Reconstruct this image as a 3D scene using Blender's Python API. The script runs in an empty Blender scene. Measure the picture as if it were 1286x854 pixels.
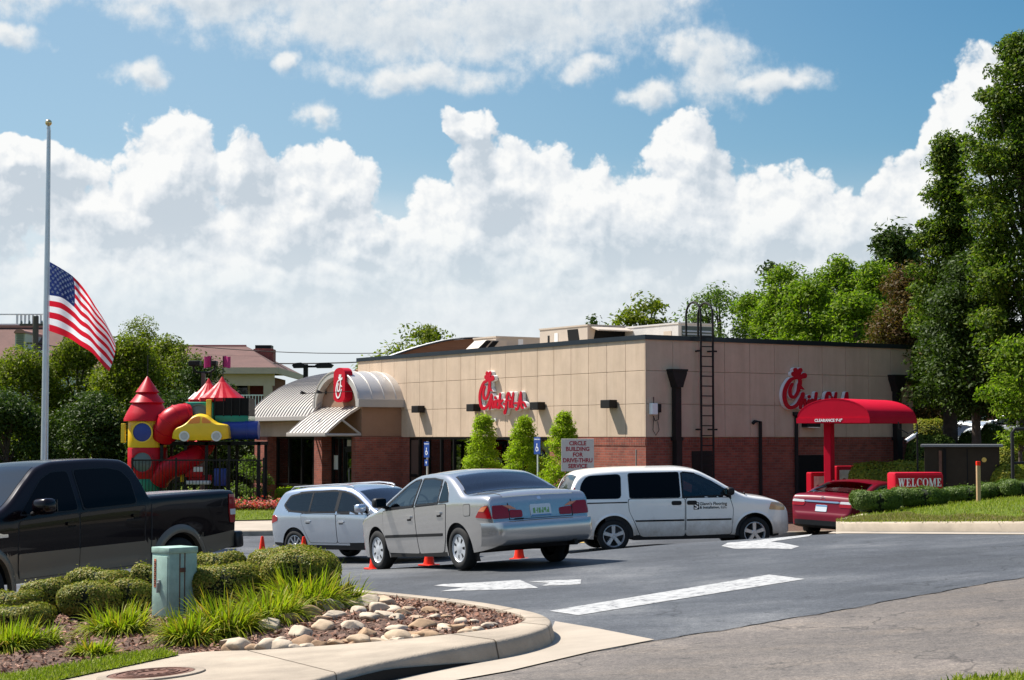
import bpy, bmesh, math, random
import numpy as np
from mathutils import Vector, Matrix
random.seed(7); np.random.seed(7)
C = bpy.context.scene.collection
R = math.radians
# ---------------------------------------------------------------- camera geometry (62 mm lens, eye 2.4 m above the restaurant's floor)
F, CX, CY, HOR, EYE = 2215.0, 643.0, 427.0, 549.0, 2.4
PITCH = math.atan((HOR - CY) / F)
def at(px, py, Y):
    u, v = (px - CX) / F, (CY - py) / F
    dy = math.cos(PITCH) - v * math.sin(PITCH); dz = v * math.cos(PITCH) + math.sin(PITCH)
    return Vector((u / dy * Y, Y, EYE + dz / dy * Y))
def sm(t):
    t = min(1, max(0, t)); return t * t * (3 - 2 * t)
def plane_z(x, y):
    xc = min(14, max(-12, x)); return .63 + .065 * xc - .0104 * (max(y, -20) - 14)
def ground(x, y):
    p = plane_z(x, y)
    l = min(.05, max(-.38, -.35 + .06 * (x + 3.5))) - .05 * min(6, max(0, x - 4.5))
    y0 = 27 + 2 * sm((x + 1) / 4); t = min(1, max(0, (y - y0) / (37.5 - y0)))
    t = .55 * t + .45 * sm(t)
    return p * (1 - t) + l * t
def gp(px, py, dz=0):
    """point where the line of sight of a photo pixel meets the driveway plane raised by dz"""
    a, b = at(px, py, 1.0), at(px, py, 2.0); d = b - a; o = Vector((0, 0, EYE))
    t = 15.0
    for _ in range(60):
        p = o + d * t; gz = plane_z(p.x, p.y) + dz
        t *= (EYE - gz) / max(.05, EYE - p.z) if p.z < EYE else .5
    p = o + d * t; return Vector((p.x, p.y, plane_z(p.x, p.y) + dz))
# ---------------------------------------------------------------- materials
def _new(name):
    m = bpy.data.materials.new(name); m.use_nodes = True
    nt = m.node_tree; return m, nt, nt.nodes['Principled BSDF']
def N(nt, t, **kw):
    n = nt.nodes.new(t)
    for k, v in kw.items():
        if k in n.inputs: n.inputs[k].default_value = v
        else: setattr(n, k, v)
    return n
def noise(nt, scale, detail=4, rough=.55, coord='Object', stretch=None):
    tc = N(nt, 'ShaderNodeTexCoord'); src = tc.outputs[coord]
    if stretch:
        mp = N(nt, 'ShaderNodeMapping'); mp.inputs['Scale'].default_value = stretch
        nt.links.new(src, mp.inputs[0]); src = mp.outputs[0]
    n = N(nt, 'ShaderNodeTexNoise', Scale=scale, Detail=detail, Roughness=rough)
    nt.links.new(src, n.inputs['Vector']); return n
def ramp(nt, src, stops):
    r = N(nt, 'ShaderNodeValToRGB'); e = r.color_ramp.elements
    while len(e) < len(stops): e.new(.5)
    for q, (p, c) in zip(e, stops):
        q.position = p; q.color = (*c, 1) if len(c) == 3 else c
    nt.links.new(src, r.inputs[0]); return r
def mixc(nt, fac, a, b, mode='MIX'):
    m = N(nt, 'ShaderNodeMix', data_type='RGBA', blend_type=mode)
    for s, v in ((0, fac), (6, a), (7, b)):
        if hasattr(v, 'is_output') or isinstance(v, bpy.types.NodeSocket): nt.links.new(v, m.inputs[s])
        else: m.inputs[s].default_value = v if s == 0 else (*v, 1)
    return m.outputs[2]
def bump(nt, bs, src, strength, dist=.01):
    b = N(nt, 'ShaderNodeBump', Strength=strength, Distance=dist)
    nt.links.new(src, b.inputs['Height']); nt.links.new(b.outputs[0], bs.inputs['Normal'])
def mat(name, col, rough=.6, metal=0, var=.0, scale=3, bmp=0, bscale=60, spec=.5, coat=0, dist=.01):
    m, nt, bs = _new(name)
    bs.inputs['Base Color'].default_value = (*col, 1); bs.inputs['Roughness'].default_value = rough
    bs.inputs['Metallic'].default_value = metal; bs.inputs['Specular IOR Level'].default_value = spec
    bs.inputs['Coat Weight'].default_value = coat; bs.inputs['Coat Roughness'].default_value = .03
    if var:
        n = noise(nt, scale, 6, .65)
        r = ramp(nt, n.outputs[0], [(.3, [c * (1 - var) for c in col]), (.7, [min(1, c * (1 + var)) for c in col])])
        nt.links.new(r.outputs[0], bs.inputs['Base Color'])
    if bmp:
        n2 = noise(nt, bscale, 3, .6); bump(nt, bs, n2.outputs[0], bmp, dist)
    return m
def leafmat(name, cols, trans=.35, rough=.55):
    """leaf: random tone per leaf, diffuse + translucent"""
    m, nt, bs = _new(name)
    g = N(nt, 'ShaderNodeNewGeometry')
    r = ramp(nt, g.outputs['Random Per Island'], [(i / max(1, len(cols) - 1), c) for i, c in enumerate(cols)])
    nt.links.new(r.outputs[0], bs.inputs['Base Color']); bs.inputs['Roughness'].default_value = max(.5, rough)
    bs.inputs['Specular IOR Level'].default_value = .16
    tr = N(nt, 'ShaderNodeBsdfTranslucent')
    tint = mixc(nt, 1.0, r.outputs[0], (1.0, 1.25, .45), 'MULTIPLY')
    nt.links.new(tint, tr.inputs[0])
    mx = N(nt, 'ShaderNodeMixShader'); mx.inputs[0].default_value = trans
    nt.links.new(bs.outputs[0], mx.inputs[1]); nt.links.new(tr.outputs[0], mx.inputs[2])
    nt.links.new(mx.outputs[0], nt.nodes['Material Output'].inputs[0]); return m
def brickmat(name, c1, c2, mortar):
    m, nt, bs = _new(name)
    tc = N(nt, 'ShaderNodeTexCoord'); sp = N(nt, 'ShaderNodeSeparateXYZ'); nt.links.new(tc.outputs['Object'], sp.inputs[0])
    ad = N(nt, 'ShaderNodeMath', operation='ADD'); nt.links.new(sp.outputs[0], ad.inputs[0]); nt.links.new(sp.outputs[1], ad.inputs[1])
    cb = N(nt, 'ShaderNodeCombineXYZ'); nt.links.new(ad.outputs[0], cb.inputs[0]); nt.links.new(sp.outputs[2], cb.inputs[1])
    b = N(nt, 'ShaderNodeTexBrick', Scale=1.0)
    b.inputs['Brick Width'].default_value = .22; b.inputs['Row Height'].default_value = .075
    b.inputs['Mortar Size'].default_value = .008; b.inputs['Mortar Smooth'].default_value = .2; b.inputs['Bias'].default_value = -.1
    b.inputs['Color1'].default_value = (*c1, 1); b.inputs['Color2'].default_value = (*c2, 1); b.inputs['Mortar'].default_value = (*mortar, 1)
    nt.links.new(cb.outputs[0], b.inputs['Vector'])
    n = noise(nt, 2.2, 5, .7); r = ramp(nt, n.outputs[0], [(.3, (.7, .7, .7)), (.7, (1.15, 1.1, 1.1))])
    nt.links.new(mixc(nt, 1.0, b.outputs['Color'], r.outputs[0], 'MULTIPLY'), bs.inputs['Base Color'])
    bs.inputs['Roughness'].default_value = .85
    inv = N(nt, 'ShaderNodeMath', operation='SUBTRACT'); inv.inputs[0].default_value = 1; nt.links.new(b.outputs['Fac'], inv.inputs[1])
    bump(nt, bs, inv.outputs[0], .6, .008); return m
def asphaltmat(name, base, var, patch, brown=0, cracks=True):
    m, nt, bs = _new(name)
    n1 = noise(nt, .35, 6, .6); n2 = noise(nt, 55, 4, .75); n3 = noise(nt, 1.6, 8, .75, stretch=(.45, 1, 1)); n4 = noise(nt, 16, 5, .8)
    lo = [c * (1 - var) for c in base]; hi = [c * (1 + var) for c in patch]
    r1 = ramp(nt, n1.outputs[0], [(.32, lo), (.5, base), (.68, hi)])
    r2 = ramp(nt, n2.outputs[0], [(.30, (.45, .45, .45)), (.5, (1, 1, 1)), (.70, (1.75, 1.72, 1.66))])
    r3 = ramp(nt, n3.outputs[0], [(.3, (.72, .72, .75)), (.5, (1, 1, 1)), (.7, (1.26, 1.24 - brown, 1.2 - 2 * brown))]); r4 = ramp(nt, n4.outputs[0], [(.32, (.66, .66, .66)), (.68, (1.36, 1.34, 1.3))])
    c = mixc(nt, 1, mixc(nt, 1, mixc(nt, 1, r1.outputs[0], r2.outputs[0], 'MULTIPLY'), r3.outputs[0], 'MULTIPLY'), r4.outputs[0], 'MULTIPLY')
    if cracks:
        tc = N(nt, 'ShaderNodeTexCoord'); wn = N(nt, 'ShaderNodeTexNoise', Scale=1.3, Detail=5)
        nt.links.new(tc.outputs['Object'], wn.inputs['Vector'])
        wv = N(nt, 'ShaderNodeVectorMath', operation='MULTIPLY_ADD'); wv.inputs[1].default_value = (1.1, 1.1, 1.1)
        nt.links.new(wn.outputs['Color'], wv.inputs[0]); nt.links.new(tc.outputs['Object'], wv.inputs[2])
        v = N(nt, 'ShaderNodeTexVoronoi', feature='DISTANCE_TO_EDGE', Scale=.62); nt.links.new(wv.outputs[0], v.inputs['Vector'])
        cr = ramp(nt, v.outputs['Distance'], [(.0, (.42, .42, .42)), (.006, (.65, .65, .65)), (.012, (1, 1, 1))])
        br = noise(nt, .5, 3); bm = ramp(nt, br.outputs[0], [(.42, (0, 0, 0)), (.50, (1, 1, 1))])
        cc = mixc(nt, bm.outputs[0], cr.outputs[0], (1, 1, 1))
        c = mixc(nt, 1, c, cc, 'MULTIPLY')
    sn = noise(nt, 1.1, 2, .4); so_ = noise(nt, 5.5, 3, .5)                # oil drips and scuffed pale patches
    ds = ramp(nt, so_.outputs[0], [(.26, (.50, .50, .50)), (.34, (1, 1, 1))]); ps = ramp(nt, sn.outputs[0], [(.56, (1, 1, 1)), (.72, (1.32, 1.30, 1.27))])
    c = mixc(nt, 1, mixc(nt, 1, c, ds.outputs[0], 'MULTIPLY'), ps.outputs[0], 'MULTIPLY')
    nt.links.new(c, bs.inputs['Base Color'])
    bs.inputs['Roughness'].default_value = .75; bs.inputs['Specular IOR Level'].default_value = .4
    bump(nt, bs, n2.outputs[0], .5, .006); return m
def woodmat(name, c1, c2, scale=(6, 6, .6)):
    m, nt, bs = _new(name); n = noise(nt, 3, 6, .7, stretch=scale)
    r = ramp(nt, n.outputs[0], [(.3, c1), (.7, c2)]); nt.links.new(r.outputs[0], bs.inputs['Base Color'])
    bs.inputs['Roughness'].default_value = .7; bump(nt, bs, n.outputs[0], .3); return m
def paintmat(name, col, metal=.0, rough=.3, dirt=0, coat=1.0, flake=0):
    m, nt, bs = _new(name)
    bs.inputs['Metallic'].default_value = metal; bs.inputs['Roughness'].default_value = rough
    bs.inputs['Coat Weight'].default_value = coat; bs.inputs['Coat Roughness'].default_value = .02
    n = noise(nt, 2.5, 5, .6)
    r = ramp(nt, n.outputs[0], [(.3, [c * .96 for c in col]), (.7, [min(1, c * 1.03) for c in col])]); out = r.outputs[0]
    if dirt:
        tc = N(nt, 'ShaderNodeTexCoord'); sp = N(nt, 'ShaderNodeSeparateXYZ'); nt.links.new(tc.outputs['Object'], sp.inputs[0])
        n2 = noise(nt, 3.5, 6, .75); ad = N(nt, 'ShaderNodeMath', operation='MULTIPLY_ADD'); ad.inputs[1].default_value = -.55
        nt.links.new(n2.outputs[0], ad.inputs[0]); nt.links.new(sp.outputs[2], ad.inputs[2])
        dr = ramp(nt, ad.outputs[0], [(.0, (1, 1, 1)), (.42, (0, 0, 0))])
        mm = N(nt, 'ShaderNodeMath', operation='MULTIPLY'); mm.inputs[1].default_value = dirt; nt.links.new(dr.outputs[0], mm.inputs[0])
        out = mixc(nt, mm.outputs[0], out, (.24, .16, .09))
    nt.links.new(out, bs.inputs['Base Color']); return m
def glassmat(name, tint, ior=2.5, rough=.02):
    """architectural glass: fresnel mirror over tinted see-through pane"""
    m, nt, bs = _new(name)
    gl = N(nt, 'ShaderNodeBsdfGlossy', Roughness=rough); gl.inputs[0].default_value = (.9, .95, 1, 1)
    tr = N(nt, 'ShaderNodeBsdfTransparent'); tr.inputs[0].default_value = (*tint, 1)
    fr = N(nt, 'ShaderNodeFresnel', IOR=ior)
    mx = N(nt, 'ShaderNodeMixShader'); nt.links.new(fr.outputs[0], mx.inputs[0])
    nt.links.new(tr.outputs[0], mx.inputs[1]); nt.links.new(gl.outputs[0], mx.inputs[2])
    nt.links.new(mx.outputs[0], nt.nodes['Material Output'].inputs[0]); return m
def stuccomat(name, c):
    m, nt, bs = _new(name); a = noise(nt, 1.3, 6, .65); b = noise(nt, 2.2, 6, .7, stretch=(1, 1, .10)); g_ = noise(nt, 90, 3, .6)
    r = ramp(nt, a.outputs[0], [(.3, [q * .90 for q in c]), (.7, [q * 1.07 for q in c])]); r2 = ramp(nt, b.outputs[0], [(.30, (.86, .85, .83)), (.55, (1, 1, 1))])
    nt.links.new(mixc(nt, 1, r.outputs[0], r2.outputs[0], 'MULTIPLY'), bs.inputs['Base Color']); bs.inputs['Roughness'].default_value = .92; bs.inputs['Specular IOR Level'].default_value = .2
    bump(nt, bs, g_.outputs[0], .4, .006); return m
M = dict(
 stucco=stuccomat('stucco', (.575, .44, .322)),
 stucco_joint=mat('stucco_joint', (.40, .31, .215), .9),
 stucco_brown=mat('stucco_brown', (.30, .17, .105), .9, var=.08, scale=2, bmp=.3, bscale=90),
 brick=brickmat('brick', (.33, .085, .048), (.21, .048, .03), (.20, .13, .10)),
 coping=mat('coping', (.018, .024, .034), .35, .4, var=.15),
 bronze=mat('bronze_frame', (.010, .009, .008), .45, .2, spec=.3),
 glass=glassmat('window_glass', (.45, .5, .48)),
 roofmetal=mat('roof_metal', (.56, .52, .47), .38, .35, var=.05, scale=.8),
 roofseam=mat('roof_seam', (.40, .36, .32), .4, .3),
 fascia=mat('fascia', (.40, .37, .34), .5, var=.04),
 wood_screen=woodmat('cedar', (.15, .06, .028), (.22, .10, .05), (.4, .4, 8)),
 ac=mat('ac_unit', (.52, .44, .36), .6, .0, var=.06, scale=2), ac2=mat('ac_unit_grey', (.58, .56, .53), .6, var=.08, scale=2),
 dark=mat('dark', (.006, .006, .006), .7, spec=.2), iron=mat('iron', (.014, .0125, .012), .55, .2, var=.2, spec=.3),
 steel=mat('steel', (.45, .45, .46), .35, .8, var=.08), alu=mat('aluminium', (.62, .63, .65), .35, .7, var=.05, scale=6),
 white=mat('white_paint', (.8, .8, .78), .5, var=.03), cream=mat('cream', (.52, .40, .31), .7, var=.05),
 red=mat('sign_red', (.46, .004, .018), .45, var=.04, spec=.2), redcloth=mat('awning_red', (.50, .002, .022), .65, var=.06, scale=2, spec=.12),
 plate_beige=mat('sign_beige', (.66, .58, .50), .6, var=.06), letter_red=mat('letter_red', (.38, .012, .03), .6),
 blue_sign=mat('sign_blue', (.012, .05, .24), .4), asphalt_new=asphaltmat('asphalt_new', (.058, .064, .074), .34, (.088, .092, .098)),
 asphalt_old=asphaltmat('asphalt_old', (.122, .106, .093), .22, (.152, .13, .112), .05), 
 concrete=mat('concrete', (.37, .305, .23), .9, var=.22, scale=1.7, bmp=.5, bscale=70),
 concrete_pale=mat('concrete_pale', (.36, .305, .24), .9, var=.16, scale=.9, bmp=.3, bscale=50),
 concrete_dirty=mat('concrete_dirty', (.30, .245, .185), .9, var=.35, scale=2.4, bmp=.5, bscale=60),
 yellow_paint=mat('yellow_paint', (.62, .40, .09), .8, var=.25, scale=5),
 mulch=mat('mulch', (.10, .055, .036), .95, var=.5, scale=14, bmp=1, bscale=30, dist=.03),
 soil=mat('soil', (.10, .075, .05), .95, var=.3, scale=4), grassbase=mat('grass_base', (.085, .115, .016), 1, spec=.1, var=.4, scale=3),
 chrome=mat('chrome', (.8, .8, .8), .12, 1), rubber=mat('rubber', (.008, .008, .008), .85, var=.25, scale=9),
 carglass=mat('car_glass', (.002, .008, .011), .03, spec=.36), carglass2=mat('car_glass_tinted', (.002, .003, .004), .05, spec=.12),
 blacktrim=mat('black_trim', (.008, .008, .009), .5, spec=.3), underbody=mat('underbody', (.008, .008, .008), .9),
 alloy=mat('alloy', (.55, .55, .56), .35, .6, var=.1, scale=8), hubcap=mat('hubcap', (.58, .60, .63), .4, .4, var=.08, scale=9),
 taillight=mat('tail_light', (.30, .002, .006), .12, spec=.4, coat=.5), amber=mat('amber_lens', (.72, .22, .08), .12, spec=.7, coat=1),
 lens=mat('clear_lens', (.62, .62, .60), .1, spec=.8, coat=1), amberlens=mat('headlamp_amber', (.60, .38, .20), .12, coat=1),
 plate_white=mat('plate_white', (.62, .66, .68), .4), plate_green=mat('plate_green', (.14, .36, .08), .4), plate_blue=mat('plate_blue', (.10, .26, .45), .4),
 cone=mat('cone_orange', (.80, .028, .006), .5, var=.05, spec=.2), 
 cabinet=mat('cabinet_green', (.31, .45, .38), .55, var=.2, scale=7, bmp=.1, bscale=15), cabinet_dark=mat('cabinet_dark', (.040, .030, .021), .9, var=.15, spec=.08),
 rust=mat('rust', (.13, .055, .032), .8, var=.35, scale=12), label_orange=mat('label_orange', (.66, .20, .10), .6),
 p_red=mat('plastic_red', (.46, .004, .014), .4, var=.05, spec=.25), p_yellow=mat('plastic_yellow', (.78, .50, .02), .38, var=.05), p_green=mat('plastic_green', (.008, .20, .11), .4, var=.05),
 p_blue=mat('plastic_blue', (.012, .035, .24), .35, var=.05), p_grey=mat('plastic_grey', (.10, .13, .13), .2), p_white=mat('plastic_white', (.68, .68, .68), .35), p_orange=mat('plastic_orange', (.72, .22, .02), .25),
 shingle=mat('shingle', (.125, .062, .05), .9, var=.16, scale=1.2, bmp=.4, bscale=20), siding_red=mat('siding_red', (.13, .014, .018), .8, var=.08), brick_far=brickmat('brick_far', (.34, .07, .05), (.26, .05, .04), (.22, .13, .1)),
 shingle_pink=mat('shingle_pink', (.36, .18, .14), .9, var=.1), siding=mat('siding_grey', (.55, .55, .47), .8),
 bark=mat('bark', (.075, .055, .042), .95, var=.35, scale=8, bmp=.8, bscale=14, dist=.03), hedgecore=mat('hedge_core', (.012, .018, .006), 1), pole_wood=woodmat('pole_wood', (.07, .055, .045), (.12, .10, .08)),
 stake=woodmat('stake_wood', (.40, .24, .12), (.55, .36, .2)), brassball=mat('brass', (.75, .55, .28), .25, 1),
 flag_red=mat('flag_red', (.62, .012, .03), .8), flag_white=mat('flag_white', (.82, .82, .84), .8), flag_blue=mat('flag_blue', (.014, .028, .13), .8), purple=mat('banner', (.42, .03, .16), .7),
 interior=mat('interior', (.16, .10, .07), .9), interior_floor=mat('interior_floor', (.12, .09, .07), .5), shade=mat('roller_shade', (.55, .52, .46), .8), lamp_orange=mat('lamp_orange', (.75, .18, .03), .4), menu=mat('menu_panel', (.60, .55, .48), .4, var=.25, scale=7),
 autoglass=glassmat('auto_glass', (.56, .64, .64), ior=1.7), seat=mat('seat_cloth', (.10, .095, .09), .9, var=.1), cabin=mat('cabin_trim', (.022, .022, .023), .8),
 seal=mat('seal', (.02, .02, .02), .8))
for c in ('flag_red', 'flag_white', 'flag_blue'):      # thin cloth lets light through
    nt = M[c].node_tree; bs = nt.nodes['Principled BSDF']; t = N(nt, 'ShaderNodeBsdfTranslucent'); t.inputs[0].default_value = bs.inputs['Base Color'].default_value
    mx = N(nt, 'ShaderNodeMixShader'); mx.inputs[0].default_value = .45
    nt.links.new(bs.outputs[0], mx.inputs[1]); nt.links.new(t.outputs[0], mx.inputs[2]); nt.links.new(mx.outputs[0], nt.nodes['Material Output'].inputs[0])
# ---------------------------------------------------------------- mesh builder
class MB:
    def __init__(s): s.v, s.f, s.m = [], [], []
    def add(s, vs, fs, mi=0):
        o = len(s.v); s.v += [tuple(p) for p in vs]; s.f += [tuple(i + o for i in f) for f in fs]; s.m += [mi] * len(fs); return s
    def box(s, x0, x1, y0, y1, z0, z1, mi=0, bev=0):
        if bev:
            b = min(bev, (x1 - x0) * .45, (y1 - y0) * .45, (z1 - z0) * .45)
            bm = bmesh.new(); bmesh.ops.create_cube(bm, size=1)
            for v in bm.verts: v.co = Vector(((x0 + x1) / 2 + v.co.x * (x1 - x0), (y0 + y1) / 2 + v.co.y * (y1 - y0), (z0 + z1) / 2 + v.co.z * (z1 - z0)))
            bmesh.ops.bevel(bm, geom=list(bm.edges), offset=b, segments=2, affect='EDGES', profile=.5)
            bm.verts.index_update(); s.add([v.co for v in bm.verts], [[v.index for v in f.verts] for f in bm.faces], mi); bm.free(); return s
        v = [(x, y, z) for x in (x0, x1) for y in (y0, y1) for z in (z0, z1)]
        return s.add(v, [(0, 1, 3, 2), (4, 6, 7, 5), (0, 4, 5, 1), (2, 3, 7, 6), (0, 2, 6, 4), (1, 5, 7, 3)], mi)
    def tube(s, pts, r, n=10, mi=0, cap=True):
        pts = [Vector(p) for p in pts]; rs = r if hasattr(r, '__len__') else [r] * len(pts)
        rings = []; up = Vector((0, 0, 1))
        prev = None
        for i, p in enumerate(pts):
            t = (pts[min(i + 1, len(pts) - 1)] - pts[max(i - 1, 0)]).normalized()
            if prev is None: a = t.cross(up if abs(t.z) < .9 else Vector((1, 0, 0))).normalized()
            else: a = (prev - t * prev.dot(t)).normalized()
            prev = a; b = t.cross(a)
            rings.append([p + (a * math.cos(q) + b * math.sin(q)) * rs[i] for q in (2 * math.pi * k / n for k in range(n))])
        v = [q for rg in rings for q in rg]; f = []
        for i in range(len(pts) - 1):
            for k in range(n): f.append((i * n + k, i * n + (k + 1) % n, (i + 1) * n + (k + 1) % n, (i + 1) * n + k))
        if cap: f.append(tuple(range(n))[::-1]); f.append(tuple((len(pts) - 1) * n + k for k in range(n)))
        return s.add(v, f, mi)
    def lathe(s, prof, n=24, axis='z', c=(0, 0, 0), mi=0, a0=0, a1=2 * math.pi):
        full = abs(a1 - a0 - 2 * math.pi) < 1e-6; k = n if full else n + 1; v = []
        for r, h in prof:
            for i in range(k):
                q = a0 + (a1 - a0) * i / n; x, y = r * math.cos(q), r * math.sin(q)
                p = (x, y, h) if axis == 'z' else ((x, h, y) if axis == 'y' else (h, x, y))
                v.append((p[0] + c[0], p[1] + c[1], p[2] + c[2]))
        f = []
        for j in range(len(prof) - 1):
            for i in range(n):
                a, b = i, (i + 1) % k; f.append((j * k + a, j * k + b, (j + 1) * k + b, (j + 1) * k + a))
        return s.add(v, f, mi)
    def prism(s, poly, fn, d0, d1, mi=0):
        """poly of (u,v); fn(u,v,d)->xyz; extruded from d0 to d1"""
        n = len(poly); v = [fn(u, w, d0) for u, w in poly] + [fn(u, w, d1) for u, w in poly]
        f = [tuple(range(n)), tuple(range(2 * n - 1, n - 1, -1))] + [(i, i + n, (i + 1) % n + n, (i + 1) % n) for i in range(n)]
        return s.add(v, f, mi)
    def grid(s, P, mi=0, close=False):
        ni, nj = len(P), len(P[0]); v = [q for row in P for q in row]
        return s.add(v, [(i * nj + j, (i + 1) * nj + j, (i + 1) * nj + j + 1, i * nj + j + 1) for i in range(ni - 1) for j in range(nj - 1)], mi)
    def slab(s, P, inward, mi=0):
        """a curved panel: grid P with an edge returned inward by the vector `inward`"""
        ni, nj = len(P), len(P[0]); s.grid(P, mi); iv = Vector(inward)
        loop = [P[i][0] for i in range(ni)] + [P[ni - 1][j] for j in range(1, nj)] + [P[i][nj - 1] for i in range(ni - 2, -1, -1)] + [P[0][j] for j in range(nj - 2, 0, -1)]
        n = len(loop); v = [Vector(p) for p in loop] + [Vector(p) + iv for p in loop]
        return s.add(v, [(i, (i + 1) % n, (i + 1) % n + n, i + n) for i in range(n)], mi)
    def build(s, name, mats, parent=None, loc=None, rotz=0, smooth=False, ang=None, recalc=True):
        me = bpy.data.meshes.new(name); me.from_pydata(s.v, [], s.f)
        mats = mats if isinstance(mats, (list, tuple)) else [mats]
        for m in mats: me.materials.append(M[m] if isinstance(m, str) else m)
        me.polygons.foreach_set('material_index', s.m)
        if recalc:
            bm = bmesh.new(); bm.from_mesh(me); bmesh.ops.remove_doubles(bm, verts=bm.verts, dist=1e-5)
            bmesh.ops.recalc_face_normals(bm, faces=bm.faces); bm.to_mesh(me); bm.free()
        if smooth:
            me.polygons.foreach_set('use_smooth', [True] * len(me.polygons))
            me.set_sharp_from_angle(angle=R(ang or 40))
        me.update(); o = bpy.data.objects.new(name, me); C.objects.link(o)
        if parent: o.parent = parent
        if loc is not None: o.location = loc
        o.rotation_euler.z = rotz; return o
def tag(o, label=None, cat=None, group=None, kind=None):
    if label: o['label'] = label
    if cat: o['category'] = cat
    if group: o['group'] = group
    if kind: o['kind'] = kind
    return o
def empty(name, loc, rz=0, label=None, cat=None, group=None):
    o = bpy.data.objects.new(name, None); C.objects.link(o); o.location = loc; o.rotation_euler = (0, 0, rz); o.empty_display_size = .2
    return tag(o, label, cat, group)
def copy_tree(o, parent=None):
    c = o.copy(); C.objects.link(c); c.parent = parent
    for ch in list(o.children): copy_tree(ch, c)
    return c
def smooth_line(pts, n=6):
    pts = [Vector(p) for p in pts]; out = []
    for i in range(len(pts) - 1):
        p0, p1, p2, p3 = pts[max(i - 1, 0)], pts[i], pts[i + 1], pts[min(i + 2, len(pts) - 1)]
        for k in range(n):
            t = k / n; out.append(.5 * ((2 * p1) + (p2 - p0) * t + (2 * p0 - 5 * p1 + 4 * p2 - p3) * t * t + (3 * p1 - p0 - 3 * p2 + p3) * t ** 3))
    return out + [pts[-1]]
def text_mesh(name, body, size, material, parent=None, mtx=None, depth=.004, align='CENTER', bold=0.0, sx=1.0):
    cu = bpy.data.curves.new(name, 'FONT'); cu.body = body; cu.size = size; cu.align_x = align; cu.align_y = 'CENTER'; cu.extrude = depth; cu.offset = bold; cu.resolution_u = 3
    t = bpy.data.objects.new(name + '_tmp', cu); C.objects.link(t); bpy.context.view_layer.update()
    me = bpy.data.meshes.new_from_object(t.evaluated_get(bpy.context.evaluated_depsgraph_get())); me.name = name
    bpy.data.objects.remove(t); bpy.data.curves.remove(cu)
    me.materials.clear(); me.materials.append(M[material])
    if sx != 1: me.transform(Matrix.Diagonal((sx, 1, 1, 1)))
    if mtx is not None: me.transform(mtx)
    o = bpy.data.objects.new(name, me); C.objects.link(o)
    if parent: o.parent = parent
    return o
def frame_mtx(origin, u, v):
    """matrix whose local x,y lie along u,v (text plane) at origin"""
    u, v = Vector(u).normalized(), Vector(v).normalized(); w = u.cross(v)
    return Matrix(((u.x, v.x, w.x, origin[0]), (u.y, v.y, w.y, origin[1]), (u.z, v.z, w.z, origin[2]), (0, 0, 0, 1)))
# ---------------------------------------------------------------- camera, sun, sky
scn = bpy.context.scene
cam = bpy.data.cameras.new('camera'); cam.lens = F / 1286 * 36; cam.sensor_width = 36; cam.clip_end = 20000; cam.clip_start = .1
co = bpy.data.objects.new('camera', cam); C.objects.link(co); co.location = (0, 0, EYE); co.rotation_euler = (math.pi / 2 + PITCH, 0, 0); scn.camera = co
SUN = Vector((-1.79, .86, 2.75)).normalized(); EL = math.asin(SUN.z); AZ = math.atan2(SUN.x, SUN.y)
sl = bpy.data.lights.new('sun', 'SUN'); sl.energy = 4.8; sl.angle = R(.5); sl.color = (1, .945, .86)
so = bpy.data.objects.new('sun', sl); C.objects.link(so); so.location = (-40, 20, 80)
so.rotation_euler = SUN.to_track_quat('Z', 'Y').to_euler()
scn.view_settings.view_transform = 'Standard'; scn.view_settings.look = 'None'; scn.view_settings.exposure = .85; scn.view_settings.gamma = 1
scn.view_settings.use_curve_mapping = False
scn.cycles.max_bounces = 8; scn.cycles.transparent_max_bounces = 12
try: scn.cycles.use_denoising = True
except Exception: pass
W = bpy.data.worlds.new('World'); scn.world = W; W.use_nodes = True
nt = W.node_tree; L = nt.links.new; bg = nt.nodes['Background']; bg.inputs[1].default_value = .1
sky = N(nt, 'ShaderNodeTexSky', sky_type='NISHITA', sun_disc=False, sun_elevation=EL, sun_rotation=AZ, air_density=1.0, dust_density=.6, ozone_density=2.5)
tc = N(nt, 'ShaderNodeTexCoord'); sp = N(nt, 'ShaderNodeSeparateXYZ'); L(tc.outputs['Generated'], sp.inputs[0])
def MT(tree, op, a, b=None, c=None, clamp=False):
    n = tree.nodes.new('ShaderNodeMath'); n.operation = op; n.use_clamp = clamp
    for i, v in enumerate((a, b, c)):
        if v is None: continue
        if isinstance(v, (int, float)): n.inputs[i].default_value = v
        else: tree.links.new(v, n.inputs[i])
    return n.outputs[0]
DEG = 57.29578
az = MT(nt, 'MULTIPLY', MT(nt, 'ARCTAN2', sp.outputs[0], sp.outputs[1]), DEG)
el = MT(nt, 'MULTIPLY', MT(nt, 'ARCSINE', sp.outputs[2]), DEG)
cb = N(nt, 'ShaderNodeCombineXYZ'); L(az, cb.inputs[0]); L(el, cb.inputs[1])
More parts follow.
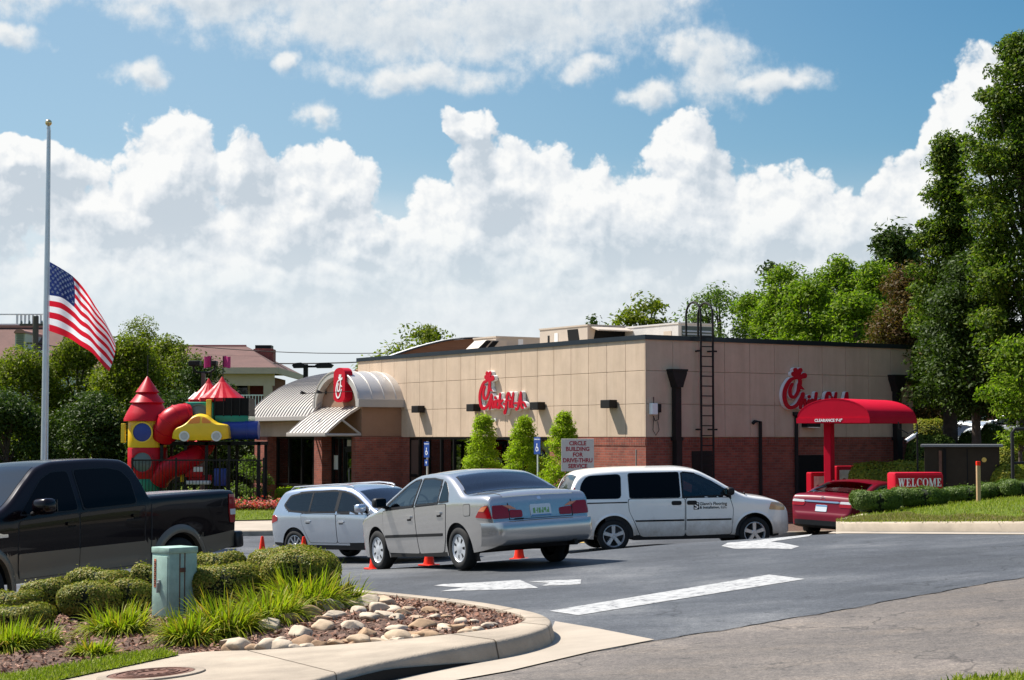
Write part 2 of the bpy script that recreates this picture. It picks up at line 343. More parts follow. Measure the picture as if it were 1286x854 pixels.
# clouds of the day: (azimuth, elevation, half width, half height) in degrees
K = .02587
def blob(px, py, rx, ry): return ((px - 643) * K, (549 - py) * K, rx * K, ry * K)
CUM = [blob(*b) for b in [(60, 225, 75, 36), (20, 270, 70, 40), (212, 235, 72, 74), (150, 285, 95, 50), (318, 225, 46, 52), (398, 250, 58, 52), (350, 295, 105, 46), (450, 305, 42, 48),
    (600, 170, 30, 28), (640, 235, 70, 62), (572, 300, 84, 68), (720, 275, 85, 72), (690, 330, 130, 70), (865, 205, 56, 62), (840, 285, 115, 70), (960, 285, 95, 62), (1060, 300, 90, 55), (1150, 275, 75, 60),
    (300, 365, 420, 60), (800, 370, 420, 62), (1205, 190, 48, 95), (1250, 140, 60, 60), (1300, 260, 120, 90), (-60, 260, 90, 70), (1450, 230, 130, 90), (-220, 230, 120, 90)]]
UPP = [blob(*b) for b in [(300, 0, 240, 40), (470, 25, 230, 55), (640, 25, 200, 70), (520, 100, 125, 26), (780, 8, 120, 40), (905, 92, 66, 48), (970, 112, 72, 20), (810, 122, 36, 18), (850, 62, 34, 30),
    (175, 102, 32, 20), (30, 22, 66, 34), (15, 66, 48, 18), (403, 158, 17, 20), (360, 90, 22, 18), (740, 92, 36, 20), (60, -70, 200, 60), (900, -110, 260, 70), (-250, 60, 160, 50), (1500, 40, 160, 40)]]
HAZY = [blob(*b) for b in [(250, 300, 500, 70), (250, 330, 420, 60), (700, 400, 800, 60), (940, 350, 300, 60)]]
g = bpy.data.node_groups.new('cloud_density', 'ShaderNodeTree')
g.interface.new_socket('P', in_out='INPUT', socket_type='NodeSocketVector')
for s_ in ('D', 'U'): g.interface.new_socket(s_, in_out='OUTPUT', socket_type='NodeSocketFloat')
gi, go = g.nodes.new('NodeGroupInput'), g.nodes.new('NodeGroupOutput'); P0 = gi.outputs[0]
def vm(op, a, b=None, c=None):
    n = g.nodes.new('ShaderNodeVectorMath'); n.operation = op
    for i, v in enumerate((a, b, c)):
        if v is None: continue
        if isinstance(v, tuple): n.inputs[i].default_value = v
        else: g.links.new(v, n.inputs[i])
    return n.outputs['Value'] if op == 'LENGTH' else n.outputs[0]
def gn(scale, detail, rough, src=P0, off=0):
    n = N(g, 'ShaderNodeTexNoise', Scale=scale, Detail=detail, Roughness=rough); n.noise_dimensions = '2D'
    g.links.new(vm('ADD', src, (off, off * .7, off * 1.3)) if off else src, n.inputs['Vector']); return n
wn = gn(.32, 2.5, .5); Pw = vm('MULTIPLY_ADD', vm('SUBTRACT', wn.outputs['Color'], (.5, .5, .5)), (2.6, 1.8, 0), P0)
wn2 = gn(1.3, 3, .55, off=17); Pw = vm('MULTIPLY_ADD', vm('SUBTRACT', wn2.outputs['Color'], (.5, .5, .5)), (.75, .6, 0), Pw)
def field(bl, src):
    acc = None
    for cx, cy, rx, ry in bl:
        d = vm('LENGTH', vm('MULTIPLY', vm('SUBTRACT', src, (cx, cy, 0)), (1 / rx, 1 / ry, 0)))
        acc = d if acc is None else MT(g, 'SMOOTH_MIN', acc, d, .22)
    return MT(g, 'SUBTRACT', 1.0, acc)
vor = N(g, 'ShaderNodeTexVoronoi', feature='SMOOTH_F1', Scale=.85, Detail=3.6, Roughness=.56, Lacunarity=2.1, Smoothness=.35); vor.voronoi_dimensions = '2D'; vor.normalize = True
g.links.new(vm('MULTIPLY_ADD', vm('SUBTRACT', wn2.outputs['Color'], (.5, .5, .5)), (.35, .35, 0), P0), vor.inputs['Vector'])
puff = MT(g, 'MULTIPLY', MT(g, 'SUBTRACT', .42, vor.outputs['Distance']), .95)
fb = MT(g, 'MULTIPLY', MT(g, 'SUBTRACT', gn(1.1, 7, .6, off=5).outputs[0], .5), .75)
g.links.new(MT(g, 'ADD', MT(g, 'ADD', field(CUM, Pw), puff), MT(g, 'MULTIPLY', fb, .35)), go.inputs[0])
fb2 = MT(g, 'MULTIPLY', MT(g, 'SUBTRACT', gn(.9, 7, .62, off=31).outputs[0], .5), 1.25)
g.links.new(MT(g, 'ADD', MT(g, 'ADD', field(UPP, Pw), fb2), MT(g, 'MULTIPLY', puff, .35)), go.inputs[1])
def dens(off):
    n = nt.nodes.new('ShaderNodeGroup'); n.node_tree = g
    if off:
        a = N(nt, 'ShaderNodeVectorMath', operation='ADD'); a.inputs[1].default_value = off; L(cb.outputs[0], a.inputs[0]); L(a.outputs[0], n.inputs[0])
    else: L(cb.outputs[0], n.inputs[0])
    return n
d0, d1, d2 = dens(None), dens((-.16, .26, 0)), dens((-.45, 1.25, 0))
def sstep(a, b, x):
    n = N(nt, 'ShaderNodeMapRange', interpolation_type='SMOOTHSTEP'); n.inputs[1].default_value = a; n.inputs[2].default_value = b; L(x, n.inputs[0]); return n.outputs[0]
def col(c): 
    return c
CW = 5.5
mask_c = sstep(-.02, .17, d0.outputs[0]); mask_u = sstep(-.2, .75, d0.outputs[1])
# lit side towards the sun, grey towards the bases
rel = MT(nt, 'MULTIPLY_ADD', MT(nt, 'SUBTRACT', d0.outputs[0], d1.outputs[0]), 1.5, .60)
deep = MT(nt, 'MULTIPLY', sstep(.15, 1.3, d2.outputs[0]), .42)
lf = N(nt, 'ShaderNodeTexNoise', Scale=.33, Detail=3); lf.noise_dimensions = '2D'; L(cb.outputs[0], lf.inputs['Vector'])
lit_c = MT(nt, 'SUBTRACT', MT(nt, 'SUBTRACT', rel, deep), MT(nt, 'MULTIPLY', sstep(.44, .66, lf.outputs[0]), .36), clamp=True)
relu = MT(nt, 'MULTIPLY_ADD', MT(nt, 'SUBTRACT', d0.outputs[1], d1.outputs[1]), .7, .74)
lit_u = MT(nt, 'SUBTRACT', relu, MT(nt, 'MULTIPLY', sstep(.25, 1.1, d0.outputs[1]), .38), clamp=True)
def cramp(src, lo, mid, hi):
    r = ramp(nt, src, [(0, lo), (.45, mid), (.85, hi)]); 
    return mixc(nt, 1.0, r.outputs[0], (CW, CW, CW), 'MULTIPLY')
cc = cramp(lit_c, (.58, .65, .72), (.81, .845, .88), (1.0, 1.0, .985)); cu_ = cramp(lit_u, (.43, .53, .64), (.70, .76, .81), (.92, .93, .92))
# clear sky: deepen the blue overhead, milky towards the horizon
hs = N(nt, 'ShaderNodeHueSaturation', Hue=.488, Saturation=1.36, Value=.56); L(sky.outputs[0], hs.inputs['Color'])
milk = sstep(9.5, 2.5, el)
base = mixc(nt, MT(nt, 'MULTIPLY', milk, .88), hs.outputs[0], (4.95, 5.02, 5.08))
azl = sstep(22, -14, az); base = mixc(nt, MT(nt, 'MULTIPLY', azl, .42), base, (3.2, 4.0, 4.6))
def hz(bl):
    acc = None
    for cx, cy, rx, ry in bl:
        s1 = N(nt, 'ShaderNodeVectorMath', operation='SUBTRACT'); s1.inputs[1].default_value = (cx, cy, 0); L(cb.outputs[0], s1.inputs[0])
        s2 = N(nt, 'ShaderNodeVectorMath', operation='MULTIPLY'); s2.inputs[1].default_value = (1 / rx, 1 / ry, 0); L(s1.outputs[0], s2.inputs[0])
        s3 = N(nt, 'ShaderNodeVectorMath', operation='LENGTH'); L(s2.outputs[0], s3.inputs[0])
        d = MT(nt, 'SUBTRACT', 1, s3.outputs['Value'], clamp=True); acc = d if acc is None else MT(nt, 'MAXIMUM', acc, d)
    return acc
nz = N(nt, 'ShaderNodeTexNoise', Scale=.7, Detail=5); L(cb.outputs[0], nz.inputs['Vector'])
hzf = MT(nt, 'MULTIPLY', MT(nt, 'MULTIPLY', hz(HAZY), nz.outputs[0]), 1.1, clamp=True)
base = mixc(nt, hzf, base, (4.9, 5.05, 5.15))
out = mixc(nt, MT(nt, 'MULTIPLY', mask_u, .93), base, cu_)
lowfade = sstep(2.6, 7.6, el)
out = mixc(nt, MT(nt, 'MULTIPLY', mask_c, MT(nt, 'MULTIPLY_ADD', lowfade, .80, .16)), out, cc)
# far below the horizon and high overhead stay the plain sky
L(out, bg.inputs[0])
bg2 = N(nt, 'ShaderNodeBackground'); bg2.inputs[1].default_value = .1; L(mixc(nt, sstep(4, 26, el), (3.2,3.4,3.6), sky.outputs[0]), bg2.inputs[0])
off = MT(nt, 'MAXIMUM', sstep(24, 34, el), sstep(-1, -3, el), clamp=True); ms = N(nt, 'ShaderNodeMixShader'); L(off, ms.inputs[0]); L(bg.outputs[0], ms.inputs[1]); L(bg2.outputs[0], ms.inputs[2])
L(ms.outputs[0], nt.nodes['World Output'].inputs[0])
W.cycles.sampling_method = 'MANUAL'; W.cycles.sample_map_resolution = 512
# ---------------------------------------------------------------- terrain, street, driveway
from mathutils.geometry import tessellate_polygon
def struct(o): return tag(o, kind='structure')
def rise(x, y): return 2.0 * sm((x - 12.5) / 7) * sm((y - 39) / 9) + .6 * sm((y - 70) / 60)
def terrain_z(x, y):
    yc = min(62, y); z = ground(x, yc) if yc < 37 else ground(x, 37 + 0 * yc)
    return z + rise(x, y)
def lattice(xs, ys, fn, keep=None):
    mb = MB(); P = [[(x, y, fn(x, y)) for y in ys] for x in xs]; ny = len(ys)
    mb.v = [p for r in P for p in r]
    for i in range(len(xs) - 1):
        for j in range(ny - 1):
            if keep is None or keep((xs[i] + xs[i + 1]) / 2, (ys[j] + ys[j + 1]) / 2): mb.f.append((i * ny + j, (i + 1) * ny + j, (i + 1) * ny + j + 1, i * ny + j + 1)); mb.m.append(0)
    return mb
def frange(a, b, s):
    n = int(round((b - a) / s)); return [a + (b - a) * i / n for i in range(n + 1)]
far = [-3000, -1200, -500, -220, -120, -80, -60]
xs = far + frange(-50, 50, 2) + [-q for q in far[::-1]]; ys = [-3000, -800, -200, -60] + frange(-20, 110, 2) + [130, 180, 260, 500, 1200, 4000]
def gz(x, y):
    paved = -45 < x < 45 and -15 < y < 62
    return terrain_z(max(-50, min(50, x)), y) - (.30 if paved else 0)
struct(lattice(xs, ys, gz).build('ground', 'grassbase', smooth=True))
YB = lambda x: 14.8 + (x - 1.19) * .905 + .05 * math.sin(x * 1.7) + .03 * math.sin(x * 5.3 + 1) + .025 * math.sin(x * 13.) + .012 * math.sin(x * 31)
sx = [-46, -30, -20, -12] + frange(-8, 13, .5) + [14, 20, 30, 46]
struct(lattice(sx, frange(-18, 40, 1), lambda x, y: plane_z(x, y) if y < 28 else ground(x, y) - .12, lambda x, y: y < YB(x) + 2).build('street', 'asphalt_old', smooth=True))
lx = [-40, -30, -20, -12] + frange(-10, 11, .2) + [12, 13, 14, 17, 20, 25, 30]
mb = MB(); P = []
for x in lx:
    yb = YB(x); P.append([(x, y, ground(x, y) + .004 + (rise(x, y) if y > 37 else 0)) for y in [yb + (27 - yb) * k / 8 for k in range(9)] + frange(27.4, 38, .4) + frange(39, 62, 1)])
mb.grid(P); struct(mb.build('parking_lot', 'asphalt_new', smooth=True))
def flat(name, pix, dz, m, n_edge=1):
    pts = [gp(*p, dz) for p in pix]; mb = MB(); tri = tessellate_polygon([[Vector((p.x, p.y, 0)) for p in pts]])
    mb.add(pts, [tuple(t) for t in tri]); return struct(mb.build(name, m))
# tar seal line where the two pavings meet
mb = MB(); P = [[(x, YB(x) - .03 + w + .02 * math.sin(9 * x), plane_z(x, YB(x) + w) + .007) for w in (0, .012 + .016 * math.sin(23 * x) ** 2)] for x in frange(.9, 11, .06)]
mb.grid(P); struct(mb.build('tar_seam', 'seal'))
paint_m, pnt, pbs = _new('road_paint'); pn = noise(pnt, 9, 7, .75); pr = ramp(pnt, pn.outputs[0], [(.38, (.09, .09, .095)), (.45, (.30, .30, .295)), (.56, (.40, .40, .39)), (.7, (.45, .45, .435))])
pnt.links.new(pr.outputs[0], pbs.inputs['Base Color']); pbs.inputs['Roughness'].default_value = .75; M['paint'] = paint_m
flat('stop_bar', [(690, 767), (726, 772.5), (1011, 727), (966, 721.5)], .009, 'paint')
flat('painted_arrow', [(906, 685.5), (914, 681.5), (948, 678.6), (985, 674.5), (1020, 670.8), (1016, 673.2), (968, 680), (984, 682), (1004, 686), (994, 689.3), (960, 688.6), (922, 689)], .009, 'paint')
flat('painted_arrow', [(544, 735.5), (556, 733.4), (600, 731.4), (653, 728.2), (676, 738.2), (640, 740), (553, 742.4), (582, 737.6)], .009, 'paint')
flat('painted_arrow_tail', [(664, 730.2), (700, 728.4), (730, 727.4), (729, 733.6), (700, 735), (680, 735.6), (690, 732)], .009, 'paint')
# concrete gutter apron round the island tip
flat('gutter_apron', [(430, 860), (560, 825), (640, 806), (690, 796), (697, 780), (745, 788), (822, 803), (742, 818), (640, 842), (560, 856), (500, 872)], .010, 'concrete_pale')
# ---------------------------------------------------------------- planted island with its kerb
K_OUT = [(-60, 1010), (120, 925), (330, 872), (450, 838), (560, 815), (640, 801), (680, 790.5), (692.5, 783), (691, 776), (676, 769), (640, 761.5), (596, 754.5), (540, 748.5), (500, 744.5), (455, 740.5)]
K_IN = [(-60, 905), (68, 855), (224, 822), (340, 815.5), (480, 805), (590, 793.5), (640, 786), (658, 779.5), (659, 775.5), (648, 770.5), (622, 764.5), (583, 757.5), (533, 751.4), (496, 747.5), (455, 743.6)]
KH = .155
def densify(pix, n=8): return [(v.x, v.y) for v in smooth_line([(p[0], p[1], 0) for p in pix], n)]
KO, KI = densify(K_OUT), densify(K_IN)
out_t = [gp(*p, KH) for p in KO]; in_t = [gp(*p, KH) for p in KI]
def back(p, q, d):      # move p towards q by d
    v = (q - p); v.z = 0; v.normalize(); return p + v * d
# the island runs on behind the hedge to the far left: close it well outside the picture
ext_o = [Vector((-3.2, 25.2, 0)), Vector((-6.3, 26.8, 0)), Vector((-9.4, 26.5, 0)), Vector((-13.5, 23.5, 0))]
ext_i = [Vector((-3.25, 24.95, 0)), Vector((-6.3, 26.5, 0)), Vector((-9.3, 26.2, 0)), Vector((-13.3, 23.3, 0))]
for q in ext_o + ext_i: q.z = plane_z(q.x, q.y) + KH
isl_o = [q.copy() for q in out_t]; isl_i = [q.copy() for q in in_t]
# truck stands behind the hedge, so the island's back edge follows the hedge
bk_o = [Vector((-2.6, 22.6, 0)), Vector((-3.6, 22.1, 0)), Vector((-4.6, 21.6, 0)), Vector((-5.6, 20.6, 0)), Vector((-8, 18.2, 0)), Vector((-10, 16.5, 0))]
bk_i = [q + Vector((-.06, -.2, 0)) for q in bk_o]
for q in bk_o + bk_i: q.z = plane_z(q.x, q.y) + KH
ro, ri = isl_o + bk_o, isl_i + bk_i
mb = MB(); rows = []
for o_, i_ in zip(ro, ri):
    e = back(o_, i_, -.0); b1 = back(o_, i_, .015); b2 = back(o_, i_, .05)
    foot = back(o_, i_, -.045)
    rows.append([(foot.x, foot.y, plane_z(foot.x, foot.y) - .15), (foot.x, foot.y, plane_z(foot.x, foot.y) + .004), (e.x, e.y, o_.z - .05), (b1.x, b1.y, o_.z - .014), (b2.x, b2.y, o_.z), (i_.x, i_.y, i_.z), (i_.x, i_.y, i_.z - .3)])
mb.grid(rows); kerb = struct(mb.build('island_kerb', 'concrete', smooth=True, ang=50))
# drain slot under the kerb and joints
mb = MB()
for k in range(len(KO)):
    pass
P = []
for o_, i_, (kx, ky) in zip(out_t, in_t, KO):
    if 395 < kx < 615 and ky > 800:
        q = back(o_, i_, -.051); z = plane_z(q.x, q.y); q2 = back(o_, i_, -.030); h = .095 * min(1, (615 - kx) / 130, (kx - 390) / 30); P.append([(q.x, q.y, z + .002), (q.x + (q2.x - q.x) * h / .115, q.y + (q2.y - q.y) * h / .115, z + h)])
mb.grid(P); struct(mb.build('drain_slot', 'dark'))
mb = MB()
for k in (22, 38, 53, 64, 78, 92):
    o_, i_ = out_t[k], in_t[k]; t_ = (out_t[k + 1] - out_t[k - 1]).normalized() * .007; f_ = back(o_, i_, -.047); fz = plane_z(f_.x, f_.y); e_ = back(o_, i_, -.002)
    L_ = [(f_.x, f_.y, fz + .005), (e_.x, e_.y, o_.z - .05), (back(o_, i_, .012).x, back(o_, i_, .012).y, o_.z - .012), (back(o_, i_, .05).x, back(o_, i_, .05).y, o_.z + .002), (i_.x, i_.y, i_.z + .002)]
    mb.grid([[(x - t_.x, y - t_.y, z) for x, y, z in L_], [(x + t_.x, y + t_.y, z) for x, y, z in L_]])
struct(mb.build('kerb_joint', 'concrete_dirty' if False else 'soil'))
ring = [Vector(q) for q in ri]
def inside_poly(x, y, poly):
    c = False; n = len(poly)
    for i in range(n):
        a, b = poly[i], poly[i - 1]
        if (a.y > y) != (b.y > y) and x < (b.x - a.x) * (y - a.y) / (b.y - a.y) + a.x: c = not c
    return c
# bed surface: flat mesh inside the kerb, gently mounded
def edge_d(x, y):
    return min((Vector((x, y, 0)) - Vector((q.x, q.y, 0))).length for q in ring)
def bed_z(x, y):
    return plane_z(x, y) + KH - .03 + .10 * sm(edge_d(x, y) / 1.6)
mb = MB(); gx = frange(-11, 1.2, .2); gy = frange(9.5, 23.2, .2)
idx = {}
def vid(i, j):
    if (i, j) not in idx: idx[(i, j)] = len(mb.v); mb.v.append((gx[i], gy[j], bed_z(gx[i], gy[j]) + random.uniform(-.008, .008)))
    return idx[(i, j)]
for i in range(len(gx) - 1):
    for j in range(len(gy) - 1):
        if any(inside_poly(gx[a], gy[b], ring) for a in (i, i + 1) for b in (j, j + 1)) and inside_poly((gx[i] + gx[i + 1]) / 2, (gy[j] + gy[j + 1]) / 2, ring) or all(inside_poly(gx[a], gy[b], ring) for a in (i, i + 1) for b in (j, j + 1)):
            mb.f.append((vid(i, j), vid(i + 1, j), vid(i + 1, j + 1), vid(i, j + 1))); mb.m.append(0)
# skirt sheet a little lower so the ragged grid edge never shows a hole
tri = tessellate_polygon([[Vector((p.x, p.y, 0)) for p in ring]])
mb.add([(q.x, q.y, plane_z(q.x, q.y) + KH - .035) for q in ring], [tuple(t) for t in tri])
struct(mb.build('mulch_bed', 'mulch', smooth=True))
# turf strip between the mulch and the concrete, lower left
G_PIX = [(-40, 905), (68, 855), (224, 822), (205, 817), (160, 822), (90, 835), (20, 846), (-60, 858)]
gpoly = [gp(*p, KH + .01) for p in G_PIX]
mb = MB(); tri = tessellate_polygon([[Vector((p.x, p.y, 0)) for p in gpoly]]); mb.add([(q.x, q.y, max(q.z, bed_z(q.x, q.y) + .012)) for q in gpoly], [tuple(t) for t in tri]); struct(mb.build('turf_strip', 'grassbase'))
# ---------------------------------------------------------------- scatter helpers
def fast_mesh(name, verts, faces, mats, parent=None, midx=None):
    me = bpy.data.meshes.new(name); verts = np.asarray(verts, np.float32); faces = np.asarray(faces, np.int32); k = faces.shape[1]
    me.vertices.add(len(verts)); me.vertices.foreach_set('co', verts.ravel())
    me.loops.add(faces.size); me.loops.foreach_set('vertex_index', faces.ravel())
    me.polygons.add(len(faces)); me.polygons.foreach_set('loop_start', np.arange(0, faces.size, k, dtype=np.int32))
    for m in (mats if isinstance(mats, (list, tuple)) else [mats]): me.materials.append(M[m] if isinstance(m, str) else m)
    if midx is not None: me.polygons.foreach_set('material_index', np.asarray(midx, np.int32))
    me.update(calc_edges=True); o = bpy.data.objects.new(name, me); C.objects.link(o)
    if parent: o.parent = parent
    return o
def unit(a): return a / (np.linalg.norm(a, axis=1, keepdims=True) + 1e-9)
def leaves(p, n, L_, W_, rng):
    """diamond leaves at points p with normals n -> verts, quads"""
    k = len(p); r = unit(rng.normal(size=(k, 3))); a = unit(np.cross(n, r)); b = np.cross(n, a)
    L_ = np.broadcast_to(L_, (k,))[:, None]; W_ = np.broadcast_to(W_, (k,))[:, None]
    fold = n * (W_ * .35)
    v = np.stack([p - a * L_ * .5, p + b * W_ * .5 + fold * .5, p + a * L_ * .5, p - b * W_ * .5 + fold * .5], 1).reshape(-1, 3)
    return v, np.arange(4 * k).reshape(-1, 4)
def blades(base, direc, length, width, droop, segs, rng):
    """arching strap leaves"""
    k = len(base); V = []; side = unit(np.cross(direc, np.array([0, 0, 1.0]) + rng.normal(size=(k, 3)) * .15))
    for s in range(segs + 1):
        t = s / segs; c = base + direc * (length * t)[:, None] + np.array([0, 0, 1.0]) * (-(droop * length * t * t))[:, None]
        w = (width * (1 - t ** 2.2) * .5 + .0008)[:, None]; V += [c - side * w, c + side * w]
    V = np.stack(V, 1); n = 2 * (segs + 1); F_ = []
    for s in range(segs): F_.append(np.arange(k)[:, None] * n + np.array([2 * s, 2 * s + 1, 2 * s + 3, 2 * s + 2]))
    return V.reshape(-1, 3), np.stack(F_, 1).reshape(-1, 4)
M['lf_box'] = leafmat('boxwood_leaf', [(.08, .11, .012), (.16, .185, .02), (.25, .25, .035), (.34, .25, .06), (.20, .22, .028)], .3, .4)
M['lf_lily'] = leafmat('daylily_leaf', [(.17, .22, .012), (.29, .33, .02), (.22, .28, .015), (.40, .36, .03), (.11, .17, .012), (.42, .26, .05)], .45, .45)
M['lf_grass'] = leafmat('grass_blade', [(.15, .20, .014), (.23, .27, .02), (.28, .28, .04), (.17, .22, .018)], .35)
M['chip'] = leafmat('mulch_chip', [(.22, .11, .07), (.34, .18, .125), (.14, .07, .045), (.44, .28, .21), (.25, .14, .10)], .0, .9)
rng = np.random.default_rng(3)
# bark chips over the bed (stuff)
pts = []
while len(pts) < 15000:
    x, y = random.uniform(-6.3, .6), random.uniform(11.5, 20.5)
    if inside_poly(x, y, ring) and y < 21 and (inside_poly(x, y, gpoly) is False): pts.append((x, y, bed_z(x, y) + random.uniform(.0, .022)))
p = np.array(pts); n = unit(rng.normal(size=p.shape) * .55 + [0, 0, 1]); v, f = leaves(p, n, rng.uniform(.03, .085, len(p)), rng.uniform(.012, .034, len(p)), rng)
tag(fast_mesh('bark_mulch', v, f, 'chip'), 'reddish brown bark mulch covering the planted island', 'mulch', kind='stuff')
# short turf on the strip (stuff)
def turf(name, poly, zf, count, h, label, skip=None, mat_='lf_grass'):
    xs_, ys_ = [q.x for q in poly], [q.y for q in poly]; pts = []
    while len(pts) < count:
        x, y = random.uniform(min(xs_), max(xs_)), random.uniform(min(ys_), max(ys_))
        if inside_poly(x, y, poly) and (skip is None or not skip(x, y)): pts.append((x, y, zf(x, y)))
    b = np.array(pts); d = unit(rng.normal(size=b.shape) * .45 + [0, 0, 1]); ln = rng.uniform(.5, 1.2, len(b)) * h
    v, f = blades(b, d, ln, np.full(len(b), h * .13), np.full(len(b), .25), 2, rng)
    return tag(fast_mesh(name, v, f, mat_), label, 'grass', kind='stuff')
turf('grass', gpoly, lambda x, y: max(plane_z(x, y) + KH + .005, bed_z(x, y)), 9000, .06, 'strip of mown grass between the mulch and the kerb slab')
# ---------------------------------------------------------------- stones in the mulch
stone_m = []
for i, c in enumerate([(.52, .39, .26), (.40, .26, .15), (.56, .45, .33), (.36, .225, .13), (.50, .41, .30)]):
    m, nt_, bs_ = _new(f'stone_{i}'); n_ = noise(nt_, 5, 6, .7); r_ = ramp(nt_, n_.outputs[0], [(.28, [q * .72 for q in c]), (.55, c), (.75, [min(1, q * 1.25) for q in c])])
    nt_.links.new(r_.outputs[0], bs_.inputs['Base Color']); bs_.inputs['Roughness'].default_value = .85; n2_ = noise(nt_, 22, 4); bump(nt_, bs_, n2_.outputs[0], .35, .012); stone_m.append(m)
ROCK = [(100, 350, 44), (195, 337, 42), (235, 312, 36), (305, 327, 36), (350, 283, 36), (425, 267, 40), (485, 250, 36), (536, 229, 40), (604, 217, 34), (455, 291, 32), (392, 302, 18), (465, 311, 36), (522, 278, 32), (565, 257, 30), (622, 275, 28), (612, 300, 20), (672, 285, 30), (675, 257, 32), (748, 292, 32), (772, 272, 28), (724, 244, 34), (705, 223, 28), (756, 219, 28), (670, 201, 38), (718, 193, 36), (786, 232, 22), (802, 211, 20), (848, 262, 32), (878, 214, 24), (891, 237, 18), (828, 296, 36), (912, 292, 24), (898, 308, 18), (958, 260, 24), (975, 285, 36), (975, 243, 20), (1072, 249, 24), (1078, 287, 36), (1152, 262, 20), (1140, 286, 22), (690, 314, 36), (800, 316, 32), (430, 336, 24), (502, 334, 28), (260, 358, 40), (140, 373, 46), (830, 246, 16), (1040, 268, 14), (560, 300, 14), (640, 316, 18), (410, 250, 26), (530, 262, 24), (570, 200, 26), (640, 232, 24), (820, 280, 22), (765, 250, 22), (920, 262, 22), (870, 300, 24), (1010, 262, 22), (1045, 300, 26), (1110, 268, 20), (730, 318, 24), (580, 330, 26), (350, 345, 26), (930, 230, 18), (1015, 240, 16)]
ORD = 'first second third fourth fifth sixth seventh eighth ninth tenth eleventh twelfth thirteenth fourteenth fifteenth sixteenth seventeenth eighteenth nineteenth twentieth'.split()
rk = []
for zx, zy, w in ROCK: rk.append((200 + zx / 2.572, 680 + zy / 2.572, w / 2.572))
rk.sort(key=lambda q: q[1]); third = (len(rk) + 3) // 4
rows_ = [('beside the daylilies', rk[:third]), ('in the middle of the mulch', rk[third:2 * third]), ('in the lower mulch', rk[2 * third:3 * third]), ('nearest the concrete kerb', rk[3 * third:])]
def stone_mesh(seed, rx, ry, rz):
    rg = random.Random(seed); bm = bmesh.new(); bmesh.ops.create_icosphere(bm, subdivisions=3, radius=1)
    dirs = [(Vector((rg.gauss(0, 1), rg.gauss(0, 1), rg.gauss(0, .7))).normalized(), rg.uniform(.52, .86)) for _ in range(12)]
    for v in bm.verts:
        c = v.co.copy()
        for d, h in dirs:
            k = c.dot(d) - h
            if k > 0: c -= d * k * .96
        c *= 1 + .035 * math.sin(7 * c.x + seed) * math.sin(6 * c.y + 2) + .02 * math.sin(15 * c.z + 11 * c.x); v.co = Vector((c.x * rx, c.y * ry, c.z * rz))
    mb = MB(); bm.verts.index_update(); mb.add([v.co for v in bm.verts], [[v.index for v in f.verts] for f in bm.faces]); bm.free(); return mb
for where, grp in rows_:
    grp.sort(key=lambda q: -q[0])
    for i, (px, py, w) in enumerate(grp):
        q = gp(px, py + 2, KH + .04); sc = w / (F / q.y) * 1.62; seed = i * 31 + int(px)
        rg = random.Random(seed); rz = sc * rg.uniform(.34, .52); mi = rg.randrange(5)
        for _ in range(40):
            if inside_poly(q.x, q.y, ring) and edge_d(q.x, q.y) > sc * .80: break
            v_ = Vector((-1.6, 15.9, 0)) - q; v_.z = 0; q = q + v_.normalized() * .04
        o = stone_mesh(seed, sc, sc * rg.uniform(.55, .8), rz).build('river_stone', stone_m[mi], smooth=True, ang=60, recalc=False, loc=(q.x, q.y, bed_z(q.x, q.y) + rz * .35), rotz=rg.uniform(-.7, .7))
        tone = ['buff', 'brown', 'pale cream', 'dark tan', 'grey buff'][mi]
        tag(o, f'{tone} rounded stone {where}, {ORD[i]} from the island tip', 'stone', 'rounded stones set in the mulch of the island')
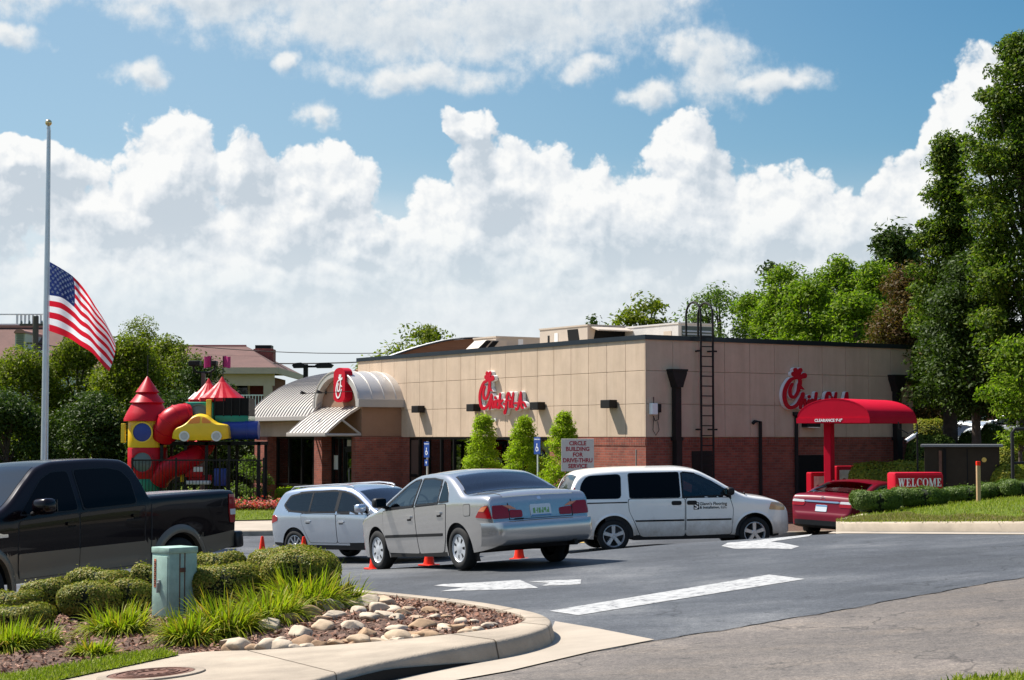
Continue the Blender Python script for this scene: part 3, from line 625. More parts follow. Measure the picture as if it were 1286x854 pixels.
# ---------------------------------------------------------------- clipped boxwoods
def clipped(name, xc, Y, zb, w, d, h, label, seed, cat='shrub', group=None, lm='lf_box', dens=1.0, ls=1.0, rz=0, e1=.62, core='hedgecore'):
    """clipped shrub: leaf shell over a solid dark core added to block light"""
    rg = np.random.default_rng(seed); root = empty(name, (xc, Y, zb), rz, label, cat, group)
    n = int(min(15000, 38000 * (w * d + w * h)) * dens); th = rg.uniform(0, 2 * np.pi, n); ph = np.arcsin(rg.uniform(-.55, 1, n)); e2 = .55
    sg = lambda a, e: np.sign(a) * np.abs(a) ** e
    lump = 1 + .022 * np.sin(3 * th + seed) * np.cos(ph) + .012 * np.sin(7 * th + 2 * ph + seed)
    p = np.stack([w * sg(np.cos(ph), e2) * sg(np.cos(th), e1), d * sg(np.cos(ph), e2) * sg(np.sin(th), e1), h * .56 + h * .44 * sg(np.sin(ph), .62)], 1)
    p[:, :2] *= (lump * (.97 + .05 * rg.random(n)))[:, None] * (.72 + .28 * np.clip(p[:, 2] / (h * .55), 0, 1))[:, None]; p[:, 2] += rg.normal(size=n) * .008 * ls * (1 + (rg.random(n) < .05) * 2) + .02 * np.sin(p[:, 0] * 11 + seed) * (ph > .3)
    nn = unit([0, 0, .2] + rg.normal(size=p.shape) * .42 + 1.25 * np.stack([np.cos(th) * np.cos(ph), np.sin(th) * np.cos(ph), np.sin(ph)], 1))
    v, f = leaves(p, nn, rg.uniform(.020, .036, n) * ls, rg.uniform(.014, .023, n) * ls, rg); fast_mesh('foliage', v, f, lm, root)
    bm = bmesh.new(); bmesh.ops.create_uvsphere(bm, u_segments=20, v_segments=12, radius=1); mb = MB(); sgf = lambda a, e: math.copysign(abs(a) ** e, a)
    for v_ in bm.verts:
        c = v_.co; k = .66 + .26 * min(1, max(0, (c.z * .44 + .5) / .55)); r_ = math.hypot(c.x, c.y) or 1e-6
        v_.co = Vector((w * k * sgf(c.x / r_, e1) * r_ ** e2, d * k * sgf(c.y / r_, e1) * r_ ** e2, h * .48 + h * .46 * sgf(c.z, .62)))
    bm.verts.index_update(); mb.add([v_.co for v_ in bm.verts], [[q.index for q in f_.verts] for f_ in bm.faces]); bm.free(); mb.build('blocking_core', core, root, smooth=True)  # solid dark core added to stop light through the leaves, no real twigs
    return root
def boxwood(px0, px1, ytop, ybot, Y, label, seed):
    xc = at((px0 + px1) / 2, ytop, Y).x; w = (px1 - px0) / F * Y / 2 * .94; zb = bed_z(xc, Y) - .02; h = max(.22, at(px0, ytop, Y).z - w * .10 - zb)
    return clipped('boxwood', xc, Y, zb, w, w * .85, h, label, seed, group='clipped boxwoods on the island')
BOX = [(-30, 58, 739, 764, 18.9, 'low boxwood by the truck wheel, cut off by the picture edge'), (-25, 70, 757, 785, 17.7, 'low flat boxwood in front of the cut-off one, behind daylilies'),
 (24, 92, 726, 770, 19.3, 'boxwood behind the large dark one, under the truck door'), (72, 156, 729, 784, 18.3, 'tallest broad boxwood midway between wheel and cabinet'), (138, 194, 727, 775, 18.5, 'boxwood touching the green cabinet on its shaded side'),
 (80, 168, 712, 735, 19.9, 'flat boxwood top showing right against the truck sill'), (164, 216, 706, 740, 19.6, 'boxwood hidden partly behind the green utility cabinet'),
 (236, 312, 691, 715, 19.5, 'thin back-row boxwood just beyond the green cabinet'), (236, 336, 705, 746, 18.2, 'wide boxwood in front of the thin one, beside cabinet'),
 (308, 424, 682, 716, 19.4, 'rounded boxwood at the back of the end pair, below cones'), (327, 430, 688, 730, 18.2, 'end boxwood above the bright daylilies, nearest the silver cars')]
for k, b in enumerate(BOX): boxwood(*b, seed=11 + k)
# ---------------------------------------------------------------- daylilies
def daylily(px, py, w, h, n, label, seed):
    rg = np.random.default_rng(seed); q = gp(px, py, KH + .06); q.z = bed_z(q.x, q.y) - .01; s = q.y / F; w *= s * 1.12; h *= s * 1.02; n = int(n * 1.7)
    a = rg.uniform(0, 2 * np.pi, n); r0 = np.sqrt(rg.random(n)) * w * .30; base = np.stack([np.cos(a) * r0, np.sin(a) * r0 * .8, np.zeros(n)], 1)
    a2 = a + rg.normal(size=n) * .5; tilt = rg.uniform(.15, 1.35, n); d = unit(np.stack([np.cos(a2) * tilt, np.sin(a2) * tilt, np.full(n, 1.0)], 1))
    ln = h * rg.uniform(.75, 1.5, n); v, f = blades(base, d, ln, rg.uniform(.010, .02, n), rg.uniform(.45, 1.1, n) * (.35 + tilt * .55), 7, rg)
    v[:, 2] = np.maximum(v[:, 2], .004); o = fast_mesh('daylily', v, f, 'lf_lily'); o.location = q
    me = o.data; me.polygons.foreach_set('use_smooth', [True] * len(me.polygons))
    return tag(o, label, 'plant', 'daylily clumps on the island')
for k, b in enumerate([(8, 818, 92, 46, 520, 'arching daylily clump cut by the picture edge below flat boxwoods'), (48, 812, 60, 36, 260, 'small daylily tuft leaning out from the edge clump'), (118, 816, 60, 28, 230, 'short yellowing daylily tuft before the mulch, front of a pair'), (150, 797, 92, 46, 460, 'full daylily clump directly behind the short yellowing tuft'),
   (238, 800, 70, 48, 330, 'daylily clump against the foot of the green cabinet'), (282, 793, 92, 58, 460, 'daylily clump second from the cabinet, above brown stones'), (338, 783, 88, 58, 420, 'daylily clump in the middle of the row behind stones'), (385, 768, 96, 66, 560, 'tallest bright daylily clump below the end boxwood'), (425, 758, 70, 44, 300, 'last daylily clump, drooping towards the driveway kerb')]): daylily(*b, seed=41 + k)
# ---------------------------------------------------------------- manhole, cabinet
q = gp(190, 847, KH + .004); root = empty('manhole_cover', q, 0, 'round rusty iron drain cover set in the concrete kerb slab', 'manhole cover')
mb = MB(); mb.lathe([(0, .012), (.315, .012), (.325, .006)], 40)
for r_ in (.27, .2, .12): mb.lathe([(r_ - .012, .012), (r_ - .01, .019), (r_ + .01, .019), (r_ + .012, .012)], 40)
for i in range(16):
    a = i * math.pi / 8; mb.box(-.012, .012, .13, .19, .012, .019); 
    for j in range(len(mb.v) - 8, len(mb.v)):
        x, y, z = mb.v[j]; mb.v[j] = (x * math.cos(a) - y * math.sin(a), x * math.sin(a) + y * math.cos(a), z)
mb.build('lid', 'rust', root); mb = MB(); mb.lathe([(.328, .0), (.33, .012), (.40, .010), (.405, 0)], 40); mb.build('frame', 'concrete_dirty', root, smooth=True)
for o in (root,): o.rotation_euler = (-math.atan(.0104), -math.atan(.065), 0)
q = at(217, 790, 17.9); zb = bed_z(q.x, 17.9) - .03; root = empty('utility_cabinet', (q.x - .01, 17.95, zb), R(-44), 'weathered pale green metal utility cabinet among the boxwoods', 'utility cabinet')
H_ = at(217, 687, 17.9).z - zb
mb = MB(); mb.box(-.145, .145, -.155, .185, 0, H_ - .05, bev=.005); mb.build('housing', 'cabinet', root, smooth=True, ang=30)
mb = MB(); mb.box(-.153, .153, -.163, .193, H_ - .06, H_, bev=.006); mb.build('lid', 'cabinet', root, smooth=True, ang=30)
mb = MB(); mb.box(-.13, .13, -.166, -.153, .04, H_ - .085, bev=.004); d_ = mb.build('door', 'cabinet', root, smooth=True, ang=30)
mb = MB(); mb.box(-.02, .015, -.18, -.165, H_ * .40, H_ * .56, bev=.004); mb.box(-.012, .008, -.20, -.175, H_ * .38, H_ * .52, bev=.004); mb.build('handle', 'steel', d_)
mb = MB(); mb.box(-.095, -.06, -.169, -.166, H_ * .45, H_ * .84)
mb.build('warning_label', 'label_orange', d_); mb = MB()
for k in range(13): z_ = H_ * (.47 + .027 * k); mb.box(-.088 , -.07 + .006 * (k % 2), -.1715, -.169, z_, z_ + .010)
mb.build('label_lettering', 'dark', d_)
mb = MB(); mb.box(.145, .150, -.03, -.02, .02, H_ - .06); mb.box(.145, .150, .03, .04, .02, H_ - .06); mb.box(.145, .156, -.03, .04, H_ * .66, H_ * .72); mb.build('side_latch', 'rust', root)

# grass verge at the photographer's feet, just entering the frame
vp = [Vector((2.75, 11.38, 0)), Vector((6.5, 11.60, 0)), Vector((6.5, 6, 0)), Vector((1.8, 6, 0))]
mb = MB(); mb.add([(q.x, q.y, plane_z(q.x, q.y) + .012) for q in vp], [(0, 1, 2, 3)]); struct(mb.build('verge', 'grassbase'))
turf('verge_grass', [Vector((2.8, 11.36, 0)), Vector((5, 11.47, 0)), Vector((5, 10.6, 0)), Vector((2.4, 10.6, 0))], lambda x, y: plane_z(x, y) + .01, 5000, .07, 'tufts of verge grass at the lower picture edge')
# ---------------------------------------------------------------- restaurant: local x runs along the shaded wall, local y along the sunlit wall, corner at origin
BO = Vector((3.79, 50.0, 0)); BA = math.atan2(.535, .845)
def bw(x, y, z=0):
    return Vector((BO.x + x * math.cos(BA) - y * math.sin(BA), BO.y + x * math.sin(BA) + y * math.cos(BA), z))
bld = empty('restaurant', BO, BA, 'tan panelled restaurant with brick base, flat parapet and curved metal entrance roof', 'restaurant')
LW, RW, ZB, ZT = 17.65, 10.45, 2.4, 5.23
def bpart(mb, name, m, **k): return mb.build(name, m, bld, **k)
# brick base (proud of the glazing), closed shell
mb = MB()
mb.box(-.02, RW + .02, -.02, .28, -.6, ZB - .002)                       # shaded side
mb.box(RW - .26, RW + .02, .28, 13, -.6, ZB - .002); mb.box(-.02, .28, .28, 4.9, -.6, ZB - .002)
mb.box(-.02, .28, 13.75, 14.25, -.6, ZB - .002)
mb.box(-.0, .26, 4.9, 13.75, -.6, .28)
bpart(mb, 'brick_base', 'brick')
mb = MB()                                                               # rowlock course on top of the brick
for i in range(int((RW + .04) / .082)): mb.box(-.02 + i * .082, -.02 + i * .082 + .072, -.034, .0, ZB - .24, ZB - .02)
for i in range(int(4.9 / .082)): mb.box(-.034, .0, .005 + i * .082, .005 + i * .082 + .072, ZB - .24, ZB - .02)
bpart(mb, 'rowlock_course', 'brick')
# stucco: backing with panels standing proud so the joints read
mb = MB(); mb.box(0, RW, 0, LW, ZB, ZT - .02); bpart(mb, 'wall_backing', 'stucco_joint')
mb = MB(); g_ = .006
def panels(n, L_, fn):
    w = L_ / n; h = (ZT - ZB) / 3
    for i in range(n):
        for k in range(3): fn(i * w + g_, (i + 1) * w - g_, ZB + k * h + g_, ZB + (k + 1) * h - g_)
panels(19, LW, lambda a, b, c, d: mb.box(-.03, .0, a, b, c, d, bev=.007))
panels(11, RW, lambda a, b, c, d: mb.box(a, b, -.03, .0, c, d, bev=.007))
mb.box(-.03, -.0005, -.03, -.0005, ZB + .01, ZT - .01)
mb.box(RW, RW + .03, 0, LW, ZB, ZT - .02); mb.box(0, RW, LW, LW + .03, ZB, ZT - .02)
bpart(mb, 'stucco_wall', 'stucco')
mb = MB(); t = .07
mb.box(-t, .3, -t, LW + .05, ZT - .06, ZT + .075); mb.box(.3, RW + t, -t, .3, ZT - .06, ZT + .075); mb.box(RW - .3, RW + t, .3, LW + .05, ZT - .06, ZT + .075); mb.box(.3, RW - .3, LW - .3, LW + .05, ZT - .06, ZT + .075)
bpart(mb, 'parapet_coping', 'coping')
# --- glazing on the sunlit side
def glazing(name, y0, y1, x, z0, z1, mull, rails=(), th=.07, dp=.12):
    fr = MB(); fr.box(x, x + dp, y0, y1, z0, z0 + th); fr.box(x, x + dp, y0, y1, z1 - th, z1)
    for m_ in mull: fr.box(x - .004, x + dp + .004, m_ - th / 2, m_ + th / 2, z0 + th, z1 - th)
    for (a, b, z) in rails: fr.box(x + .003, x + dp - .003, a, b, z - th / 2, z + th / 2)
    w = fr.build(name, 'bronze', bld); ms = sorted(mull)
    for a, b in zip(ms[:-1], ms[1:]):
        p_ = MB(); p_.box(x + .05, x + .056, a + th / 2, b - th / 2, z0 + th, z1 - th); p_.build('pane', 'glass', w)
    return w
my = [4.95, 6.1, 7.3, 8.5, 9.7, 10.75, 11.6, 12.45, 13.1, 13.72]
glazing('storefront_window', 4.9, 13.75, -.0, .28, ZB - .004, my)
mb = MB(); mb.box(1.2, 1.25, 12.2, 13.3, .0, 2.6); mb.box(.02, .05, 13.14, 13.7, .35, 2.30); d_ = bpart(mb, 'side_door', mat('door_brown', (.10, .06, .045), .5)); mb = MB(); mb.box(-.06, -.02, 13.2, 13.62, 1.02, 1.12); mb.box(-.06, .02, 13.25, 13.29, 1.04, 1.1); mb.box(-.06, .02, 13.55, 13.59, 1.04, 1.1); mb.build('push_bar', 'dark', d_)
mb = MB()
for a, b in zip(my[:-3], my[1:-2]): mb.box(.14, .155, a + .05, b - .05, 2.0 if a > 8 else 1.7, 2.33)
bpart(mb, 'roller_shade', 'shade')
# interior shell behind the glass: floor, back wall, counter
mb = MB(); mb.box(.3, 6, 4.9, 22.5, -.05, .0); bpart(mb, 'dining_floor', 'interior_floor')
mb = MB(); mb.box(5.9, 6, 4.9, 22.5, 0, 3.0); mb.box(.3, 6, 4.9, 5.0, 0, 2.9); mb.box(-1.2, 6, 22.3, 22.4, 0, 3.0); mb.box(.3, 6, 4.9, 22.4, 2.75, 2.8); mb.box(3.2, 3.8, 6, 12, 0, 1.1); bpart(mb, 'interior_wall', 'interior')
# --- entrance bay: y 14.25 .. 22.8, glass plane x=-1.48, piers to x=-1.85
XF, XP = -1.48, -1.86
mb = MB()
mb.box(XP, .0, 14.25, 14.55, -.6, 2.42)                                  # brick return on the shaded side
mb.box(XP, XF + .2, 16.86, 17.50, -.6, 2.42); mb.box(XP, XF + .3, 21.55, 22.72, -.6, 2.42); mb.box(XF + .3, 6, 22.42, 22.72, -.6, 2.42)
bpart(mb, 'entrance_pier', 'brick')
mb = MB()                                                               # plinth projections
mb.box(XP - .05, XF, 21.5, 22.77, -.6, .62, bev=.03); bpart(mb, 'pier_plinth', 'brick')
glazing('entrance_window', 14.55, 16.86, XF, 0.02, 2.42, [14.585, 15.2, 15.9, 16.3, 16.82], [(15.2, 15.9, 2.02)])
dm = MB(); dm.box(XF + .02, XF + .09, 15.25, 15.30, .05, 1.98); dm.box(XF + .02, XF + .09, 15.80, 15.85, .05, 1.98); dm.box(XF + .02, XF + .09, 15.3, 15.8, .05, .28); dm.box(XF + .02, XF + .09, 15.3, 15.8, 1.88, 1.98); dr = bpart(dm, 'entrance_door', 'bronze')
hm = MB(); hm.tube([(XF - .06, 15.36, .8), (XF - .06, 15.36, 1.3)], .014); hm.tube([(XF - .06, 15.36, .85), (XF + .03, 15.36, .85)], .01); hm.tube([(XF - .06, 15.36, 1.25), (XF + .03, 15.36, 1.25)], .01); hm.build('handle', 'steel', dr)
mb = MB(); mb.box(XF - .004, XF + .045, 16.34, 16.66, 1.25, 1.75); bpart(mb, 'posted_notice', 'white')
hours = MB(); hours.box(XF + .03, XF + .048, 15.42, 15.70, 2.08, 2.30); bpart(hours, 'door_plaque', 'menu')
glazing('dining_window', 17.50, 21.55, XF, .12, 2.42, [17.535, 18.35, 19.35, 20.45, 21.51], [(17.5, 21.55, .62)])
mb = MB(); mb.box(XF + .06, XF + .3, 17.5, 21.55, -.6, .14); bpart(mb, 'dining_sill', 'brick')
# tan band over the dining glass and brown stucco round the door
mb = MB(); mb.box(XF - .24, .4, 17.52, 22.70, 2.42, 3.12, bev=.01); bpart(mb, 'dining_band', 'stucco')
mb = MB(); mb.box(XF - .12, .02, 14.30, 17.50, 2.425, 3.46, bev=.01); bpart(mb, 'entrance_band', 'stucco_brown')
# barrel vault over the door: axis across the wall, arched end carries the blade sign
yc, hw, zs, rise_ = 15.90, 1.78, 3.46, 1.27
arc = [(yc + hw * math.cos(a), zs + rise_ * math.sin(a)) for a in (math.pi * k / 24 for k in range(25))]
mb = MB(); ar2 = [(yc + (hw - .22) * math.cos(a), zs + (rise_ - .2) * math.sin(a)) for a in (math.pi * k / 24 for k in range(25))]
mb.prism(ar2, lambda u, w, d: (d, u, w), XF - .10, XF + .05); bpart(mb, 'arch_gable', 'stucco_brown')
mb = MB()
P = [[(XF - .34, y, z) for y, z in arc], [(.0, y, z) for y, z in arc]]; mb.grid(P)
P2 = [[(XF - .34, y, z) for y, z in arc], [(XF - .34, y, z) for y, z in ar2], [(XF - .10, y, z) for y, z in ar2]]; mb.grid(P2); bpart(mb, 'entrance_vault', 'roofmetal', smooth=True, ang=35)
mb = MB()
for xx in (-1.25, -.78, -.31): mb.tube([(xx, y, z + .012) for y, z in arc], .018, 6)
mb.tube([(XF - .33, y, z) for y, z in arc], .035, 6); bpart(mb, 'vault_seam', 'roofmetal', smooth=True)
mb = MB(); mb.box(XF - .36, .0, yc - hw - .05, yc - hw + .1, zs - .02, zs + .26, bev=.01); bpart(mb, 'vault_fascia', 'fascia'); mb = MB(); mb.box(XF - .36, XF + .3, yc + hw - .1, yc + hw + .05, zs - .02, zs + .26, bev=.01); bpart(mb, 'vault_fascia', 'fascia')
# awning over the door
ya, yb_ = 14.38, 17.46; mb = MB(); prof = [(XF - .13, 3.46), (XF - .5, 3.26), (XF - .9, 2.98), (XF - 1.28, 2.68), (XF - 1.45, 2.52)]
mb.slab([[(x, y, z) for x, z in prof] for y in (ya, yb_)], (0, 0, -.06)); awn = bpart(mb, 'awning', 'roofmetal', smooth=True, ang=30)
mb = MB()
for k in range(12): y = ya + (yb_ - ya) * k / 11; mb.tube([(x, y, z + .02) for x, z in prof], .016, 6)
mb.build('awning_seam', 'roofseam', awn, smooth=True)
mb = MB(); mb.box(XF - 1.5, XF - 1.43, ya - .02, yb_ + .02, 2.42, 2.56, bev=.008)
for y in (ya, yb_): mb.tube([(XF - .12, y, 2.48), (XF - 1.45, y, 2.48)], .05, 8); mb.tube([(XF - .12, y, 2.5), (XF - .85, y, 3.0)], .04, 8)
mb.build('awning_frame', 'fascia', awn, smooth=True)
# big curved dining roof, eave towards the car park
prof = [(-2.05, 3.12), (-1.80, 3.48), (-1.45, 3.80), (-1.0, 4.12), (-.5, 4.40), (.1, 4.63), (.75, 4.80), (1.5, 4.93), (2.4, 5.02), (3.4, 5.05)]
prof = [(v.x, v.y) for v in smooth_line([(a, b, 0) for a, b in prof], 4)]
mb = MB(); Y0, Y1 = 17.42, 22.95; mb.slab([[(x, y, z) for x, z in prof] for y in (Y0, Y1)], (0, 0, -.08)); dr_ = bpart(mb, 'dining_roof', 'roofmetal', smooth=True, ang=40)
mb = MB()
for k in range(22): y = Y0 + .02 + (Y1 - Y0 - .04) * k / 21; mb.tube([(x - .004, y, z + .022) for x, z in prof], .02, 6)
mb.build('standing_seam', 'roofseam', dr_, smooth=True)
mb = MB(); mb.box(-2.14, -1.98, Y0, Y1 + .04, 3.0, 3.17, bev=.015); mb.build('gutter', 'fascia', dr_); mb = MB(); mb.box(-2.0, -1.7, 17.52, Y1, 3.06, 3.11); mb.build('soffit', 'fascia', dr_)
mb = MB(); mb.prism([(-1.7, 3.0)] + [(x, z - .1) for x, z in prof if x > -1.75] + [(3.4, 3.0)], lambda u, w, d: (u, d, w), 22.55, 22.75); bpart(mb, 'end_wall', 'stucco')
# timber screen with arched top on the roof, behind the parapet
ga = [(.2, 4.9), (.9, 5.20), (1.64, 5.46), (2.4, 5.70), (3.07, 5.88), (3.9, 6.06), (4.82, 6.16), (5.8, 6.17), (6.8, 6.1)]; ga = [(v.x, v.y) for v in smooth_line([(a, b, 0) for a, b in ga], 4)]
mb = MB(); mb.prism([(.2, 4.8)] + ga + [(6.8, 4.8)], lambda u, w, d: (u, d, w), 17.72, 18.3); sc_ = bpart(mb, 'arched_roof_screen', 'wood_screen')
mb = MB(); mb.slab([[(x, y, z + .05) for x, z in ga] for y in (17.62, 17.9)], (0, 0, -.045)); mb.build('screen_coping', 'coping', sc_, smooth=True, ang=30)
mb = MB(); mb.slab([[(x - .02, y, z + .075) for x, z in ga] for y in (17.63, 17.86)], (0, 0, -.022)); mb.build('screen_cap', 'white', sc_, smooth=True, ang=30)
mb = MB(); mb.box(.05, RW, .05, LW, 4.75, 4.8); bpart(mb, 'flat_roof', mat('roof_membrane', (.30, .29, .27), .9, var=.1))
# downspouts with conductor heads, pipes, service door, dark door
def ds(x, z0):
    m_ = MB(); hd = [(-.25, 0), (.25, 0), (.25, -.09), (.15, -.34), (.11, -.48), (-.11, -.48), (-.15, -.34), (-.25, -.09)]
    m_.prism([(x + a, 4.30 + b) for a, b in hd], lambda u, w, d: (u, d, w), -.33, -.035); m_.box(x - .27, x + .27, -.35, -.033, 4.28, 4.34); h_ = bpart(m_, 'conductor_head', 'iron')
    m_ = MB(); m_.box(x - .1, x + .1, -.25, -.06, 2.35, 3.85); m_.box(x - .1, x + .1, -.28, -.08, .0, 2.36); m_.box(x - .13, x + .13, -.29, -.036, 2.30, 2.40); bpart(m_, 'downspout', 'iron'); return h_
ds(.98, 0); ds(9.62, 0)
mb = MB(); mb.tube([(4.13, -.10, .3), (4.13, -.10, 2.86), (3.90, -.10, 2.86), (3.84, -.1, 2.80)], .05, 8); bpart(mb, 'vent_pipe', 'iron', smooth=True)
mb = MB(); mb.tube([(5.53, -.10, .3), (5.53, -.10, 2.98)], .055, 8); mb.lathe([(.11, 3.05), (.11, 3.15), (.0, 3.16)], 12, c=(5.53, -.1, 0)); mb.lathe([(.0, 2.96), (.11, 3.05)], 12, c=(5.53, -.1, 0)); bpart(mb, 'vent_pipe', 'iron', smooth=True)
mb = MB(); mb.box(5.55, 7.0, -.045, -.02, -.4, 1.86); bpart(mb, 'service_door', 'dark'); mb = MB(); mb.box(5.62, 5.66, -.07, -.045, -.2, 1.8); bpart(mb, 'door_post', 'iron')
mb = MB(); mb.box(1.62, 2.36, -.04, -.022, -.3, 2.0); bpart(mb, 'ladder_guard', 'iron')
mb = MB(); mb.box(-.032, -.02, .42, .46, -.5, 2.05); bpart(mb, 'wall_conduit', 'steel')
# ---- fixtures that are things of their own
def fix(name, x, y, z, label, cat, group=None, face='x'):
    return empty(name, bw(x, y, z), BA, label, cat, group)
LAMPW = ['beside the entrance vault', 'close to the red letter C of the script sign', 'just past the tail of the script sign', 'nearest the building corner']
for y, t_ in zip((12.83, 9.14, 5.32, 1.54), LAMPW):
    r_ = fix('wall_lamp', -.03, y, 3.36, 'black box wall lamp ' + t_, 'wall lamp', 'black wall lamps along the sunlit wall'); mb = MB(); mb.box(-.30, -.02, -.23, .23, -.12, .12, bev=.015); mb.build('housing', 'iron', r_); mb = MB(); mb.box(-.02, .0, -.1, .1, -.1, .1); mb.build('wall_plate', 'bronze', r_)
r_ = fix('floodlight', 6.05, -.03, 2.72, 'bronze box floodlight under the script sign on the shaded wall', 'floodlight'); mb = MB(); mb.box(-.26, .26, -.28, 0, -.02, .17, bev=.02); mb.build('housing', 'iron', r_); mb = MB(); mb.box(-.22, .22, -.27, -.03, -.035, -.018); mb.build('lens', 'lens', r_)
r_ = fix('security_camera', -.03, 8.0, 2.95, 'small white security camera below the script sign', 'security camera'); mb = MB(); mb.box(-.05, 0, -.05, .05, -.05, .05); mb.tube([(-.02, 0, 0), (-.16, 0, -.02)], .02); mb.build('bracket', 'white', r_); mb = MB(); mb.box(-.22, -.10, -.05, .20, -.075, .03, bev=.015); mb.build('camera_body', 'white', r_)
r_ = fix('meter_box', .24, -.03, 3.2, 'small white meter box with grey conduit by the building corner', 'meter box'); mb = MB(); mb.box(-.15, .05, -.16, 0, -.16, .16, bev=.015); mb.build('box', 'white', r_); mb = MB(); mb.box(.10, .22, -.1, 0, -.1, .14, bev=.01); mb.tube([(.16, -.05, -.1), (.14, -.06, -.3), (.02, -.06, -.34), (-.04, -.06, -.2)], .014, 6); mb.tube([(-.02, -.05, -.2), (-.05, -.05, -.6), (.05, -.05, -.75), (.17, -.05, -.6), (.12, -.05, -.35)], .009, 6); mb.tube([(-.02, -.05, .16), (-.02, -.05, .34)], .012, 6); mb.build('conduit', 'iron', r_, smooth=True)
# roof ladder
r_ = fix('roof_ladder', 2.0, -.03, 0, 'dark steel roof ladder with hooped tops beside the conductor head', 'ladder'); mb = MB()
for s_ in (-.22, .22):
    hoop = [(s_, -.24, .2), (s_, -.24, 5.9)] + [(s_, -.24 + .34 - .34 * math.cos(a), 5.95 + .36 * math.sin(a)) for a in (math.pi * k / 8 for k in range(9))] + [(s_, .44, 5.3), (s_, .44, 4.82)]
    mb.tube(hoop, .032, 8)
mb.build('stile', 'iron', r_, smooth=True)
for k in range(18): mb = MB(); mb.tube([(-.22, -.24, .45 + .285 * k), (.22, -.24, .45 + .285 * k)], .018, 6); mb.build('rung', 'iron', r_)
mb = MB()
for z in (.8, 2.62, 4.88):
    for s_ in (-.22, .22): mb.box(s_ - .025, s_ + .025, -.24, .0, z - .02, z + .02); mb.box(s_ - (.14 if s_ < 0 else .0), s_ + (.14 if s_ > 0 else 0), -.26, -.23, z - .025, z + .025)
mb.build('wall_bracket', 'iron', r_)
# rooftop machines: near corner of each at a given sight line, sides parallel to the walls
def unit_(pxc, ytop, Y, w, d, label, name='rooftop_unit'):
    c = at(pxc, ytop, Y); r_ = empty(name, (c.x, Y, 4.8), BA, label, name.replace('_', ' ')); return r_, c.z - 4.8     # origin = near corner; box spans x 0..w, y 0..d
r_, h = unit_(623, 423, 60.6, 2.0, 1.5, 'long low beige rooftop unit beside the timber arch'); mb = MB(); mb.box(0, 2.0, 0, 1.5, 0, h, bev=.02); mb.box(-.02, 2.02, -.02, 1.52, h - .02, h + .03); mb.build('housing', 'ac', r_); mb = MB(); mb.box(.9, 1.1, -.012, -.001, h * .45, h * .95); mb.build('access_panel', 'white', r_)
for k, x in enumerate((.35, 1.35)): mb = MB(); mb.lathe([(0, -.012), (.05, -.012), (.05, 0)], 10, 'y', c=(x, 0, h * .6)); mb.build('vent_cap', 'iron', r_)
mb = MB(); mb.box(-.012, -.001, .3, .7, h * .4, h * .62); mb.build('rating_plate', 'white', r_)
r2, h2 = unit_(597, 426.5, 59.6, .5, 1.2, 'slanted dark louvre hood between timber arch and beige unit', 'intake_hood'); mb = MB(); mb.prism([(1.25, 0), (-.62, 0), (.45, h2), (1.25, h2)], lambda u, w_, d: (d, -u, w_) if False else (u, d, w_), 0, .8); mb.build('housing', 'ac', r2)
for k in range(2): mb = MB(); mb.prism([(-.5 + .36 * k, .02), (-.22 + .36 * k, .02), (.62 + .30 * k, h2 - .03), (.40 + .30 * k, h2 - .03)], lambda u, w_, d: (u, d, w_), -.03, -.002); mb.build('louvre', 'dark', r2)
r_, h = unit_(738, 408, 56.2, 1.6, 2.8, 'tallest tan rooftop unit with two slanted dark intakes'); mb = MB(); mb.box(0, 1.6, 0, 2.8, 0, h, bev=.02); mb.box(-.02, 1.62, -.02, 2.82, h - .03, h + .02); mb.build('housing', 'ac', r_)
mb = MB(); mb.prism([(.35, h * .2), (1.0, h * .2), (1.15, h - .10), (.55, h - .10)], lambda u, w_, d: (d, u, w_), -.012, -.001); mb.build('intake', 'dark', r_); mb = MB(); mb.prism([(.14, .3), (1.52, .3), (1.50, h - .14), (.30, h - .14)], lambda u, w_, d: (u, d, w_), -.012, -.001); mb.build('intake', 'dark', r_)
mb = MB(); mb.slab([[(x, -.02, h - .04) for x in (.1, 1.55)], [(x, -.45, h - .16) for x in (.1, 1.55)]], (0, 0, -.04)); mb.build('rain_hood', 'ac', r_); mb = MB(); mb.box(-.012, -.001, 1.7, 1.9, h * .35, h * .85); mb.build('access_panel', 'white', r_); mb = MB(); mb.box(-.012, -.001, 2.2, 2.3, h * .45, h * .8); mb.build('rating_plate', 'iron', r_)
r_, h = unit_(852, 405.5, 54.6, 1.4, 2.9, 'pale grey rooftop unit behind the hooped ladder'); mb = MB(); mb.box(0, 1.4, 0, 2.9, 0, h, bev=.02); mb.box(-.02, 1.42, -.02, 2.92, h - .03, h + .02); mb.build('housing', 'ac2', r_)
lv = MB(); lv.box(.12, 1.3, -.012, -.001, h * .2, h * .92); lv = lv.build('louvre', 'p_grey', r_); mb = MB()
for k in range(8): z = h * .25 + h * .08 * k; mb.add([(.14, -.014, z), (1.28, -.014, z), (1.28, -.05, z - .05), (.14, -.05, z - .05)], [(0, 1, 2, 3)])
mb.build('slats', 'ac2', lv, recalc=False)
mb = MB(); mb.box(-.012, -.001, .35, .75, h * .45, h * .8); mb.build('access_panel', 'ac', r_)
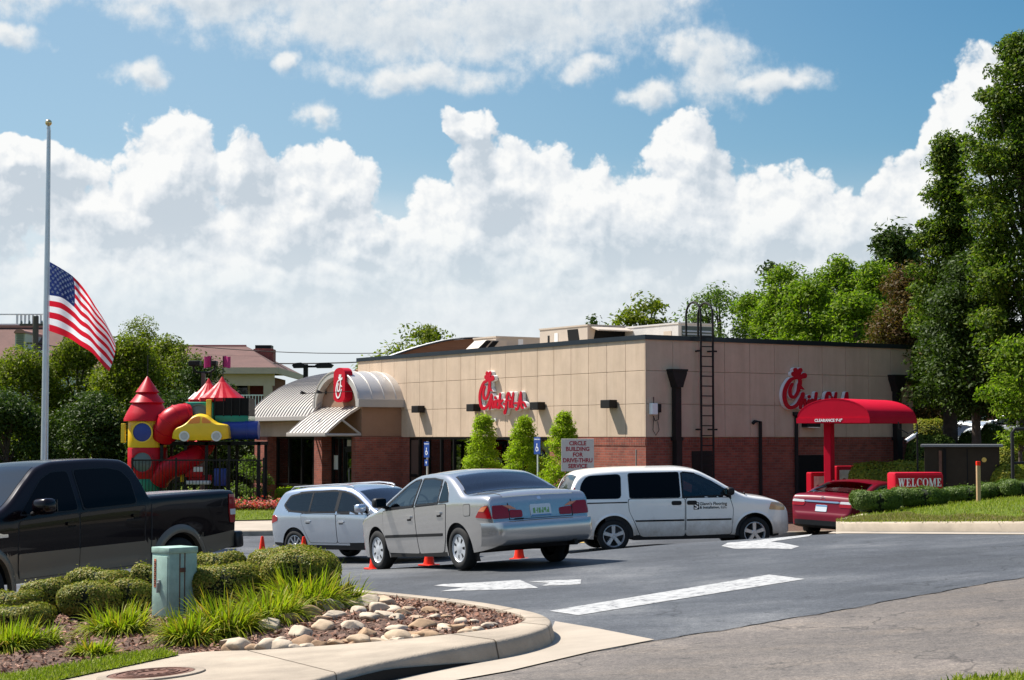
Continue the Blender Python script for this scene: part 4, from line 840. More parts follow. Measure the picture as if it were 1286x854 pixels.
# ---------------------------------------------------------------- script sign: white returns with red faces, from brush strokes
def ribbon(mb, pts, rad, fn, d0, d1, mi=0, cap=7):
    """stroke with varying half width, extruded from depth d0 to d1"""
    P_ = smooth_line([(a, b, 0) for a, b in pts], 7) if len(pts) > 2 else [Vector((*pts[0], 0)).lerp(Vector((*pts[1], 0)), k / 5) for k in range(6)]
    n = len(P_); rs = [rad[0] if len(rad) == 1 else np.interp(i / (n - 1), np.linspace(0, 1, len(rad)), rad) for i in range(n)]
    Lf, Rt = [], []
    for i, p_ in enumerate(P_):
        t_ = (P_[min(i + 1, n - 1)] - P_[max(i - 1, 0)]).normalized(); nn = Vector((-t_.y, t_.x, 0)) * rs[i]; Lf.append(p_ + nn); Rt.append(p_ - nn)
    def capf(c, a, rr): 
        s0 = math.atan2((a - c).y, (a - c).x); return [c + Vector((math.cos(s0 - math.pi * k / cap), math.sin(s0 - math.pi * k / cap), 0)) * rr for k in range(1, cap)]
    loop = Lf + capf(P_[-1], Lf[-1], rs[-1]) + Rt[::-1] + capf(P_[0], Rt[0], rs[0]); nl = len(loop)
    v = [fn(q.x, q.y, d0) for q in loop] + [fn(q.x, q.y, d1) for q in loop]; f = [(i, (i + 1) % nl, (i + 1) % nl + nl, i + nl) for i in range(nl)]
    c0, c1 = list(range(n, n + cap - 1)), list(range(2 * n + cap - 1, nl))
    for o_ in (0, nl):
        for i in range(n - 1): f.append((i + o_, i + 1 + o_, (nl - len(c1) - 1 - (i + 1)) + o_, (nl - len(c1) - 1 - i) + o_))
        f.append(tuple(q + o_ for q in [n - 1] + c0 + [n + cap - 1])); f.append(tuple(q + o_ for q in [nl - len(c1) - 1] + c1 + [0]))
    mb.add(v, f, mi)
HEN = [ # comb, outer C, head with beak, inner curl
 ([(302, 240), (258, 190)], [16, 30]), ([(305, 235), (284, 142)], [18, 30]), ([(312, 232), (345, 142)], [18, 30]), ([(330, 240), (395, 208)], [20, 38]), ([(290, 215), (350, 225)], [30, 30]),
 ([(292, 238), (222, 262), (165, 345), (140, 440), (152, 535), (190, 590), (240, 598), (300, 562), (345, 490), (372, 440)], [16, 24, 27, 27, 27, 26, 24, 22, 22, 24]),
 ([(335, 245), (340, 290), (330, 330), (318, 380), (300, 430), (262, 472), (225, 462), (210, 420), (215, 365), (240, 315)], [24, 26, 30, 24, 22, 22, 24, 24, 22, 20]), ([(335, 345), (392, 378)], [30, 6])]
SCRIPT = HEN + [
 ([(375, 432), (358, 520), (340, 600)], [22, 20, 18]), ([(348, 570), (378, 508), (402, 506), (398, 560), (400, 592), (420, 585)], [10, 14, 16, 16, 16, 9]),
 ([(448, 508), (435, 570), (440, 592), (460, 580)], [15, 16, 14, 9]), ([(452, 462), (455, 466)], [18]),
 ([(515, 520), (498, 500), (476, 520), (470, 565), (485, 595), (518, 580)], [13, 15, 16, 16, 15, 9]),
 ([(548, 420), (535, 510), (526, 598)], [16, 17, 17]), ([(595, 500), (565, 520), (540, 548)], [14, 14, 10]), ([(545, 548), (570, 575), (598, 596)], [12, 15, 14]),
 ([(618, 548), (652, 544)], [12]),
 ([(735, 440), (716, 415), (690, 430), (676, 500), (664, 600), (645, 665), (630, 650), (660, 600)], [13, 17, 19, 19, 19, 18, 14, 9]), ([(650, 515), (722, 505)], [11]),
 ([(742, 508), (730, 570), (736, 592), (756, 578)], [15, 16, 14, 9]), ([(748, 468), (750, 471)], [15]),
 ([(805, 415), (788, 500), (778, 575), (790, 594), (808, 582)], [15, 18, 18, 14, 9]), ([(826, 545), (862, 541)], [12]),
 ([(945, 412), (925, 500), (898, 590), (868, 625), (850, 605)], [15, 18, 18, 15, 10]), ([(948, 412), (950, 500), (962, 590), (1000, 610)], [16, 19, 18, 10]), ([(880, 545), (940, 528), (1010, 545), (1040, 590)], [12, 12, 13, 14])]
def script_sign(name, fn, label):
    o_ = empty(name, BO, BA, label, 'sign'); a = MB(); b = MB()
    for k, (p_, r_) in enumerate(SCRIPT):
        r_ = [q * (1.0 if k < len(HEN) else 1.22) for q in r_]; ribbon(a, p_, [q + 3 for q in r_], fn, -.0 + .0006 * k, .115 + .0006 * k); ribbon(b, p_, [q - 2 for q in r_], fn, .128 + .0007 * k, .146 + .0007 * k)
    a.build('letter_return', 'white', o_, recalc=False); b.build('letter_face', 'red', o_, recalc=False); return o_
ux, uy = 2.93 / 950, 1.38 / 560
script_sign('script_sign', lambda u, v, d: (-.035 - d, 8.85 - (u - 112) * ux, 3.16 + (668 - v) * uy), 'red Chick-fil-A script sign with hen head on the sunlit wall')
script_sign('script_sign', lambda u, v, d: (4.92 + (u - 112) * ux, -.035 - d, 3.18 + (640 - v) * uy), 'red Chick-fil-A script sign on the shaded wall, half behind red canopy')
# blade sign with the hen C on the arched gable
bs_ = empty('blade_sign', bw(XF - .12, yc - .45, 3.62), BA, 'red rounded box sign with white hen C on the entrance arch', 'sign')
hw2, hh = .44, 1.16; outl = []
for a in range(0, 13): t_ = math.pi * a / 12; outl.append((hw2 * math.cos(t_), hh - .16 + .22 * math.sin(t_)))
for a in range(0, 13): t_ = math.pi + math.pi * a / 12; outl.append((hw2 * math.cos(t_), .18 + .18 * math.sin(t_)))
mb = MB(); mb.prism(outl, lambda u, w, d: (-d, -u, w), 0, .30); mb.build('box', 'red', bs_, smooth=True, ang=30)
mb = MB()
for k, (p_, r_) in enumerate(HEN): ribbon(mb, p_, [max(7, q * .62) for q in r_], lambda u, v, d: (-.302 - d, (265 - u) * .00175, .12 + (625 - v) * .00172), .0, .012 + .0006 * k)
mb.build('emblem', 'white', bs_, recalc=False)
for s_, y in (('sunny', 17.1), ('shaded', 14.55)):
    r_ = empty('sign_floodlight', bw(XF - .12, y, 4.0), BA, f'small bronze gooseneck floodlight on the {s_} side of the blade sign', 'floodlight'); mb = MB(); dy_ = -.5 if s_ == 'sunny' else .75
    mb.lathe([(.0, .0), (.07, .0), (.07, -.02), (0, -.02)], 12, axis='x'); mb.tube([(0, 0, 0), (-1.05, dy_, -.05)], .012, 6); mb.build('arm', 'iron', r_); mb = MB(); mb.tube([(-1.05, dy_, -.05), (-1.22, dy_ + .02, -.02)], [.03, .07], 10); mb.build('lamp_head', 'iron', r_)
for y in (13.4, 8.2, 19.4, 18.0):  # the one by the side door stands in for an orange glass reflection
    lab = {13.4: 'orange lamp shape standing in for a reflection behind the brown side door', 8.2: 'orange pendant lamp behind the storefront glass near shrubs', 19.4: 'orange pendant lamp hanging in the dining window', 18.0: 'orange pendant lamp in the dining window next to the brick column'}[y]
    if y in (8.2, 18.0): continue
    r_ = empty('pendant_lamp', bw(.5 if y < 14 else -.6, y, 1.6), BA, lab, 'pendant lamp'); mb = MB(); mb.lathe([(.0, .32), (.06, .3), (.14, .14), (.17, 0), (.15, -.06)], 16); mb.build('lamp_shade', 'lamp_orange', r_, smooth=True); mb = MB(); mb.tube([(0, 0, .3), (0, 0, 1.2)], .01, 6); mb.build('cord', 'dark', r_)
# paths around the restaurant: slab, kerb strip, planting strip
def ground_strip(name, pts_a, pts_b, dz, m, n=10):
    mb = MB(); P = []
    for (a, b) in zip(pts_a, pts_b):
        P.append([(a[0] + (b[0] - a[0]) * k / n, a[1] + (b[1] - a[1]) * k / n, dz(a[0] + (b[0] - a[0]) * k / n, a[1] + (b[1] - a[1]) * k / n)) for k in range(n + 1)])
    mb.grid(P); return struct(mb.build(name, m, smooth=True))
def lane(x, y): return ground(x, min(y, 60))
def kerbline(name, pts, h=.14, w=.15, m='concrete', fill_to=None, fm=None, fz=None):
    """kerb following pts on the car park; the raised side lies to the left of travel"""
    mb = MB(); rows = []; P_ = [Vector((x, y, 0)) for x, y in pts]
    for i, p_ in enumerate(P_):
        t_ = (P_[min(i + 1, len(P_) - 1)] - P_[max(i - 1, 0)]).normalized(); n_ = Vector((-t_.y, t_.x, 0)); z = lane(p_.x, p_.y)
        a, b = p_, p_ + n_ * .03; c = p_ + n_ * w; rows.append([(a.x, a.y, z - .1), (a.x, a.y, z + h - .03), (b.x, b.y, z + h), (c.x, c.y, z + h), (c.x, c.y, z - .05)])
    mb.grid(rows); return struct(mb.build(name, m, smooth=True, ang=50))
# walk and lawn before the entrance (far kerb seen between truck and silver suv)
ka = [(-17, 49.0), (-13, 49.2), (-9, 49.5), (-6, 50.2), (-4.2, 51.5), (-2.5, 52.6), (0, 51.2), (1.6, 49.4), (2.6, 48.0)]
kerbline('walk_kerb', ka, h=.15, m='concrete_dirty')
kz = lambda x, y: lane(x, 49) + .15 + .10 * sm((y - 50) / 10)
ground_strip('sidewalk', [(x, y + .14) for x, y in ka], [(-18, 53.5), (-13.6, 53.6), (-9.8, 54.2), (-7.0, 55), (-5.5, 57), (-3.5, 58), (-.6, 54), (1.9, 51), (2.9, 49.3)], lambda x, y: kz(x, y) + .003, 'concrete_pale')
lawn_a = [(-19, 53.5), (-13.6, 53.6), (-9.8, 54.2), (-7.3, 55), (-6.0, 57)]; lawn_b = [(-23, 66), (-16, 64), (-11.5, 63), (-8.5, 61.6), (-7.5, 60.8)]
ground_strip('entrance_lawn', lawn_a, lawn_b, lambda x, y: kz(x, y) + .02 + .02 * (y - 54), 'grassbase')
lp = [Vector((x, y, 0)) for x, y in lawn_a + lawn_b[::-1]]
turf('lawn_grass', lp, lambda x, y: kz(x, y) + .02 + .02 * (y - 54), 14000, .12, 'bright mown grass before the flower bed at the entrance')
ground_strip('planting_bed', [(-17, 64), (-11.5, 63.0), (-8.5, 61.6)], [(-18, 69), (-11, 68), (-6.9, 62.6)], lambda x, y: kz(x, y) + .14, 'mulch')
ground_strip('wall_bed', [(-3.4, 58.2), (-.4, 54.2), (2.0, 51.2), (3.0, 49.4), (4.2, 48.9)], [(-2.6, 60.6), (.6, 55.5), (3.2, 51.2), (3.75, 50.1), (4.6, 50.3)], lambda x, y: kz(x, y) + .03, 'mulch')
# kerb and bed between the lane and the shaded wall, behind the van
kb = [(.5, 41.2), (2.5, 41.5), (5.0, 42.2), (6.6, 43.3), (8.2, 45.6), (11, 48.4), (14.5, 51.6), (18, 54)]
kerbline('lane_kerb', kb, m='concrete_dirty')
ground_strip('lane_bed', [(x - .05, y + .12) for x, y in kb], [(1.0, 44), (3.2, 45), (5.2, 46.4), (6.8, 48), (8.2, 50), (10.2, 52.6), (12.4, 56), (14, 58)], lambda x, y: lane(x, 41) + .13, 'mulch')
mb = MB(); P = []
for x in frange(-1.3, 2.4, .3): y = 40.75 + .09 * x; P.append([(x, y, lane(x, y) + .012), (x, y + .2, lane(x, y + .2) + .012)])
mb.grid(P); struct(mb.build('yellow_line', 'yellow_paint'))
# ---------------------------------------------------------------- cars: a body lofted from measured profiles, panels laid on the same surface
class PC:
    """monotone cubic through control points"""
    def __init__(s, pts):
        pts = sorted(pts); s.x = np.array([p[0] for p in pts], float); s.y = np.array([p[1] for p in pts], float)
        h = np.diff(s.x); d = np.diff(s.y) / h; m = np.zeros(len(pts)); m[0], m[-1] = d[0], d[-1]
        for i in range(1, len(pts) - 1):
            if d[i - 1] * d[i] > 0: w1, w2 = 2 * h[i] + h[i - 1], h[i] + 2 * h[i - 1]; m[i] = (w1 + w2) / (w1 / d[i - 1] + w2 / d[i])
        s.m, s.h = m, h
    def __call__(s, x):
        x = min(max(x, s.x[0]), s.x[-1]); i = min(max(int(np.searchsorted(s.x, x)) - 1, 0), len(s.h) - 1); h = s.h[i]; t = (x - s.x[i]) / h
        return float((2*t**3-3*t*t+1)*s.y[i] + (t**3-2*t*t+t)*h*s.m[i] + (-2*t**3+3*t*t)*s.y[i+1] + (t**3-t*t)*h*s.m[i+1])
def round_poly(poly, r, n=4):
    out = []; k = len(poly)
    for i in range(k):
        a, p, b = Vector((*poly[i - 1], 0)), Vector((*poly[i], 0)), Vector((*poly[(i + 1) % k], 0)); u, v = (a - p), (b - p); q = min(r, u.length * .45, v.length * .45); s, e = p + u.normalized() * q, p + v.normalized() * q
        for j in range(n + 1): t = j / n; w = s * (1 - t) ** 2 + p * 2 * t * (1 - t) + e * t * t; out.append((w.x, w.y))
    return out
class Car:
    def __init__(s, top, plan, sill, belt, tum, wheels, wr, arch, fillet=.06, crown=.04, bow=.03):
        s.top, s.plan, s.sill, s.belt = PC(top), PC(plan), PC(sill), PC(belt); s.tum, s.wheels, s.wr, s.arch, s.r, s.cr, s.bow = tum, wheels, wr, arch, fillet, crown, bow
        s.x0, s.x1 = s.top.x[0], s.top.x[-1]; s.ctrl = s.top.x
    def w(s, x, z):
        W = s.plan(x); b = s.belt(x); zt = s.top(x)
        if z >= b: d = z - b; y = W - s.tum * (math.sqrt(d * d + .0025) - .05)
        else: d = b - z; y = W - s.bow * min(1.3, d / .5) ** 2 - .0 * d; lo = .38; y -= .35 * max(0, lo - z) ** 2 * 1.6
        dz = zt - z
        if dz < s.r: q = 1 - max(0, dz) / s.r; y -= s.r * (1 - math.sqrt(max(0, 1 - q * q))) * .8
        return max(.05, y)
    def zb(s, x):
        z = s.sill(x)
        for wx in s.wheels:
            d = abs(x - wx)
            if d < s.arch: z = max(z, s.wr + math.sqrt(s.arch ** 2 - d * d))
        return z
    def ztop(s, x, y):
        zt = s.top(x); wt = s.w(x, zt); q = min(1, abs(y) / wt); return zt + s.crown(x) * (1 - q * q)
    def crown(s, x):
        e = min(x - s.x0, s.x1 - x); return s.cr * min(1, max(0, e / .5))
    def columns(s):
        xs = set(np.round(np.arange(s.x0, s.x1, .045), 4)) | set(np.round(s.ctrl, 4)) | {s.x1}
        for wx in s.wheels:
            for k in range(25): xs.add(round(wx + s.arch * math.cos(math.pi * k / 24), 4))
            xs |= {round(wx - s.arch - .002, 4), round(wx + s.arch + .002, 4)}
        xs = sorted(x for x in xs if s.x0 <= x <= s.x1); out = [xs[0]]
        for a, b in zip(xs[:-1], xs[1:]):
            n = int(abs(s.top(b) - s.top(a)) / .05) + 1
            out += [a + (b - a) * k / n for k in range(1, n + 1)]
        return out
    def body(s, parent, m, name='body', lower=None, lowz=0, holes=(), tops=()):
        mb = MB(); NS, NF, K_ = 13, 6, 10; P = []
        for x in s.columns():
            zb, zt = s.zb(x), s.top(x); r = min(s.r, (zt - zb) * .4); zz = [zb + (zt - r - zb) * i / NS for i in range(NS)] + [zt - r + r * math.sin(math.pi / 2 * i / NF) for i in range(NF + 1)]
            side = [(s.w(x, z), z) for z in zz]; wt = side[-1][0]; cr = s.crown(x)
            tp = [(wt * math.cos(math.pi * k / K_), zt + cr * (1 - math.cos(math.pi * k / K_) ** 2)) for k in range(1, K_)]
            P.append([(x, y, z) for y, z in side] + [(x, y, z) for y, z in tp] + [(x, -y, z) for y, z in reversed(side)])
        nj = len(P[0]); mb.grid(P)
        for i in range(len(P) - 1): a = i * nj; mb.f.append((a, a + nj, a + 2 * nj - 1, a + nj - 1)); mb.m.append(1)
        mb.f.append(tuple(range(nj))); mb.m.append(0); mb.f.append(tuple((len(P) - 1) * nj + k for k in range(nj))); mb.m.append(0)
        if holes or tops:                                              # open the glazed areas; what is left at their edge is black surround
            polys = [[Vector((x, z, 0)) for x, z in round_poly(h, .03)] for h in holes]; keep_f, keep_m = [], []
            def glazed(v):
                x, y, z = v
                if any(inside_poly(x, z, pl) for pl in polys) and abs(abs(y) - s.w(x, z)) < .02: return True
                for x0, x1, hf in tops:
                    if x0 < x < x1 and abs(y) < s.w(x, s.top(x)) * hf((x - x0) / (x1 - x0)) and z > s.top(x) - .01: return True
                return False
            gl = [glazed(v) for v in mb.v]
            for f, k in zip(mb.f, mb.m):
                q = [gl[i] for i in f]
                if len(f) == 4 and all(q) and k == 0: continue
                keep_f.append(f); keep_m.append(3 if k == 0 and len(f) == 4 and any(q) else k)
            mb.f, mb.m = keep_f, keep_m
        if lower:
            for k, f in enumerate(mb.f):
                if mb.m[k] == 0 and np.mean([mb.v[i][2] for i in f]) < lowz: mb.m[k] = 2
        return mb.build(name, [m, 'underbody', lower or m, 'blacktrim'], parent, smooth=True, ang=38)
    def side(s, poly, off, sg, mb=None, r=.03, nx=22, nz=8, skirt=.012, mi=0):
        mb = mb or MB(); pl = round_poly(poly, r) if r else poly; xs = [p[0] for p in pl]; a, b = min(xs), max(xs)
        cols = sorted(set([a + 1e-4, b - 1e-4] + [a + (b - a) * (.5 - .5 * math.cos(math.pi * i / nx)) for i in range(1, nx)])); P = []
        for x in cols:
            zs = []
            for i in range(len(pl)):
                p, q = pl[i - 1], pl[i]
                if (p[0] - x) * (q[0] - x) <= 0 and p[0] != q[0]: zs.append(p[1] + (q[1] - p[1]) * (x - p[0]) / (q[0] - p[0]))
            lo, hi = min(zs), max(zs); P.append([(x, sg * (s.w(x, lo + (hi - lo) * j / nz) + off), lo + (hi - lo) * j / nz) for j in range(nz + 1)])
        return mb.slab(P, (0, -sg * skirt, 0), mi)
    def ring(s, outer, inner, off, sg, r=.03):
        mb = MB(); A, B = round_poly(outer, r), round_poly(inner, r); P = []
        for a, b in zip(A + A[:1], B + B[:1]): P.append([(x, sg * (s.w(x, z) + o_), z) for x, z, o_ in ((a[0], a[1], -.004), (a[0], a[1], off), (b[0], b[1], off), (b[0], b[1], -.012))])
        mb.grid(P); return mb
    def cabin(s, root, xf, xr, zs, zb, W, dash, bench=True):
        """seats, dash, wheel and trim seen through the glass"""
        for x, ys, zb in ((xf, (.36, -.36), zb), (xr, (.40, -.40), zb - .09)):
            for y in ys:
                b = MB(); b.box(x - .08, x + .42, y - .25, y + .25, zs - .14, zs, bev=.05); b.add([(v[0] - .0 - .32 * (v[2] - zs) , v[1], v[2]) for v in MB().box(x - .14, x + .02, y - .25, y + .25, zs - .05, zb, bev=.06).v], MB().box(x - .14, x + .02, y - .25, y + .25, zs - .05, zb, bev=.06).f)
                hx = x - .06 - .32 * (zb + .10 - zs); b.box(hx - .05, hx + .05, y - .13, y + .13, zb + .03, zb + .21, bev=.04); b.build('seat', 'seat', root, smooth=True, ang=50)
        b = MB(); b.box(dash - .25, dash + .22, -W + .16, W - .16, zs + .05, zs + .40, bev=.07); b.build('dashboard', 'cabin', root, smooth=True, ang=50)
        b = MB(); b.lathe([(.17 + .016 * math.cos(a), .016 * math.sin(a)) for a in (2 * math.pi * k / 8 for k in range(9))], 24, 'x', c=(dash - .36, .36, zs + .36)); b.build('steering_wheel', 'cabin', root, smooth=True)
        b = MB(); b.box(xr - .75, dash + .2, -W + .10, W - .10, .28, .32)
        for sg in (1, -1): b.box(xr - .75, dash + .2, sg * (W - .10) - .02, sg * (W - .10) + .02, .3, zs + .33)
        b.build('cabin_trim', 'cabin', root)
        b = MB(); zb = zb + .09; b.box(dash - .83, dash - .77, -.10, .10, zb + .09, zb + .15, bev=.02); b.build('inside_mirror', 'blacktrim', root)
    def topp(s, x0, x1, hy, off, mb=None, nx=14, ny=12, skirt=.02, mi=0):
        """patch on the upper surface; hy = half width as fraction of the edge at each x (function of t)"""
        mb = mb or MB(); P = []
        for i in range(nx + 1):
            t = i / nx; x = x0 + (x1 - x0) * t; h = hy(t); dz = (s.top(x + .01) - s.top(x - .01)) / .02; n = Vector((-dz, 0, 1)).normalized() * off; wt = s.w(x, s.top(x)); row = []
            for j in range(ny + 1): y = wt * h * (2 * j / ny - 1); row.append((x + n.x, y, s.ztop(x, y) + n.z))
            P.append(row)
        return mb.slab(P, (0, 0, -skirt), mi)
    def endx(s, y, z, end):
        """x of the rear (end=-1) or front (+1) skin at lateral y, height z"""
        xi = s.x0 + .9 if end < 0 else s.x1 - .9; xo = s.x0 if end < 0 else s.x1
        def ins(x): return abs(y) <= s.w(x, min(z, s.top(x))) and z <= s.ztop(x, y) + 1e-6
        if ins(xo): return xo
        for _ in range(30):
            xm = (xi + xo) / 2
            if ins(xm): xi = xm
            else: xo = xm
        return xi
    def end(s, poly, off, e, mb=None, r=.02, ny=14, nz=6, skirt=.02, mi=0):
        """patch of (y,z) on the rear or front"""
        mb = mb or MB(); pl = round_poly(poly, r) if r else poly; ys = [p[0] for p in pl]; a, b = min(ys), max(ys); P = []
        for i in range(ny + 1):
            y = min(b - 1e-4, max(a + 1e-4, a + (b - a) * i / ny)); zs = []
            for k in range(len(pl)):
                p, q = pl[k - 1], pl[k]
                if (p[0] - y) * (q[0] - y) <= 0 and p[0] != q[0]: zs.append(p[1] + (q[1] - p[1]) * (y - p[0]) / (q[0] - p[0]))
            lo, hi = min(zs), max(zs); P.append([(s.endx(y, lo + (hi - lo) * j / nz, e) + e * off, y, lo + (hi - lo) * j / nz) for j in range(nz + 1)])
        return mb.slab(P, (-e * skirt, 0, 0), mi)
def wheel(parent, x, y, sg, wr, width, style, rimr):
    """tyre, rim (7 scalloped holes / five spokes), hub; outer face towards sg*y"""
    h = MB(); h.lathe([(0, -.06), (rimr * .8, -.06), (rimr * .8, .0), (0, .0)], 20, 'y'); o = h.build('wheel', 'underbody', parent, loc=(x, y, wr))
    if sg < 0: o.rotation_euler.z = math.pi
    t = MB(); hw_ = width / 2; t.lathe([(rimr, -hw_ + .01), (rimr + .03, -hw_), (wr - .03, -hw_ + .004), (wr - .006, -hw_ + .03), (wr, -hw_ + .05), (wr, hw_ - .05), (wr - .006, hw_ - .03), (wr - .03, hw_ - .004), (rimr + .03, hw_), (rimr, hw_ - .012), (rimr - .005, hw_ - .06)], 40, 'y')
    t.build('tyre', 'rubber', o, smooth=True, ang=50)
    m = MB(); f = hw_ - .03
    m.lathe([(rimr + .004, f + .012), (rimr - .012, f + .016), (rimr - .024, f), (rimr - .03, f - .06)], 36, 'y')
    if style == 'hubcap':
        ri, ro, nh = rimr * .36, rimr * .95, 7; m.lathe([(0, f + .012), (ri * .5, f + .014), (ri, f + .006)], 28, 'y')
        for k in range(nh):
            a = 2 * math.pi * k / nh
            for u, v in ((-.30, -.10), (-.10, .10), (.10, .30)):
                m.add([(ri * math.cos(a + u), f + .006, ri * math.sin(a + u)), (ri * math.cos(a + v), f + .006, ri * math.sin(a + v)), (ro * math.cos(a + v * 1.02), f + .004, ro * math.sin(a + v * 1.02)), (ro * math.cos(a + u * 1.02), f + .004, ro * math.sin(a + u * 1.02))], [(0, 1, 2, 3)])
            b0 = a + math.pi / nh
            for q0, q1 in ((ri, ri * 1.28), (ro * .86, ro)):
                w_ = math.pi / nh; m.add([(q * math.cos(b0 + u), f + .005, q * math.sin(b0 + u)) for q in (q0, q1) for u in (-w_, -w_ / 3, w_ / 3, w_)], [(0, 1, 5, 4), (1, 2, 6, 5), (2, 3, 7, 6)])
    else:
        n5 = 5 if style != 'ten' else 10; m.lathe([(0, f + .004), (rimr * .22, f + .006), (rimr * .3, f - .012)], 24, 'y')
        for k in range(n5):
            a = 2 * math.pi * k / n5 + .3; ca, sa = math.cos(a), math.sin(a); i0, o0 = rimr * .2, rimr * .99; w0, w1 = rimr * (.13 if n5 == 5 else .07), rimr * (.17 if n5 == 5 else .06)
            def pt(rr, ww, d): return (rr * ca - ww * sa, f + d, rr * sa + ww * ca)
            m.add([pt(i0, -w0, .0), pt(i0, w0, .0), pt(o0, w1, .004), pt(o0, -w1, .004), pt(i0, -w0 * 1.2, -.05), pt(i0, w0 * 1.2, -.05), pt(o0, w1 * 1.2, -.05), pt(o0, -w1 * 1.2, -.05)], [(0, 1, 2, 3), (0, 3, 7, 4), (1, 5, 6, 2), (0, 4, 5, 1)])
        for k in range(5):
            a = 2 * math.pi * k / 5 + .9; m.lathe([(0, f + .01), (.012, f + .008), (.012, f)], 8, 'y', c=(rimr * .13 * math.cos(a), 0, rimr * .13 * math.sin(a)))
    m.build('rim', 'hubcap' if style == 'hubcap' else 'alloy', o, smooth=True, ang=35)
    b = MB(); b.lathe([(0, hw_ - .085), (rimr * .98, hw_ - .085)], 28, 'y'); b.build('brake_disc', 'underbody', o); return o
def place(root, rear_pt, heading, slope_fn=None):
    root.location = rear_pt
def orient(root, x, y, hx, hy, wb, track=1.55):
    """set the car on the ground: origin under the middle of the wheelbase"""
    h = Vector((hx, hy, 0)).normalized(); r = Vector((h.y, -h.x, 0)); c = Vector((x, y, 0)); gzf = lambda p: ground(p.x, p.y) + .004
    zf = (gzf(c + h * wb / 2 + r * track / 2) + gzf(c + h * wb / 2 - r * track / 2)) / 2; zr = (gzf(c - h * wb / 2 + r * track / 2) + gzf(c - h * wb / 2 - r * track / 2)) / 2
    zl = (gzf(c + h * wb / 2 - r * track / 2) + gzf(c - h * wb / 2 - r * track / 2)) / 2; zrr = (gzf(c + h * wb / 2 + r * track / 2) + gzf(c - h * wb / 2 + r * track / 2)) / 2
    f = Vector((h.x, h.y, (zf - zr) / wb)).normalized(); l = Vector((-r.x, -r.y, (zl - zrr) / track)); u = f.cross(l).normalized(); l = u.cross(f)
    m = Matrix((f, l, u)).transposed().to_4x4(); m.translation = Vector((x, y, (zf + zr) / 2)); root.matrix_world = m
def add_wheels(root, car, W, style, rimr, width=.2):
    for wx in car.wheels:
        for sg in (1, -1): wheel(root, wx, sg * (W - width / 2 - .02), sg, car.wr, width, style, rimr)
def sides(car, root, name, poly, off, m, r=.03, each=(1, -1), **k):
    return [car.side(poly, off, sg, r=r, **k).build(name, m, root, smooth=True, ang=40) for sg in each]
def door(car, root, poly, m, glass, hx, hz, handle='body', r=.04, hm=None):
    """dark shut line, door skin, glass and handle on both sides"""
    for sg in (1, -1):
        cx = sum(p[0] for p in poly) / len(poly); cz = sum(p[1] for p in poly) / len(poly)
        o = car.side(poly, .0045, sg, r=r, skirt=.02, nx=26, nz=10).build('door', m, root, smooth=True, ang=40)
        car.side([(cx + (x - cx) * (1 + .011 / max(.2, abs(x - cx))), cz + (z - cz) * (1 + .011 / max(.2, abs(z - cz)))) for x, z in poly], .0018, sg, r=r, skirt=.01, nx=26, nz=10).build('door_seal', 'seal', o)
        b = MB(); w = car.w(hx, hz)
        if handle == 'oval':
            car.side([(hx - .11, hz - .045), (hx + .11, hz - .045), (hx + .11, hz + .045), (hx - .11, hz + .045)], .010, sg, r=.045, mb=b, nx=10, nz=4); b.build('handle', 'blacktrim', o, smooth=True)
        else:
            car.side([(hx - .09, hz - .022), (hx + .09, hz - .022), (hx + .09, hz + .022), (hx - .09, hz + .022)], .03, sg, r=.02, mb=b, nx=8, nz=3, skirt=.03); b.build('handle', hm or m, o, smooth=True, ang=40)
            c_ = MB(); car.side([(hx - .075, hz - .05), (hx + .06, hz - .05), (hx + .06, hz - .02), (hx - .075, hz - .02)], .006, sg, r=.012, mb=c_, nx=6, nz=2); c_.build('handle_cup', 'underbody', o)
def mirror(car, root, x, z, m, L_=.13, big=1.0, foot='blacktrim'):
    for sg in (1, -1):
        y = sg * (car.w(x, z) + .02); b = MB(); b.box(-.10 * big, .07 * big, -.11 * big, .11 * big, -.075 * big, .085 * big, bev=.05 * big); o = b.build('wing_mirror', m, root, smooth=True, ang=60, loc=(x, y + sg * L_ * big, z + .08))
        a = MB(); a.box(-.104 * big, -.098 * big, -.09 * big, .09 * big, -.055 * big, .065 * big); a.build('mirror_glass', 'carglass', o); f = MB(); f.tube([(0, -sg * .16 * big, -.08), (0, -sg * .02, -.04)], .03, 8); f.build('mirror_foot', foot, o)
